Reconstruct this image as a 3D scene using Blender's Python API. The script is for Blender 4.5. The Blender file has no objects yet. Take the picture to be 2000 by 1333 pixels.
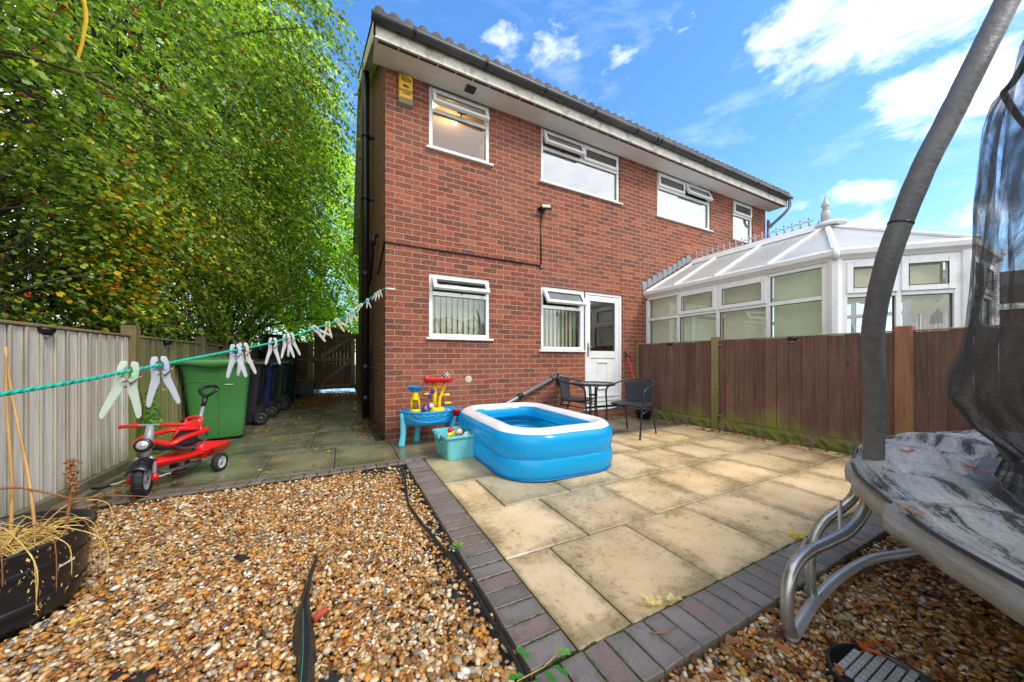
import bpy, bmesh, math, random
import numpy as np
from mathutils import Vector, Matrix

# ------------------------------------------------------------------ camera, world, sun
SC = bpy.context.scene
COL = SC.collection
CAM_POS = (-0.488, -4.535, 1.043)
CAM_YAW = math.radians(27.1)
cam_data = bpy.data.cameras.new("camera")
cam_data.sensor_width = 36.0
cam_data.lens = 645.0 / 2000.0 * 36.0
cam_data.shift_y = 0.01775
cam_data.clip_start = 0.02
cam_data.clip_end = 2000.0
camera = bpy.data.objects.new("camera", cam_data)
camera.location = CAM_POS
camera.rotation_euler = (math.radians(90), 0, -CAM_YAW)
COL.objects.link(camera)
SC.camera = camera

SUN_EL, SUN_AZ = math.radians(48), math.radians(152)      # azimuth clockwise from +Y
SC.view_settings.view_transform = 'Standard'
SC.view_settings.look = 'None'
SC.view_settings.exposure = 1.32
SC.view_settings.gamma = 1.0
SC.cycles.max_bounces = 7
SC.cycles.diffuse_bounces = 3
SC.cycles.transparent_max_bounces = 10
SC.cycles.caustics_reflective = False
SC.cycles.caustics_refractive = False


def lin(r, g, b):
    f = lambda v: (v / 255.0) / 12.92 if v <= 10.3 else ((v / 255.0 + 0.055) / 1.055) ** 2.4
    return (f(r), f(g), f(b), 1.0)


def pix_dir(px, py):
    s, c = math.sin(CAM_YAW), math.cos(CAM_YAW)
    r = (px - 1000) / 645.0
    u = (702 - py) / 645.0
    return Vector((s + r * c, c - r * s, u)).normalized()


class NT:
    """tiny node tree writer"""
    def __init__(self, tree):
        self.t = tree
        self.n = tree.nodes
        self.l = tree.links

    def node(self, typ, **kw):
        nd = self.n.new(typ)
        for k, v in kw.items():
            setattr(nd, k, v)
        return nd

    def put(self, sock, v):
        if isinstance(v, bpy.types.NodeSocket):
            self.l.new(v, sock)
        elif v is not None:
            if sock.type in ('RGBA',) and not isinstance(v, (int, float)) and len(v) == 3:
                v = tuple(v) + (1.0,)
            sock.default_value = v

    def math(self, op, a, b=None, c=None, clamp=False):
        nd = self.node('ShaderNodeMath', operation=op, use_clamp=clamp)
        self.put(nd.inputs[0], a)
        if b is not None:
            self.put(nd.inputs[1], b)
        if c is not None:
            self.put(nd.inputs[2], c)
        return nd.outputs[0]

    def vmath(self, op, a, b=None):
        nd = self.node('ShaderNodeVectorMath', operation=op)
        self.put(nd.inputs[0], a)
        if b is not None:
            self.put(nd.inputs[1], b)
        return nd.outputs[1] if op in ('LENGTH', 'DOT_PRODUCT', 'DISTANCE') else nd.outputs[0]

    def noise(self, vec, scale, detail=3, rough=0.55, dist=0.0, dims='3D'):
        nd = self.node('ShaderNodeTexNoise', noise_dimensions=dims)
        if vec is not None:
            self.put(nd.inputs['Vector'], vec)
        nd.inputs['Scale'].default_value = scale
        nd.inputs['Detail'].default_value = detail
        nd.inputs['Roughness'].default_value = rough
        nd.inputs['Distortion'].default_value = dist
        return nd.outputs['Fac']

    def ramp(self, fac, stops, interp='LINEAR'):
        nd = self.node('ShaderNodeValToRGB')
        cr = nd.color_ramp
        cr.interpolation = interp
        while len(cr.elements) < len(stops):
            cr.elements.new(0.5)
        for e, (p, c) in zip(cr.elements, stops):
            e.position = p
            e.color = (c, c, c, 1) if isinstance(c, (int, float)) else tuple(c)[:3] + (1,)
        self.put(nd.inputs[0], fac)
        return nd.outputs[0]

    def mix(self, fac, a, b, mode='MIX'):
        nd = self.node('ShaderNodeMix', data_type='RGBA', blend_type=mode)
        self.put(nd.inputs[0], fac)
        self.put(nd.inputs[6], a)
        self.put(nd.inputs[7], b)
        return nd.outputs[2]

    def mapr(self, v, a, b, c, d):
        nd = self.node('ShaderNodeMapRange', clamp=True)
        for i, x in enumerate((v, a, b, c, d)):
            self.put(nd.inputs[i], x)
        return nd.outputs[0]

    def scale(self, vec, s):
        nd = self.node('ShaderNodeMapping')
        self.put(nd.inputs[0], vec)
        nd.inputs['Scale'].default_value = s
        return nd.outputs[0]

    def bump(self, h, strength=0.3, dist=0.01, normal=None):
        nd = self.node('ShaderNodeBump')
        nd.inputs['Strength'].default_value = strength
        nd.inputs['Distance'].default_value = dist
        self.put(nd.inputs['Height'], h)
        if normal is not None:
            self.put(nd.inputs['Normal'], normal)
        return nd.outputs[0]


# --- sky: clear blue with real cloud patches by direction, heavier cloud behind the viewer
world = bpy.data.worlds.new("World")
SC.world = world
world.use_nodes = True
w = NT(world.node_tree)
w.n.clear()
tc = w.node('ShaderNodeTexCoord')
d = tc.outputs['Generated']
sky = w.node('ShaderNodeTexSky', sky_type='NISHITA')
sky.sun_disc = False
sky.sun_elevation = SUN_EL
sky.sun_rotation = SUN_AZ
sky.air_density = 1.0
sky.dust_density = 0.3
sky.ozone_density = 2.2
skc = w.node('ShaderNodeHueSaturation')
skc.inputs['Saturation'].default_value = 1.18
w.put(skc.inputs['Color'], sky.outputs[0])
n1 = w.noise(w.scale(d, (2.2, 2.2, 5.0)), 2.2, 7, 0.62, 0.3)
n2 = w.noise(w.scale(d, (3.0, 3.0, 7.0)), 5.0, 5, 0.6, 0.5)
BLOBS = [((985, 88), .085, .7), ((1075, 112), .095, .75), ((1200, 122), .11, .65), ((1560, 50), .13, 1.0), ((1660, 60), .17, 1.0), ((1760, 30), .17, 1.0), ((1620, 110), .12, .8),
         ((1870, 0), .16, .9), ((1770, 170), .085, 1.0), ((1850, 165), .13, 1.0), ((1930, 190), .15, .9), ((2050, 150), .2, .8), ((1660, 385), .085, .95),
         ((1560, 405), .06, .8), ((1690, 440), .10, .8), ((1900, 420), .08, .6), ((1290, 55), .08, .4), ((860, 10), .06, .45),
         ((1640, 470), .14, .75), ((1450, 470), .15, .6)]
mask = 0.0
for (px, py), rad, amp in BLOBS:
    dd = pix_dir(px, py)
    df = w.vmath('SUBTRACT', d, tuple(dd))
    ln = w.vmath('LENGTH', w.vmath('MULTIPLY', df, (1.0, 1.0, 1.9)))
    v = w.mapr(ln, rad, 0.0, 0.0, amp)
    mask = w.math('MAXIMUM', mask, v)
cf = w.math('ADD', w.math('MULTIPLY', mask, 1.25), w.math('MULTIPLY', w.math('SUBTRACT', n1, 0.5), 2.6))
cf = w.math('ADD', cf, w.math('MULTIPLY', w.math('SUBTRACT', n2, 0.5), 1.2))
front = w.mapr(cf, 0.48, 1.35, 0.0, 0.90)
wisps = w.mapr(w.noise(w.scale(d, (1.2, 2.4, 6.0)), 3.0, 7, 0.65, 0.4), 0.52, 0.75, 0.0, 0.16)
front = w.math('MAXIMUM', front, wisps)
sep = w.node('ShaderNodeSeparateXYZ')
w.put(sep.inputs[0], d)
behind = w.mapr(w.math('ADD', sep.outputs[1], w.math('MULTIPLY', n1, 0.3)), 0.22, -0.02, 0.0, 0.93)
west = w.mapr(w.math('ADD', sep.outputs[0], w.math('MULTIPLY', n1, 0.2)), -0.05, -0.30, 0.0, 0.95)
cloud = w.math('MAXIMUM', w.math('MAXIMUM', front, behind), west)
shade = w.mix(w.mapr(w.math('ADD', w.math('MULTIPLY', n1, 0.7), w.math('MULTIPLY', n2, 0.3)), 0.36, 0.64, 0.0, 1.0), (0.62, 0.65, 0.69, 1), (0.97, 0.97, 0.97, 1))
horizon = w.mapr(sep.outputs[2], 0.45, 0.0, 0.0, 0.42)
skb = w.mix(1.0, skc.outputs[0], (0.118, 0.138, 0.150, 1), 'MULTIPLY')
skb = w.mix(horizon, skb, (0.28, 0.37, 0.50, 1))
final = w.mix(cloud, skb, shade)
bg = w.node('ShaderNodeBackground')
bg.inputs['Strength'].default_value = 1.0
w.put(bg.inputs['Color'], final)
wo = w.node('ShaderNodeOutputWorld')
w.l.new(bg.outputs[0], wo.inputs[0])

sun_data = bpy.data.lights.new("sun", 'SUN')
sun_data.energy = 0.95
sun_data.angle = math.radians(14)
sun_data.color = (1.0, 0.95, 0.86)
sun = bpy.data.objects.new("sun", sun_data)
_sd = Vector((math.sin(SUN_AZ) * math.cos(SUN_EL), math.cos(SUN_AZ) * math.cos(SUN_EL), math.sin(SUN_EL)))
sun.rotation_euler = _sd.to_track_quat('Z', 'Y').to_euler()
COL.objects.link(sun)

# ------------------------------------------------------------------ materials
MATS = {}


def new_mat(name):
    m = bpy.data.materials.new(name)
    m.use_nodes = True
    t = NT(m.node_tree)
    b = m.node_tree.nodes['Principled BSDF']
    return m, t, b


def M(name, color, rough=0.5, metal=0.0, var=0.12, scale=8.0, bump=0.0, bscale=60.0, attr=False, stretch=None, spec=0.5,
      dirt=None, dirt_lo=0.55, dirt_hi=0.75, dirt_scale=3.0, rvar=0.12, coat=0.0, trans=0.0):
    if name in MATS:
        return MATS[name]
    m, t, b = new_mat(name)
    tcx = t.node('ShaderNodeTexCoord')
    v = tcx.outputs['Object']
    if stretch:
        v = t.scale(v, stretch)
    n = t.noise(v, scale, 5)
    c0 = tuple(x * (1 - var) for x in color[:3])
    c1 = tuple(min(1, x * (1 + var)) for x in color[:3])
    colr = t.ramp(n, [(0.3, c0), (0.7, c1)])
    if attr:
        a = t.node('ShaderNodeAttribute', attribute_name='Col')
        colr = t.mix(1.0, colr, a.outputs[0], 'MULTIPLY')
    if dirt:
        dn = t.noise(tcx.outputs['Object'], dirt_scale, 6, 0.65)
        colr = t.mix(t.mapr(dn, dirt_lo, dirt_hi, 0.0, 0.85), colr, dirt)
    t.put(b.inputs['Base Color'], colr)
    t.put(b.inputs['Roughness'], t.mapr(t.noise(tcx.outputs['Object'], scale * 0.7, 4), 0.3, 0.7, max(0.03, rough - rvar), min(1, rough + rvar)))
    b.inputs['Metallic'].default_value = metal
    b.inputs['Specular IOR Level'].default_value = spec
    b.inputs['Coat Weight'].default_value = coat
    b.inputs['Transmission Weight'].default_value = trans
    if bump > 0:
        t.put(b.inputs['Normal'], t.bump(t.noise(v, bscale, 4), bump, 0.01))
    MATS[name] = m
    return m


def brick_mat(name, axis, tint=(1, 1, 1), moss=0.0):
    m, t, b = new_mat(name)
    tcx = t.node('ShaderNodeTexCoord')
    sp = t.node('ShaderNodeSeparateXYZ')
    t.put(sp.inputs[0], tcx.outputs['Object'])
    cb = t.node('ShaderNodeCombineXYZ')
    t.put(cb.inputs[0], sp.outputs[axis])
    t.put(cb.inputs[1], sp.outputs[2])
    wob = t.node('ShaderNodeTexNoise')
    t.put(wob.inputs['Vector'], cb.outputs[0])
    wob.inputs['Scale'].default_value = 35
    wob.inputs['Detail'].default_value = 3
    wv = t.vmath('MULTIPLY', t.vmath('SUBTRACT', wob.outputs['Color'], (0.5, 0.5, 0.5)), (0.006, 0.006, 0))
    vec = t.vmath('ADD', cb.outputs[0], wv)
    br = t.node('ShaderNodeTexBrick')
    br.offset = 0.5
    t.put(br.inputs['Vector'], vec)
    br.inputs['Color1'].default_value = (0, 0, 0, 1)
    br.inputs['Color2'].default_value = (1, 1, 1, 1)
    br.inputs['Mortar'].default_value = (0.5, 0.5, 0.5, 1)
    br.inputs['Scale'].default_value = 1.0
    br.inputs['Mortar Size'].default_value = 0.0052
    br.inputs['Mortar Smooth'].default_value = 0.25
    br.inputs['Brick Width'].default_value = 0.225
    br.inputs['Row Height'].default_value = 0.075
    tn = tuple(v * f_ for v, f_ in zip(tint, (0.98, 0.97, 0.97)))
    T = lambda r, g, bb: tuple(x * y for x, y in zip(lin(r, g, bb), tn + (1,)))
    per = t.ramp(br.outputs['Color'], [(0.0, T(98, 64, 58)), (0.18, T(120, 72, 60)), (0.36, T(146, 76, 56)), (0.55, T(134, 72, 58)),
                                        (0.72, T(160, 88, 64)), (0.86, T(172, 102, 74)), (1.0, T(108, 68, 60))])
    drag = t.noise(t.scale(cb.outputs[0], (1.0, 1.8, 1)), 62, 5, 0.75, 0.8)
    drag2 = t.noise(cb.outputs[0], 24, 4, 0.7)
    per = t.mix(t.mapr(drag, 0.45, 0.62, 0.0, 0.72), per, T(70, 44, 40))
    per = t.mix(t.mapr(drag2, 0.52, 0.70, 0.0, 0.6), per, T(200, 116, 80))
    big = t.noise(cb.outputs[0], 0.7, 4)
    per = t.mix(t.mapr(big, 0.42, 0.66, 0.0, 0.42), per, T(122, 84, 72))
    colr = t.mix(br.outputs['Fac'], per, T(172, 144, 124))
    if moss:
        mk = t.math('MULTIPLY', t.mapr(t.noise(tcx.outputs['Object'], 2.2, 6, 0.65), 0.35, 0.65, 0.3, 1.0), moss)
        colr = t.mix(mk, colr, lin(82, 74, 46))
    # splash-back and salts close to the ground, damp patches with a shape of their own
    low = t.math('ADD', t.mapr(sp.outputs[2], 0.35, 0.0, 0.0, 0.6), t.math('MULTIPLY', t.math('SUBTRACT', t.noise(cb.outputs[0], 3.0, 5), 0.5), 0.8))
    colr = t.mix(t.mapr(low, 0.15, 0.75, 0.0, 0.45), colr, lin(70, 58, 44))
    pale = t.math('MULTIPLY', t.mapr(sp.outputs[2], 1.15, 0.6, 0.0, 1.0), t.mapr(t.noise(cb.outputs[0], 1.1, 5), 0.4, 0.7, 0.0, 0.35))
    colr = t.mix(pale, colr, lin(186, 130, 108))
    t.put(b.inputs['Base Color'], colr)
    b.inputs['Roughness'].default_value = 0.85
    b.inputs['Specular IOR Level'].default_value = 0.3
    h = t.math('ADD', t.math('MULTIPLY', br.outputs['Fac'], -1.0), t.math('MULTIPLY', drag, 0.7))
    t.put(b.inputs['Normal'], t.bump(h, 0.55, 0.006))
    MATS[name] = m
    return m


def glass_mat(name, tint=(0.82, 0.88, 0.85), refl=0.10, rough=0.0):
    m, t, b = new_mat(name)
    out = t.n['Material Output']
    t.n.remove(b)
    tr = t.node('ShaderNodeBsdfTransparent')
    tr.inputs[0].default_value = tuple(tint) + (1,)
    gl = t.node('ShaderNodeBsdfGlossy')
    gl.inputs['Roughness'].default_value = rough
    gl.inputs['Color'].default_value = (1, 1, 1, 1)
    lw = t.node('ShaderNodeLayerWeight')
    lw.inputs['Blend'].default_value = 0.5
    tcx = t.node('ShaderNodeTexCoord')
    wave = t.bump(t.noise(tcx.outputs['Object'], 2.2, 1), 0.05, 0.05)
    t.put(gl.inputs['Normal'], wave)
    f = t.math('ADD', t.math('MULTIPLY', t.math('POWER', lw.outputs['Facing'], 3.0), 0.9), refl, clamp=True)
    mx = t.node('ShaderNodeMixShader')
    t.put(mx.inputs[0], f)
    t.l.new(tr.outputs[0], mx.inputs[1])
    t.l.new(gl.outputs[0], mx.inputs[2])
    t.l.new(mx.outputs[0], out.inputs[0])
    MATS[name] = m
    return m


def leaf_mat(name, transl=0.5, rough=0.38):
    m, t, b = new_mat(name)
    out = t.n['Material Output']
    a = t.node('ShaderNodeAttribute', attribute_name='Col')
    t.put(b.inputs['Base Color'], a.outputs[0])
    b.inputs['Roughness'].default_value = rough
    b.inputs['Specular IOR Level'].default_value = 0.45
    tl = t.node('ShaderNodeBsdfTranslucent')
    t.put(tl.inputs[0], t.mix(1.0, a.outputs[0], (1.55, 1.65, 0.85, 1), 'MULTIPLY'))
    mx = t.node('ShaderNodeMixShader')
    mx.inputs[0].default_value = transl
    t.l.new(b.outputs[0], mx.inputs[1])
    t.l.new(tl.outputs[0], mx.inputs[2])
    t.l.new(mx.outputs[0], out.inputs[0])
    MATS[name] = m
    return m


def slab_mat(name, light, dark, stain, wet):
    """paving slab: paler worn middle, darker algae towards its own edges, damp sheen"""
    m, t, b = new_mat(name)
    tcx = t.node('ShaderNodeTexCoord')
    P = tcx.outputs['Object']
    a = t.node('ShaderNodeAttribute', attribute_name='Col')
    l = t.node('ShaderNodeAttribute', attribute_name='luv')
    sp = t.node('ShaderNodeSeparateXYZ')
    t.put(sp.inputs[0], l.outputs['Vector'])
    ed = t.math('MAXIMUM', t.math('ABSOLUTE', sp.outputs[0]), t.math('ABSOLUTE', sp.outputs[1]))
    seed = t.vmath('ADD', P, t.vmath('MULTIPLY', a.outputs[0], (31.0, 17.0, 9.0)))
    nb = t.noise(seed, 2.6, 5, 0.6)
    nf = t.noise(P, 26, 6, 0.75)
    ng = t.noise(P, 160, 3, 0.8)
    base = t.mix(t.mapr(nb, 0.35, 0.65, 0, 1), light, dark)
    base = t.mix(1.0, base, a.outputs[0], 'MULTIPLY')
    e = t.math('ADD', t.mapr(ed, 0.55, 1.0, 0.0, 0.62), t.math('MULTIPLY', t.math('SUBTRACT', nb, 0.5), 1.7))
    e = t.math('ADD', e, t.math('MULTIPLY', t.math('SUBTRACT', nf, 0.5), 0.9))
    colr = t.mix(t.mapr(e, 0.15, 0.88, 0.0, 0.85), base, stain)
    speck = t.math('MULTIPLY', t.mapr(nf, 0.53, 0.64, 0, 1), t.mapr(t.math('ADD', nb, t.math('MULTIPLY', ed, 0.12)), 0.46, 0.64, 0.12, 1))
    colr = t.mix(t.math('MULTIPLY', speck, 0.66), colr, lin(96, 82, 48))
    rim = t.mapr(ed, 0.94, 0.985, 0.0, 0.10)
    colr = t.mix(rim, colr, lin(190, 184, 160))
    colr = t.mix(t.mapr(ng, 0.55, 0.75, 0, 0.35), colr, lin(60, 55, 45))
    colr = t.mix(t.mapr(ng, 0.45, 0.25, 0, 0.25), colr, lin(225, 215, 190))
    t.put(b.inputs['Base Color'], colr)
    t.put(b.inputs['Roughness'], t.mapr(t.noise(P, 1.8, 4), 0.38, 0.62, wet[0], wet[1]))
    t.put(b.inputs['Normal'], t.bump(t.math('ADD', nf, t.math('MULTIPLY', ng, 0.5)), 0.22, 0.006))
    MATS[name] = m
    return m


def wood_mat(name, c0, c1, algae=None, alg_z=(0.1, 0.5), streak=60.0, rough=0.75, alg_n=0.9):
    m, t, b = new_mat(name)
    tcx = t.node('ShaderNodeTexCoord')
    P = tcx.outputs['Object']
    a = t.node('ShaderNodeAttribute', attribute_name='Col')
    v = t.scale(P, (1, 1, 0.05))
    g = t.noise(v, streak, 5, 0.65)
    g2 = t.noise(t.scale(P, (1, 1, 0.25)), 6, 5, 0.6)
    colr = t.ramp(t.math('ADD', t.math('MULTIPLY', g, 0.55), t.math('MULTIPLY', g2, 0.45)), [(0.36, c0), (0.64, c1)])
    colr = t.mix(1.0, colr, a.outputs[0], 'MULTIPLY')
    kn = t.node('ShaderNodeTexVoronoi')
    t.put(kn.inputs['Vector'], t.scale(P, (1, 1, 0.45)))
    kn.inputs['Scale'].default_value = 5.5
    colr = t.mix(t.mapr(kn.outputs['Distance'], 0.10, 0.02, 0, 0.8), colr, tuple(x * 0.35 for x in c0[:3]))
    if algae:
        sp = t.node('ShaderNodeSeparateXYZ')
        t.put(sp.inputs[0], P)
        hz = t.mapr(sp.outputs[2], alg_z[1], alg_z[0], 0.0, 1.0)
        nn = t.noise(t.scale(P, (1, 1, 0.35)), 7, 5, 0.6)
        n3 = t.noise(t.scale(P, (1, 1, 0.3)), 1.1, 3)
        k = t.math('ADD', t.math('MULTIPLY', hz, 0.75), t.math('MULTIPLY', t.math('SUBTRACT', nn, 0.5), alg_n))
        k = t.math('ADD', k, t.math('MULTIPLY', t.math('SUBTRACT', n3, 0.55), 1.1))
        colr = t.mix(t.mapr(k, 0.25, 0.7, 0.0, 0.85), colr, algae)
    t.put(b.inputs['Base Color'], colr)
    b.inputs['Roughness'].default_value = rough
    b.inputs['Specular IOR Level'].default_value = 0.35
    t.put(b.inputs['Normal'], t.bump(g, 0.35, 0.006))
    MATS[name] = m
    return m


def emit_mat(name, color, strength):
    m, t, b = new_mat(name)
    t.put(b.inputs['Emission Color'], color)
    b.inputs['Emission Strength'].default_value = strength
    t.put(b.inputs['Base Color'], color)
    MATS[name] = m
    return m


# ------------------------------------------------------------------ mesh builder
class MB:
    def __init__(self):
        self.v = []
        self.f = []
        self.c = []
        self.l = []
        self.sm = []
        self.col = (1, 1, 1)
        self.luv = (0, 0, 0)
        self.mx = None
        self.use_col = True

    def vert(self, p, luv=None):
        p = Vector(p)
        if self.mx is not None:
            p = self.mx @ p
        self.v.append(tuple(p))
        self.c.append(self.col)
        self.l.append(luv or self.luv)
        return len(self.v) - 1

    def face(self, idx, smooth=False):
        self.f.append(tuple(idx))
        self.sm.append(smooth)

    def quad(self, a, b, c, d, smooth=False):
        i = [self.vert(p) for p in (a, b, c, d)]
        self.face(i, smooth)

    def box(self, x0, x1, y0, y1, z0, z1, ch=0.0):
        x0, x1 = min(x0, x1), max(x0, x1)
        y0, y1 = min(y0, y1), max(y0, y1)
        z0, z1 = min(z0, z1), max(z0, z1)
        if ch <= 0:
            i = [self.vert(p) for p in ((x0, y0, z0), (x1, y0, z0), (x1, y1, z0), (x0, y1, z0), (x0, y0, z1), (x1, y0, z1), (x1, y1, z1), (x0, y1, z1))]
            for q in ((0, 3, 2, 1), (4, 5, 6, 7), (0, 1, 5, 4), (1, 2, 6, 5), (2, 3, 7, 6), (3, 0, 4, 7)):
                self.face([i[k] for k in q])
            return
        # chamfered box: 24 vertices
        c = min(ch, (x1 - x0) / 2.1, (y1 - y0) / 2.1, (z1 - z0) / 2.1)
        idx = {}
        for sx in (0, 1):
            for sy in (0, 1):
                for sz in (0, 1):
                    X, Y, Z = (x0, x1)[sx], (y0, y1)[sy], (z0, z1)[sz]
                    dx, dy, dz = (c, -c)[sx], (c, -c)[sy], (c, -c)[sz]
                    idx[sx, sy, sz, 0] = self.vert((X, Y + dy, Z + dz))
                    idx[sx, sy, sz, 1] = self.vert((X + dx, Y, Z + dz))
                    idx[sx, sy, sz, 2] = self.vert((X + dx, Y + dy, Z))
        for s in (0, 1):
            o = ((0, 0), (0, 1), (1, 1), (1, 0)) if s == 0 else ((0, 0), (1, 0), (1, 1), (0, 1))
            self.face([idx[s, a, b_, 0] for a, b_ in o][::1])
            self.face([idx[a, s, b_, 1] for a, b_ in o][::-1])
            self.face([idx[a, b_, s, 2] for a, b_ in o])
        for a in (0, 1):
            for b_ in (0, 1):
                self.face([idx[a, b_, 0, 0], idx[a, b_, 0, 1], idx[a, b_, 1, 1], idx[a, b_, 1, 0]])
                self.face([idx[a, 0, b_, 0], idx[a, 0, b_, 2], idx[a, 1, b_, 2], idx[a, 1, b_, 0]])
                self.face([idx[0, a, b_, 1], idx[0, a, b_, 2], idx[1, a, b_, 2], idx[1, a, b_, 1]])
                for s in (0, 1):
                    pass
        for k, (sx, sy, sz) in enumerate([(a, b_, c_) for a in (0, 1) for b_ in (0, 1) for c_ in (0, 1)]):
            self.face([idx[sx, sy, sz, 0], idx[sx, sy, sz, 1], idx[sx, sy, sz, 2]])

    def slab(self, x0, x1, y0, y1, zt, zb, ch=0.005, tilt=0.0):
        """paving block with a chamfered top and its own -1..1 coordinates"""
        self.use_col = True
        rz = [random.uniform(-tilt, tilt) for _ in range(4)]
        P = []
        for ring, (e, z) in enumerate(((0, zb), (0, zt - ch), (ch, zt))):
            for k, (sx, sy) in enumerate(((0, 0), (1, 0), (1, 1), (0, 1))):
                x = x0 + e if sx == 0 else x1 - e
                y = y0 + e if sy == 0 else y1 - e
                P.append(self.vert((x, y, z + (rz[k] if ring else 0)), (2 * sx - 1, 2 * sy - 1, 0)))
        for r in (0, 1):
            for k in range(4):
                k2 = (k + 1) % 4
                self.face([P[r * 4 + k], P[r * 4 + k2], P[r * 4 + 4 + k2], P[r * 4 + 4 + k]])
        self.face(P[8:12])

    def tube(self, pts, r, seg=8, closed=False, caps=True, smooth=True, flat=None):
        pts = [Vector(p) for p in pts]
        n = len(pts)
        rs = r if isinstance(r, (list, tuple)) else [r] * n
        rings = []
        up = None
        for i, p in enumerate(pts):
            if closed:
                t = (pts[(i + 1) % n] - pts[i - 1])
            else:
                t = pts[min(i + 1, n - 1)] - pts[max(i - 1, 0)]
            if t.length < 1e-9:
                t = Vector((0, 0, 1))
            t.normalize()
            if up is None:
                up = Vector((0, 0, 1)) if abs(t.z) < 0.9 else Vector((1, 0, 0))
            a = (up - t * up.dot(t))
            if a.length < 1e-5:
                a = t.orthogonal()
            a.normalize()
            b = t.cross(a)
            up = a
            ring = []
            for k in range(seg):
                an = 2 * math.pi * k / seg
                fa, fb = (1, 1) if flat is None else flat
                ring.append(self.vert(p + a * math.cos(an) * rs[i] * fa + b * math.sin(an) * rs[i] * fb))
            rings.append(ring)
        m = n if closed else n - 1
        for i in range(m):
            A, B = rings[i], rings[(i + 1) % n]
            for k in range(seg):
                k2 = (k + 1) % seg
                self.face((A[k], A[k2], B[k2], B[k]), smooth)
        if caps and not closed:
            self.face(rings[0][::-1])
            self.face(rings[-1])

    def lathe(self, prof, c=(0, 0, 0), seg=24, smooth=True, sx=1.0, sy=1.0, a0=0.0, a1=2 * math.pi, ripple=None):
        full = abs(a1 - a0 - 2 * math.pi) < 1e-6
        m = seg if full else seg + 1
        rings = []
        for (r, z) in prof:
            ring = []
            for k in range(m):
                an = a0 + (a1 - a0) * k / seg
                rr = r * (1 + (ripple(an) if ripple else 0))
                ring.append(self.vert((c[0] + rr * sx * math.cos(an), c[1] + rr * sy * math.sin(an), c[2] + z)))
            rings.append(ring)
        for i in range(len(rings) - 1):
            A, B = rings[i], rings[i + 1]
            for k in range(seg):
                k2 = (k + 1) % m
                self.face((A[k], A[k2], B[k2], B[k]), smooth)

    def ball(self, c, r, seg=12, rings=8, sc=(1, 1, 1)):
        prof = [(max(1e-4, math.sin(math.pi * i / rings)), -math.cos(math.pi * i / rings)) for i in range(rings + 1)]
        R = []
        for (rr, z) in prof:
            R.append([self.vert((c[0] + r * sc[0] * rr * math.cos(2 * math.pi * k / seg), c[1] + r * sc[1] * rr * math.sin(2 * math.pi * k / seg), c[2] + r * sc[2] * z)) for k in range(seg)])
        for i in range(rings):
            for k in range(seg):
                k2 = (k + 1) % seg
                self.face((R[i][k], R[i][k2], R[i + 1][k2], R[i + 1][k]), True)

    def prism(self, poly, z0, z1, axis=2, smooth=False):
        """extrude a 2D polygon between z0 and z1 along an axis"""
        def P(u, v, h):
            return ((u, v, h), (h, u, v), (u, h, v))[(2, 0, 1).index(axis)]
        A = [self.vert(P(u, v, z0)) for u, v in poly]
        B = [self.vert(P(u, v, z1)) for u, v in poly]
        n = len(poly)
        for k in range(n):
            self.face((A[k], A[(k + 1) % n], B[(k + 1) % n], B[k]), smooth)
        self.face(A[::-1])
        self.face(B)

    def sheet(self, grid, smooth=True, closed_u=False, thick=0.0):
        """grid[i][j] of points"""
        I = [[self.vert(p) for p in row] for row in grid]
        nu = len(I)
        for i in range(nu if closed_u else nu - 1):
            A, B = I[i], I[(i + 1) % nu]
            for j in range(len(A) - 1):
                self.face((A[j], A[j + 1], B[j + 1], B[j]), smooth)

    def build(self, name, mat, parent=None, loc=None, rotz=0.0, bevel=0.0, solid=0.0, subsurf=0, seg=2, fix=True):
        me = bpy.data.meshes.new(name)
        me.from_pydata(self.v, [], self.f)
        me.polygons.foreach_set('use_smooth', self.sm)
        if self.use_col:
            a = me.attributes.new('Col', 'FLOAT_COLOR', 'POINT')
            a.data.foreach_set('color', np.array([tuple(c)[:3] + (1,) for c in self.c], dtype=np.float32).ravel())
            a = me.attributes.new('luv', 'FLOAT_VECTOR', 'POINT')
            a.data.foreach_set('vector', np.array(self.l, dtype=np.float32).ravel())
        if isinstance(mat, (list, tuple)):
            for m_ in mat:
                me.materials.append(m_)
        else:
            me.materials.append(mat)
        me.validate()
        if fix and len(self.f) < 60000:
            bm = bmesh.new()
            bm.from_mesh(me)
            bmesh.ops.recalc_face_normals(bm, faces=bm.faces)
            bm.to_mesh(me)
            bm.free()
        me.update()
        o = bpy.data.objects.new(name, me)
        COL.objects.link(o)
        if parent is not None:
            o.parent = parent
        if loc is not None:
            o.location = loc
        o.rotation_euler = (0, 0, rotz)
        if solid:
            md = o.modifiers.new('solid', 'SOLIDIFY')
            md.thickness = solid
            md.offset = 0
        if bevel:
            md = o.modifiers.new('bevel', 'BEVEL')
            md.width = bevel
            md.segments = seg
            md.limit_method = 'ANGLE'
            md.angle_limit = math.radians(40)
        if subsurf:
            md = o.modifiers.new('sub', 'SUBSURF')
            md.levels = md.render_levels = subsurf
        return o


def empty(name, loc=(0, 0, 0), rotz=0.0):
    o = bpy.data.objects.new(name, None)
    o.empty_display_size = 0.2
    COL.objects.link(o)
    o.location = loc
    o.rotation_euler = (0, 0, rotz)
    return o


def tag(o, label, cat, group=None, kind=None):
    o['label'] = label
    o['category'] = cat
    if group:
        o['group'] = group
    if kind:
        o['kind'] = kind
    return o


def thing(name, label, cat, loc=(0, 0, 0), rotz=0.0, group=None):
    return tag(empty(name, loc, rotz), label, cat, group)


def structure(o, label=None):
    o['kind'] = 'structure'
    if label:
        o['label'] = label
        o['category'] = o.name.split('.')[0].replace('_', ' ')
    return o


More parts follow.
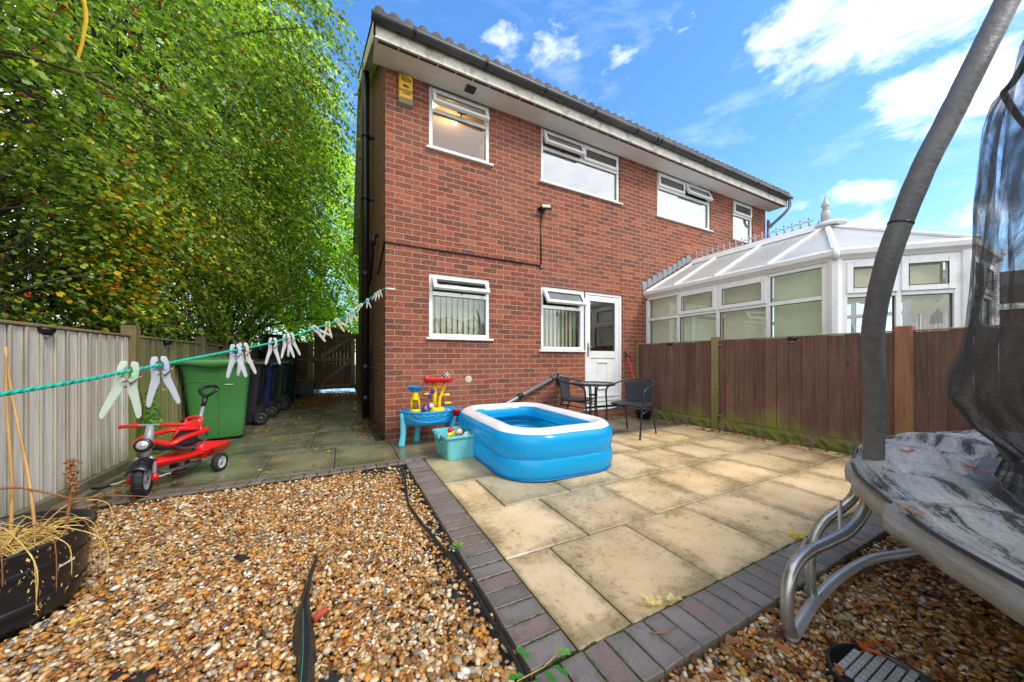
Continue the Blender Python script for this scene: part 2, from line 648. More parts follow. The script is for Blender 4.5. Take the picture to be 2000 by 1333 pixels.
def copy_tree(o, parent=None):
    c = o.copy()
    COL.objects.link(c)
    c.parent = parent
    for ch in o.children:
        copy_tree(ch, c)
    return c


def catmull(pts, n=6, closed=False):
    pts = [Vector(p) for p in pts]
    out = []
    m = len(pts)
    rng = range(m) if closed else range(m - 1)
    for i in rng:
        if closed:
            p0, p1, p2, p3 = pts[(i - 1) % m], pts[i], pts[(i + 1) % m], pts[(i + 2) % m]
        else:
            p0, p1, p2, p3 = pts[max(i - 1, 0)], pts[i], pts[i + 1], pts[min(i + 2, m - 1)]
        for k in range(n):
            t = k / n
            out.append(0.5 * ((2 * p1) + (p2 - p0) * t + (2 * p0 - 5 * p1 + 4 * p2 - p3) * t * t + (3 * p1 - p0 - 3 * p2 + p3) * t ** 3))
    if not closed:
        out.append(pts[-1])
    return out


WHITE_ = M('white_upvc', lin(228, 231, 232), 0.28, var=0.04, scale=4, dirt=lin(205, 206, 200), dirt_lo=0.66, dirt_hi=0.9)
BLACK_ = M('black_plastic', lin(26, 27, 30), 0.35, var=0.2)

# ------------------------------------------------------------------ ground
random.seed(7)
np.random.seed(7)

SOIL = M('soil', lin(62, 50, 36), 0.9, var=0.35, scale=6, bump=0.5, bscale=30)
g = MB()
g.quad((-60, -40, -0.075), (60, -40, -0.075), (60, 70, -0.075), (-60, 70, -0.075))
structure(g.build('ground', SOIL))

TAN = slab_mat('tan_paving', lin(236, 207, 163), lin(212, 180, 135), lin(126, 110, 72), (0.22, 0.6))
GREY = slab_mat('grey_paving', lin(136, 130, 104), lin(104, 102, 84), lin(70, 70, 52), (0.07, 0.42))
DARKP = slab_mat('side_path_paving', lin(122, 120, 98), lin(92, 94, 76), lin(58, 62, 42), (0.06, 0.36))
PAVER = slab_mat('block_paving', lin(142, 134, 132), lin(122, 116, 116), lin(88, 82, 76), (0.38, 0.7))
JOINT = M('joint_soil', lin(44, 46, 26), 0.95, var=0.5, scale=14, bump=0.5, bscale=80)
MOSS = M('moss', lin(62, 84, 26), 0.95, var=0.5, scale=60, bump=0.8, bscale=200)

bed = MB()
bed.box(0.08, 4.45, -3.77, -0.02, -0.07, -0.012)
bed.box(-2.3, 0.08, -1.09, 0.0, -0.07, -0.012)
bed.box(-2.3, -0.02, 0.0, 9.4, -0.07, -0.012)
structure(bed.build('paving_bed', JOINT))

# tan patio slabs
p = MB()
rows = [(-3.592, -2.992, [0.265, 0.535, 1.100, 1.660, 2.22, 2.79, 3.36, 3.93, 4.45]),
        (-2.992, -2.420, [0.265, 0.820, 1.400, 1.955, 2.52, 3.09, 3.66, 4.22, 4.45]),
        (-2.420, -1.825, [0.265, 0.540, 1.120, 1.700, 2.26, 2.83, 3.40, 3.97, 4.45]),
        (-1.825, -1.095, [0.265, 0.840, 1.420, 1.990, 2.55, 3.12, 3.69, 4.26, 4.45])]
for (y0, y1, xs) in rows:
    for a, b_ in zip(xs[:-1], xs[1:]):
        k = random.uniform(0.86, 1.06)
        h = random.uniform(-0.03, 0.03)
        p.col = (k * (1 + h), k, k * (1 - h * 1.6))
        if y0 < -1.9 + 0.1 and a < 0.9 and y0 > -2.5 and y0 < -2.3 and a > 0.5:
            p.col = (0.66, 0.72, 0.74)
        if y0 > -2 and a < 1.2:
            p.col = (0.62, 0.70, 0.70)
        p.slab(a + 0.005, b_ - 0.005, y0 + 0.005, y1 - 0.005, 0.0, -0.03, 0.006, 0.002)
structure(p.build('patio', TAN))
# grey slabs along the wall, and the narrow course in front of them
p = MB()
for a, b_ in zip([0.035, 0.63, 1.23, 1.83, 2.43, 3.03, 3.63, 4.1], [0.63, 1.23, 1.83, 2.43, 3.03, 3.63, 4.1, 4.45]):
    k = random.uniform(0.9, 1.1)
    p.col = (k, k, k)
    p.slab(a + .004, b_ - .004, -0.955, -0.10, 0.0, -0.03, 0.005, 0.002)
    p.slab(a + .004, b_ - .004, -0.092, -0.006, 0.0, -0.03, 0.005, 0.002)
for a, b_ in zip([-2.2, -1.765, -1.165, -0.565], [-1.765, -1.165, -0.565, 0.035]):
    k = random.uniform(0.92, 1.12)
    p.col = (k, k, k * 0.96)
    p.slab(a + .004, b_ - .004, -0.955, -0.10, 0.0, -0.03, 0.005, 0.002)
structure(p.build('wall_side_paving', GREY))
p = MB()
x = -2.2
while x < 0.0:
    k = random.uniform(0.9, 1.1)
    p.col = (k, k, k)
    p.slab(x + .003, min(x + 0.3, 0.03) - .003, -0.092, 0.01, 0.0, -0.03, 0.004, 0.002)
    x += 0.3
y = 0.02
r_ = 0
while y < 9.2:
    for a, b_ in ((-2.2, -1.75), (-1.75, -0.83), (-0.83, -0.115)):
        k = random.uniform(0.86, 1.1)
        p.col = (k, k, k)
        p.slab(a + .005, b_ - .005, y + .004, y + 0.896, 0.0, -0.03, 0.005, 0.003)
    y += 0.9
structure(p.build('side_path', DARKP))

# block edging: path edge, patio left edge, patio front edge
p = MB()


def paver_col(red):
    k = random.uniform(0.72, 1.0)
    if random.random() < red:
        return (k * 0.94, k * 0.76, k * 0.70)
    return (k * 0.90, k * 0.87, k * 0.84)


x = -2.2
while x < 0.06:
    p.col = tuple(0.85 * v for v in paver_col(0.75))
    p.slab(x + .003, x + .097, -1.088, -0.962, 0.002, -0.09, 0.005, 0.002)
    x += 0.1
x = 0.27
while x < 4.4:
    p.col = tuple(0.8 * v for v in paver_col(0.4))
    p.slab(x + .003, x + .197, -1.088, -0.962, 0.002, -0.09, 0.005, 0.002)
    x += 0.2
y = -3.585
while y < -1.10:
    p.col = paver_col(0.62)
    p.slab(0.073, 0.258, y + .004, y + .0965, 0.002, -0.09, 0.0025, 0.003)
    y += 0.1005
p.col = paver_col(0.2)
p.slab(0.073, 0.163, -1.088, -0.962, 0.002, -0.09, 0.0025, 0.003)
p.slab(0.169, 0.258, -1.088, -0.962, 0.002, -0.09, 0.0025, 0.003)
x = 0.073
while x < 4.4:
    p.col = paver_col(0.28)
    p.slab(x + .0035, x + .0965, -3.782, -3.600, 0.002, -0.09, 0.0025, 0.003)
    x += 0.1005
structure(p.build('block_edging', PAVER))

# moss growing in the joints
ms = MB()
for _ in range(520):
    side = random.random()
    if side < 0.5:
        k = random.randrange(0, 34)
        mx_, my_ = 0.073 + k * 0.1005, random.uniform(-3.78, -3.6)
        sx, sy = 0.006, random.uniform(0.008, 0.022)
        if random.random() > 0.55 - 0.0 * k:
            continue
    elif side < 0.9:
        k = random.randrange(0, 25)
        mx_, my_ = random.uniform(0.085, 0.25), -3.585 + k * 0.1005
        if random.random() > 0.75 - k * 0.03:
            continue
        sx, sy = random.uniform(0.006, 0.016), 0.005
    else:
        mx_, my_ = random.uniform(0.3, 3.2), -3.594 + random.uniform(-.006, .004)
        sx, sy = random.uniform(0.01, 0.03), 0.006
    ms.ball((mx_, my_, -0.002), 1.0, 6, 4, (sx, sy, random.uniform(0.003, 0.007)))
o = ms.build('moss', MOSS, fix=False)
tag(o, 'green moss growing in the joints of the block edging', 'moss', kind='stuff')

# ------------------------------------------------------------------ gravel
ico = bmesh.new()
bmesh.ops.create_icosphere(ico, subdivisions=1, radius=1.0)
ico2 = bmesh.new()
bmesh.ops.create_icosphere(ico2, subdivisions=2, radius=1.0)


def tmpl(bm):
    bm.verts.ensure_lookup_table()
    return np.array([v.co[:] for v in bm.verts]), np.array([[v.index for v in f.verts] for f in bm.faces])


T1, T2 = tmpl(ico), tmpl(ico2)
PEB = [(0.10, (214, 178, 128)), (0.14, (196, 150, 92)), (0.14, (190, 136, 72)), (0.12, (224, 202, 166)), (0.10, (150, 104, 58)),
       (0.07, (134, 98, 62)), (0.08, (168, 152, 130)), (0.04, (112, 106, 100)), (0.07, (206, 140, 60)), (0.05, (236, 226, 208)),
       (0.05, (150, 86, 48))]
PEBC = np.array([lin(*c)[:3] for _, c in PEB])
PEBP = np.array([a for a, _ in PEB])
PEBP /= PEBP.sum()


def pebbles(name, n, region, label, size=(0.0066, 0.0138), hfun=None, tone=1.0):
    """region: function(n) -> x, y arrays; near stones are rounder meshes"""
    x, y, z = region(n)
    n = len(x)
    rng = np.random
    sc = rng.uniform(size[0], size[1], n) * np.where(rng.rand(n) < 0.07, 1.4, 1.0)
    ax = np.stack([sc * rng.uniform(1.0, 1.55, n), sc * rng.uniform(0.75, 1.05, n), sc * rng.uniform(0.42, 0.75, n)], 1)
    cam = np.array(CAM_POS)
    dist = np.hypot(x - cam[0], y - cam[1])
    V, F, C, off = [], [], [], 0
    # random rotation: yaw + small tilt
    yaw = rng.uniform(0, 2 * np.pi, n)
    tx, ty = rng.normal(0, 0.35, n), rng.normal(0, 0.35, n)
    cz, sz = np.cos(yaw), np.sin(yaw)
    cx, sx = np.cos(tx), np.sin(tx)
    cy, sy = np.cos(ty), np.sin(ty)
    R = np.empty((n, 3, 3))
    Z = np.zeros(n)
    O = np.ones(n)
    Rz = np.stack([cz, -sz, Z, sz, cz, Z, Z, Z, O], 1).reshape(n, 3, 3)
    Rx = np.stack([O, Z, Z, Z, cx, -sx, Z, sx, cx], 1).reshape(n, 3, 3)
    Ry = np.stack([cy, Z, sy, Z, O, Z, -sy, Z, cy], 1).reshape(n, 3, 3)
    R = Rx @ Ry @ Rz
    col = PEBC[rng.choice(len(PEB), n, p=PEBP)] * rng.uniform(0.70, 1.12, (n, 1)) * tone * 1.02
    for lo, hi, (tv, tf) in ((0, 1.25, T2), (1.25, 99, T1)):
        s = np.where((dist >= lo) & (dist < hi))[0]
        if not len(s):
            continue
        k = len(s)
        bump = 1 + rng.normal(0, 0.10 if tv is T1[0] else 0.0, (k, len(tv), 1))
        if tv is T2[0]:
            fr = rng.normal(0, 1, (k, 3, 3))
            bump = 1 + 0.10 * np.sin(np.einsum('kij,vj->kvi', fr, tv) * 2.2).sum(2, keepdims=True)
        P = tv[None] * ax[s][:, None, :] * bump
        P = np.einsum('kij,kvj->kvi', R[s], P) + np.stack([x, y, z], 1)[s][:, None, :]
        V.append(P.reshape(-1, 3))
        F.append((tf[None] + (np.arange(k) * len(tv))[:, None, None] + off).reshape(-1, 3))
        C.append(np.repeat(col[s], len(tv), 0))
        off += k * len(tv)
    V, F, C = np.concatenate(V), np.concatenate(F), np.concatenate(C)
    me = mesh_np(name, V, F, C, True)
    me.materials.append(PEBM)
    o = bpy.data.objects.new(name, me)
    COL.objects.link(o)
    return tag(o, label, 'gravel', kind='stuff')


def mesh_np(name, V, F, C=None, smooth=False):
    me = bpy.data.meshes.new(name)
    nv, nf, k = len(V), len(F), F.shape[1]
    me.vertices.add(nv)
    me.vertices.foreach_set('co', np.asarray(V, dtype=np.float32).ravel())
    me.loops.add(nf * k)
    me.loops.foreach_set('vertex_index', np.asarray(F, dtype=np.int32).ravel())
    me.polygons.add(nf)
    me.polygons.foreach_set('loop_start', np.arange(0, nf * k, k, dtype=np.int32))
    me.polygons.foreach_set('loop_total', np.full(nf, k, dtype=np.int32))
    if smooth:
        me.polygons.foreach_set('use_smooth', np.ones(nf, dtype=bool))
    if C is not None:
        a = me.attributes.new('Col', 'FLOAT_COLOR', 'POINT')
        a.data.foreach_set('color', np.concatenate([C, np.ones((len(C), 1))], 1).astype(np.float32).ravel())
    me.update(calc_edges=True)
    return me


PEBM, t_, b_ = new_mat('pebble')
a_ = t_.node('ShaderNodeAttribute', attribute_name='Col')
tc_ = t_.node('ShaderNodeTexCoord')
nn_ = t_.noise(tc_.outputs['Object'], 140, 3, 0.7)
t_.put(b_.inputs['Base Color'], t_.mix(t_.mapr(nn_, 0.4, 0.7, 0, 0.5), a_.outputs[0], t_.mix(1.0, a_.outputs[0], (0.55, 0.48, 0.4, 1), 'MULTIPLY')))
b_.inputs['Roughness'].default_value = 0.42
b_.inputs['Specular IOR Level'].default_value = 0.4
t_.put(b_.inputs['Normal'], t_.bump(nn_, 0.15, 0.003))


def reg_left(n):
    x = np.random.uniform(-2.25, 0.065, n)
    y = -1.095 - 3.2 * np.random.rand(n) ** 0.9
    z = -0.028 + np.random.uniform(-0.012, 0.012, n)
    bare = (x > -0.035 + 0.05 * np.sin(y * 5)) & (np.random.rand(n) < 0.72)          # fabric shows beside the edging
    bare |= ((y > -1.28) & (x > -0.35) & (np.random.rand(n) < 0.75))
    for (hx, hy, hr) in ((-1.09, -2.98, .045), (-1.17, -2.93, .03), (-0.98, -2.28, .055), (-1.06, -2.32, .03), (-0.52, -3.28, .04), (-1.02, -2.4, .03)):
        bare |= ((x - hx) ** 2 + ((y - hy) * 1.4) ** 2 < hr * hr * np.random.uniform(0.5, 1.3, n))
    bare |= (((x + 1.80) ** 2 + (y + 2.37) ** 2) < 0.25 ** 2)
    k = ~bare
    return x[k], y[k], z[k]


def reg_right(n):
    x = np.random.uniform(0.30, 4.4, n)
    y = np.random.uniform(-5.4, -3.79, n)
    z = -0.028 + np.random.uniform(-0.012, 0.012, n)
    dist = np.hypot(x + 0.488, y + 4.535)
    k = (dist < 2.4) | (np.random.rand(n) < 0.35)
    k &= ~((x - 1.075) ** 2 + (y + 4.145) ** 2 < 0.150 ** 2)
    return x[k], y[k], z[k]


pebbles('gravel', 54000, reg_left, 'wet golden brown gravel bed left of the patio, beside the planter')
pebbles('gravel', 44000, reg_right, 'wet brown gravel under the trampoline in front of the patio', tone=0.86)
fab = MB()
fab.quad((-2.25, -4.6, -0.045), (0.075, -4.6, -0.045), (0.075, -1.09, -0.045), (-2.25, -1.09, -0.045))
fab.quad((0.075, -5.6, -0.046), (4.45, -5.6, -0.046), (4.45, -3.785, -0.046), (0.075, -3.785, -0.046))
structure(fab.build('grit_bed', M('grit', lin(128, 98, 62), 0.8, var=0.5, scale=90, bump=0.9, bscale=260)))
fp_ = MB()
for (hx, hy, hr) in ((-1.09, -2.98, .06), (-1.17, -2.93, .045), (-0.98, -2.28, .07), (-1.06, -2.32, .045), (-0.52, -3.28, .055), (-1.02, -2.4, .045)):
    fp_.face([fp_.vert((hx + hr * math.cos(k * .785), hy + hr * .8 * math.sin(k * .785), -.034)) for k in range(8)])
fp_.quad((-.10, -3.9, -.036), (.072, -3.9, -.036), (.072, -1.1, -.036), (-.04, -1.1, -.036))
fp_.quad((-.35, -1.28, -.0365), (-.04, -1.28, -.0365), (-.04, -1.1, -.0365), (-.35, -1.1, -.0365))
structure(fp_.build('weed_fabric', M('weed_fabric', lin(40, 40, 40), 0.5, var=0.3, scale=30, bump=0.5, bscale=300)))

# ------------------------------------------------------------------ house
BRB = brick_mat('rear_wall_brick', 0)
BRS = brick_mat('side_wall_brick', 1, (0.95, 0.92, 0.82), 0.45)
GUT = M('gutter_grey', lin(66, 70, 76), 0.35, var=0.1, dirt=lin(100, 100, 96), dirt_lo=0.5, dirt_hi=0.8)
FASC = M('fascia_white', lin(214, 212, 202), 0.5, var=0.06, dirt=lin(120, 116, 84), dirt_lo=0.50, dirt_hi=0.70, dirt_scale=5)
SOFF = M('soffit_white', lin(238, 238, 238), 0.5, var=0.02, dirt=lin(176, 174, 164), dirt_lo=0.62, dirt_hi=0.80, dirt_scale=2.5)
TILE = M('roof_tile', lin(72, 64, 62), 0.75, var=0.3, scale=5, bump=0.4, bscale=40, dirt=lin(70, 66, 50), dirt_lo=0.5)
GASK = M('window_gasket', lin(36, 38, 40), 0.5)
house = thing('brick_house', 'red brick semi detached house with white windows and a dark tiled roof', 'house')
W, D, H = 9.06, 8.4, 4.80
UP = [(0.559, 1.464, 3.945), (2.362, 4.075, 3.925), (5.085, 6.80, 3.90), (7.664, 8.482, 3.87)]
holes = [(a, b_, z, H) for a, b_, z in UP] + [(0.559, 1.464, 1.345, 2.228), (2.362, 3.262, 1.195, 2.232), (3.262, 4.145, 0.165, 2.232)]


def wall_cells(mb, xs, zs, holes, f):
    xs = sorted(set([round(v, 4) for v in xs]))
    zs = sorted(set([round(v, 4) for v in zs]))
    for i in range(len(xs) - 1):
        for j in range(len(zs) - 1):
            cx, cz = (xs[i] + xs[i + 1]) / 2, (zs[j] + zs[j + 1]) / 2
            if any(a < cx < b2 and c < cz < d2 for a, b2, c, d2 in holes):
                continue
            f(xs[i], xs[i + 1], zs[j], zs[j + 1])


wl = MB()
xs = [0, W] + [v for h in holes for v in h[:2]]
zs = [-0.07, H] + [v for h in holes for v in h[2:]]
wall_cells(wl, xs, zs, holes, lambda a, b2, c, d2: wl.quad((a, 0, c), (b2, 0, c), (b2, 0, d2), (a, 0, d2)))
for a, b2, c, d2 in holes:           # reveals
    wl.quad((a, 0, c), (a, 0.11, c), (a, 0.11, d2), (a, 0, d2))
    wl.quad((b2, 0, c), (b2, 0.11, c), (b2, 0.11, d2), (b2, 0, d2))
    wl.quad((a, 0, c), (b2, 0, c), (b2, 0.11, c), (a, 0.11, c))
    wl.quad((a, 0, d2), (b2, 0, d2), (b2, 0.11, d2), (a, 0.11, d2))
wl.build('rear_wall', BRB, house, fix=False)
wl = MB()
RZ = 5.05 + (D / 2 + 0.4) * 0.60
for X in (0, W):
    wl = MB()
    wl.face([wl.vert(q) for q in ((X, 0, -0.07), (X, D, -0.07), (X, D, 4.98), (X, D / 2, RZ - 0.22), (X, 0, 4.98))])
    wl.build('side_wall', BRS, house)
wl = MB()
wl.quad((0, D, -0.07), (W, D, -0.07), (W, D, H + .1), (0, D, H + .1))
wl.build('front_wall', BRB, house)
wl = MB()
wl.quad((0.02, 0.12, -.05), (0.02, 0.12, 4.9), (0.02, 0.12, 4.9), (0.02, 0.12, -.05)) if False else None
# roof, wavy interlocking tiles in both slopes
OV, XL, XR = 0.46, -0.17, W + 0.17
NX = int((XR - XL) / 0.165 * 14)
for nm, ye, yr in (('roof', -OV, D / 2), ('roof', D + OV, D / 2)):
    rf = MB()
    rows_ = 14
    G = []
    for i in range(NX + 1):
        xx = XL + (XR - XL) * i / NX
        ph = (i % 14) / 14.0
        bumpz = 0.046 * math.sqrt(max(0.0, 1 - ((ph - .35) / .31) ** 2)) + 0.004
        line = []
        for j in range(rows_):
            t0 = j / rows_
            t1 = (j + 1) / rows_
            for t, e in ((t0, 0.022), (t1, 0.0)):
                yy = ye + (yr - ye) * t
                zz = 5.035 + (RZ - 5.035) * t + bumpz + e
                line.append((xx, yy, zz))
        line.insert(0, (xx, ye, 5.02))
        G.append(line)
    rf.sheet(G, smooth=True)
    rf.build(nm, TILE, house, fix=False)
rg = MB()
for i in range(22):
    x0 = XL + i * (XR - XL) / 22
    rg.lathe([(0.12, 0), (0.12, 0.42)], seg=10)
rg = MB()
for i in range(22):
    x0 = XL + i * (XR - XL) / 22
    rg.tube([(x0, D / 2, RZ - .01), (x0 + 0.42, D / 2, RZ - .01)], [0.12, 0.11], 12)
rg.build('ridge_tiles', TILE, house)
# soffit, fascia, verge boards
so = MB()
so.box(XL + .02, XR - .02, -0.365, -0.001, 4.805, 4.82)
for X0, X1 in ((XL + .02, -0.001), (W + .001, XR - .02)):
    so.box(X0, X1, 0.0, D, 4.806, 4.818) if False else None
so.build('soffit', SOFF, house)
fa = MB()
fa.box(XL, XR, -0.39, -0.366, 4.795, 4.985)
fa.build('fascia_board', FASC, house)
vt = MB()
x = XL + 0.05
while x < XR - 0.2:
    vt.box(x, x + 0.225, -0.352, -0.318, 4.800, 4.8045)
    x += 0.24
vt.build('soffit_vent', M('vent_dark', lin(66, 58, 54), 0.7), house)
for X in (XL, XR - 0.02):
    for ye in (-0.39, D + 0.39):
        ve = MB()
        z0, z1 = 4.80, RZ - 0.30
        a = [(X, ye, z0), (X, ye, z0 + .20), (X, D / 2, z1 + .22), (X, D / 2, z1)]
        i0 = [ve.vert(q) for q in a]
        i1 = [ve.vert((q[0] + .02, q[1], q[2])) for q in a]
        ve.face(i0)
        ve.face(i1[::-1])
        for k in range(4):
            ve.face((i0[k], i0[(k + 1) % 4], i1[(k + 1) % 4], i1[k]))
        ve.build('bargeboard', FASC, house)
for (xa, xb) in ((XL + .02, -.001), (W + .001, XR - .02)):
    for ye in (-0.37, D + 0.37):
        vs = MB()
        vs.quad((xa, ye, 4.83), (xb, ye, 4.83), (xb, D / 2, RZ - 0.27), (xa, D / 2, RZ - 0.27))
        vs.build('verge_soffit', SOFF, house)
# gutter
gu = MB()
GY, GZ, GR = -0.452, 4.985, 0.058
G = []
for i in range(25):
    xx = XL - 0.03 + (XR - XL + 0.06) * i / 24
    G.append([(xx, GY + GR * math.cos(an), GZ + GR * math.sin(an)) for an in [math.pi + math.pi * k / 10 for k in range(11)]])
gu.sheet(G)
for xx in (XL - .03, XR + .03):
    gu.face([gu.vert((xx, GY + GR * math.cos(math.pi + math.pi * k / 10), GZ + GR * math.sin(math.pi + math.pi * k / 10))) for k in range(11)])
gu.build('gutter', GUT, house, solid=0.004)
for xx in [0.28 + 0.93 * i for i in range(10)]:
    br_ = MB()
    w_ = 0.012 if int(xx * 10) % 2 else 0.02
    br_.sheet([[(xs_, GY + (GR + .006) * math.cos(an), GZ + (GR + .006) * math.sin(an)) for an in [math.pi * 0.97 + math.pi * 1.06 * k / 10 for k in range(11)]] for xs_ in (xx - w_, xx + w_)])
    br_.build('gutter_bracket', BLACK_, house, solid=0.004)
br_ = MB()
for xs_ in (4.50, 4.60):
    br_.tube([(xs_, GY + (GR + .004) * math.cos(math.pi + math.pi * k / 10), GZ + (GR + .004) * math.sin(math.pi + math.pi * k / 10)) for k in range(11)], 0.014, 6)
br_.build('gutter_union', BLACK_, house)
# right hand downpipe, swan neck
dp_ = MB()
dp_.tube(catmull([(XR - 0.03, GY, GZ - .05), (XR - 0.03, GY, GZ - .22), (XR - .10, -0.36, 4.60), (W + .03, -0.10, 4.38), (W + 0.03, -0.05, 4.2), (W + 0.03, -0.05, 0.0)], 5), 0.036, 10)
dp_.build('downpipe', M('pipe_grey', lin(120, 122, 126), 0.4), house)
# soil stack and branches on the side wall
sp_ = MB()
PX, PY = -0.13, 1.86
sp_.tube([(PX, PY, 0.0), (PX, PY, 5.2), (PX, PY, 6.3)], 0.062, 14)
for z in (0.35, 0.9, 2.55, 3.9, 5.0):
    sp_.tube([(PX, PY, z - .05), (PX, PY, z + .05)], 0.072, 14)
    sp_.box(PX + .05, -0.001, PY - .03, PY + .03, z - .02, z + .02)
sp_.build('soil_pipe', BLACK_, house)
sp_ = MB()
sp_.tube(catmull([(-0.005, 0.95, 2.95), (-0.07, 0.95, 2.95), (-0.08, 1.05, 2.9), (-0.08, 1.2, 2.62), (-0.08, 1.75, 2.35)], 5), 0.028, 10)
sp_.tube([(-0.07, 0.95, 2.95), (-0.07, 0.95, 2.80)], 0.036, 10)
sp_.build('waste_pipe', BLACK_, house)
sp_ = MB()
sp_.box(-0.075, -0.001, 2.35, 2.75, 0.62, 1.22, 0.008)
sp_.build('meter_box', M('meter_black', lin(38, 36, 34), 0.5), house)

ROOM = M('room_wall', lin(176, 160, 128), 0.9, var=0.05)
CEIL = M('room_ceiling', lin(214, 178, 140), 0.9, var=0.03)
BLIND = M('blind_slat', lin(214, 208, 182), 0.6, var=0.05)
BLINDW = M('blind_white', lin(232, 236, 240), 0.6, var=0.02)
PANE = glass_mat('window_glass', (0.80, 0.86, 0.80), 0.14)
PANEB = glass_mat('coated_glass', (0.66, 0.70, 0.70), 0.42)
PANEF = glass_mat('greenish_glass', (0.74, 0.80, 0.72), 0.20)


def bars(mb, x0, x1, z0, z1, y0, y1, t, ch=0.006):
    """four mitred-looking bars butted end to end"""
    mb.box(x0, x0 + t, y0, y1, z0, z1, ch)
    mb.box(x1 - t, x1, y0, y1, z0, z1, ch)
    mb.box(x0 + t, x1 - t, y0 + .0015, y1 - .0015, z0, z0 + t, ch)
    mb.box(x0 + t, x1 - t, y0 + .0015, y1 - .0015, z1 - t, z1, ch)


def gasket(mb, x0, x1, z0, z1, y):
    bars(mb, x0, x1, z0, z1, y, y + .012, 0.006, 0)


def room(parent, x0, x1, z0, z1, depth=1.6, floor=None, ceil=None, wallm=None):
    r = MB()
    zl = z0 - 0.6 if floor is None else floor
    zh = z1 + 0.08
    xa, xb = x0 - 0.25, x1 + 0.25
    y0 = 0.125
    y1 = y0 + depth
    r.quad((xa, y1, zl), (xb, y1, zl), (xb, y1, zh), (xa, y1, zh))
    r.quad((xa, y0, zl), (xa, y1, zl), (xa, y1, zh), (xa, y0, zh))
    r.quad((xb, y0, zl), (xb, y1, zl), (xb, y1, zh), (xb, y0, zh))
    r.quad((xa, y0, zl), (xb, y0, zl), (xb, y1, zl), (xa, y1, zl))
    return r, (xa, xb, y0, y1, zh)


def window(x0, x1, z0, z1, lights, tz, label, open_i=None, sill=True, pane=PANE, blind=None, open_deg=26, lower=True, rt=0.9, wallm=ROOM):
    """lights: number of top lights; tz: transom height"""
    f = MB()
    t = 0.055
    y0, y1 = 0.022, 0.088
    bars(f, x0, x1, z0, z1, y0, y1, t)
    f.box(x0 + t, x1 - t, y0 + .003, y1 - .003, tz - .028, tz + .028, .006)
    xsp = [x0 + t + (x1 - x0 - 2 * t) * i / lights for i in range(lights + 1)]
    for xm in xsp[1:-1]:
        f.box(xm - .028, xm + .028, y0 + .003, y1 - .003, tz + .0285, z1 - t - .0005, .006)
    o = f.build('window', WHITE_, house, bevel=0)
    o['label'] = label
    gk = MB()
    gasket(gk, x0 + t, x1 - t, z0 + t, tz - .028, y0 + .03)
    gl = MB()
    gl.quad((x0 + t, y0 + .034, z0 + t), (x1 - t, y0 + .034, z0 + t), (x1 - t, y0 + .034, tz - .028), (x0 + t, y0 + .034, tz - .028))
    gl.build('pane', pane, o, fix=False)
    gk.build('gasket', GASK, o)
    if sill:
        s = MB()
        s.box(x0 - .045, x1 + .045, -0.045, y0 + .002, z0 - .032, z0 - .004, .006)
        s.build('sill', WHITE_, o)
    for i in range(lights):
        a = xsp[i] + (.028 if i else 0) - .002
        b2 = xsp[i + 1] - (.028 if i < lights - 1 else 0) + .002
        za, zb = tz + .026, z1 - t + .002
        c = MB()
        is_open = (i == open_i)
        ang = math.radians(open_deg if is_open else 0)
        # local frame hinged at the top edge
        hy, hz = y0 - .012, zb
        R = Matrix.Translation((0, hy, hz)) @ Matrix.Rotation(-ang, 4, 'X')
        c.mx = R
        hh = zb - za
        bars(c, a - .012, b2 + .012, -hh - .012, 0.01, -0.022, 0.032, 0.052)
        co = c.build('casement', WHITE_, o)
        if is_open:
            co['label'] = 'open top light tilted outwards'
        g2 = MB()
        g2.mx = R
        g2.quad((a + .04, 0.006, -hh + .04), (b2 - .04, 0.006, -hh + .04), (b2 - .04, 0.006, -.042), (a + .04, 0.006, -.042))
        g2.build('casement_pane', pane if is_open else PANEF, o, fix=False)
        g2 = MB()
        g2.mx = R
        bars(g2, a + .039, b2 - .039, -hh + .039, -.041, -.004, .004, .006, 0)
        if is_open:
            bars(g2, a - .006, b2 + .006, -hh - .006, .004, .033, .037, .012, 0)
            g2.box((a + b2) / 2 - .06, (a + b2) / 2 + .06, .038, .055, -hh + .0, -hh + .018)
            g2.box((a + b2) / 2 - .008, (a + b2) / 2 + .008, .056, .085, -hh - .02, -hh + .018)
        g2.build('casement_seal', GASK, o)
        if is_open:
            for xx in (a + .004, b2 - .004):
                g2 = MB()
                g2.tube([(xx, y0 + .01, zb - .05), tuple(R @ Vector((xx, 0.02, -hh * .55)))], 0.005, 5)
                g2.build('stay', M('metal_dark', lin(90, 90, 92), 0.35, 0.8), o)
    r, (xa, xb, ya, yb, zh) = room(o, x0, x1, z0, z1, rt)
    r.build('room_wall', wallm, o)
    r = MB()
    r.quad((xa, ya, zh), (xb, ya, zh), (xb, yb, zh), (xa, yb, zh))
    r.build('room_ceiling', CEIL, o)
    if blind:
        kind, bx0, bx1, bz0, bz1 = blind
        b3 = MB()
        if kind == 'vertical':
            n = int((bx1 - bx0) / 0.082)
            for k in range(n):
                xx = bx0 + (k + .5) * (bx1 - bx0) / n
                dx = 0.040
                b3.quad((xx - dx, 0.150, bz0), (xx + dx, 0.185, bz0), (xx + dx, 0.185, bz1), (xx - dx, 0.150, bz1))
            b3.build('vertical_blind', BLIND, o)
        elif kind == 'sheet':
            b3.quad((bx0, 0.13, bz0), (bx1, 0.13, bz0), (bx1, 0.13, bz1), (bx0, 0.13, bz1))
            b3.build('roller_blind', BLINDW, o)
        elif kind == 'roman':
            for k in range(8):
                zz = bz1 - (bz1 - bz0) * k / 8
                z2 = bz1 - (bz1 - bz0) * (k + 1) / 8
                b3.quad((bx0, 0.12, zz), (bx1, 0.12, zz), (bx1, 0.15, z2), (bx0, 0.15, z2))
            b3.build('pleated_blind', BLIND, o)
    return o


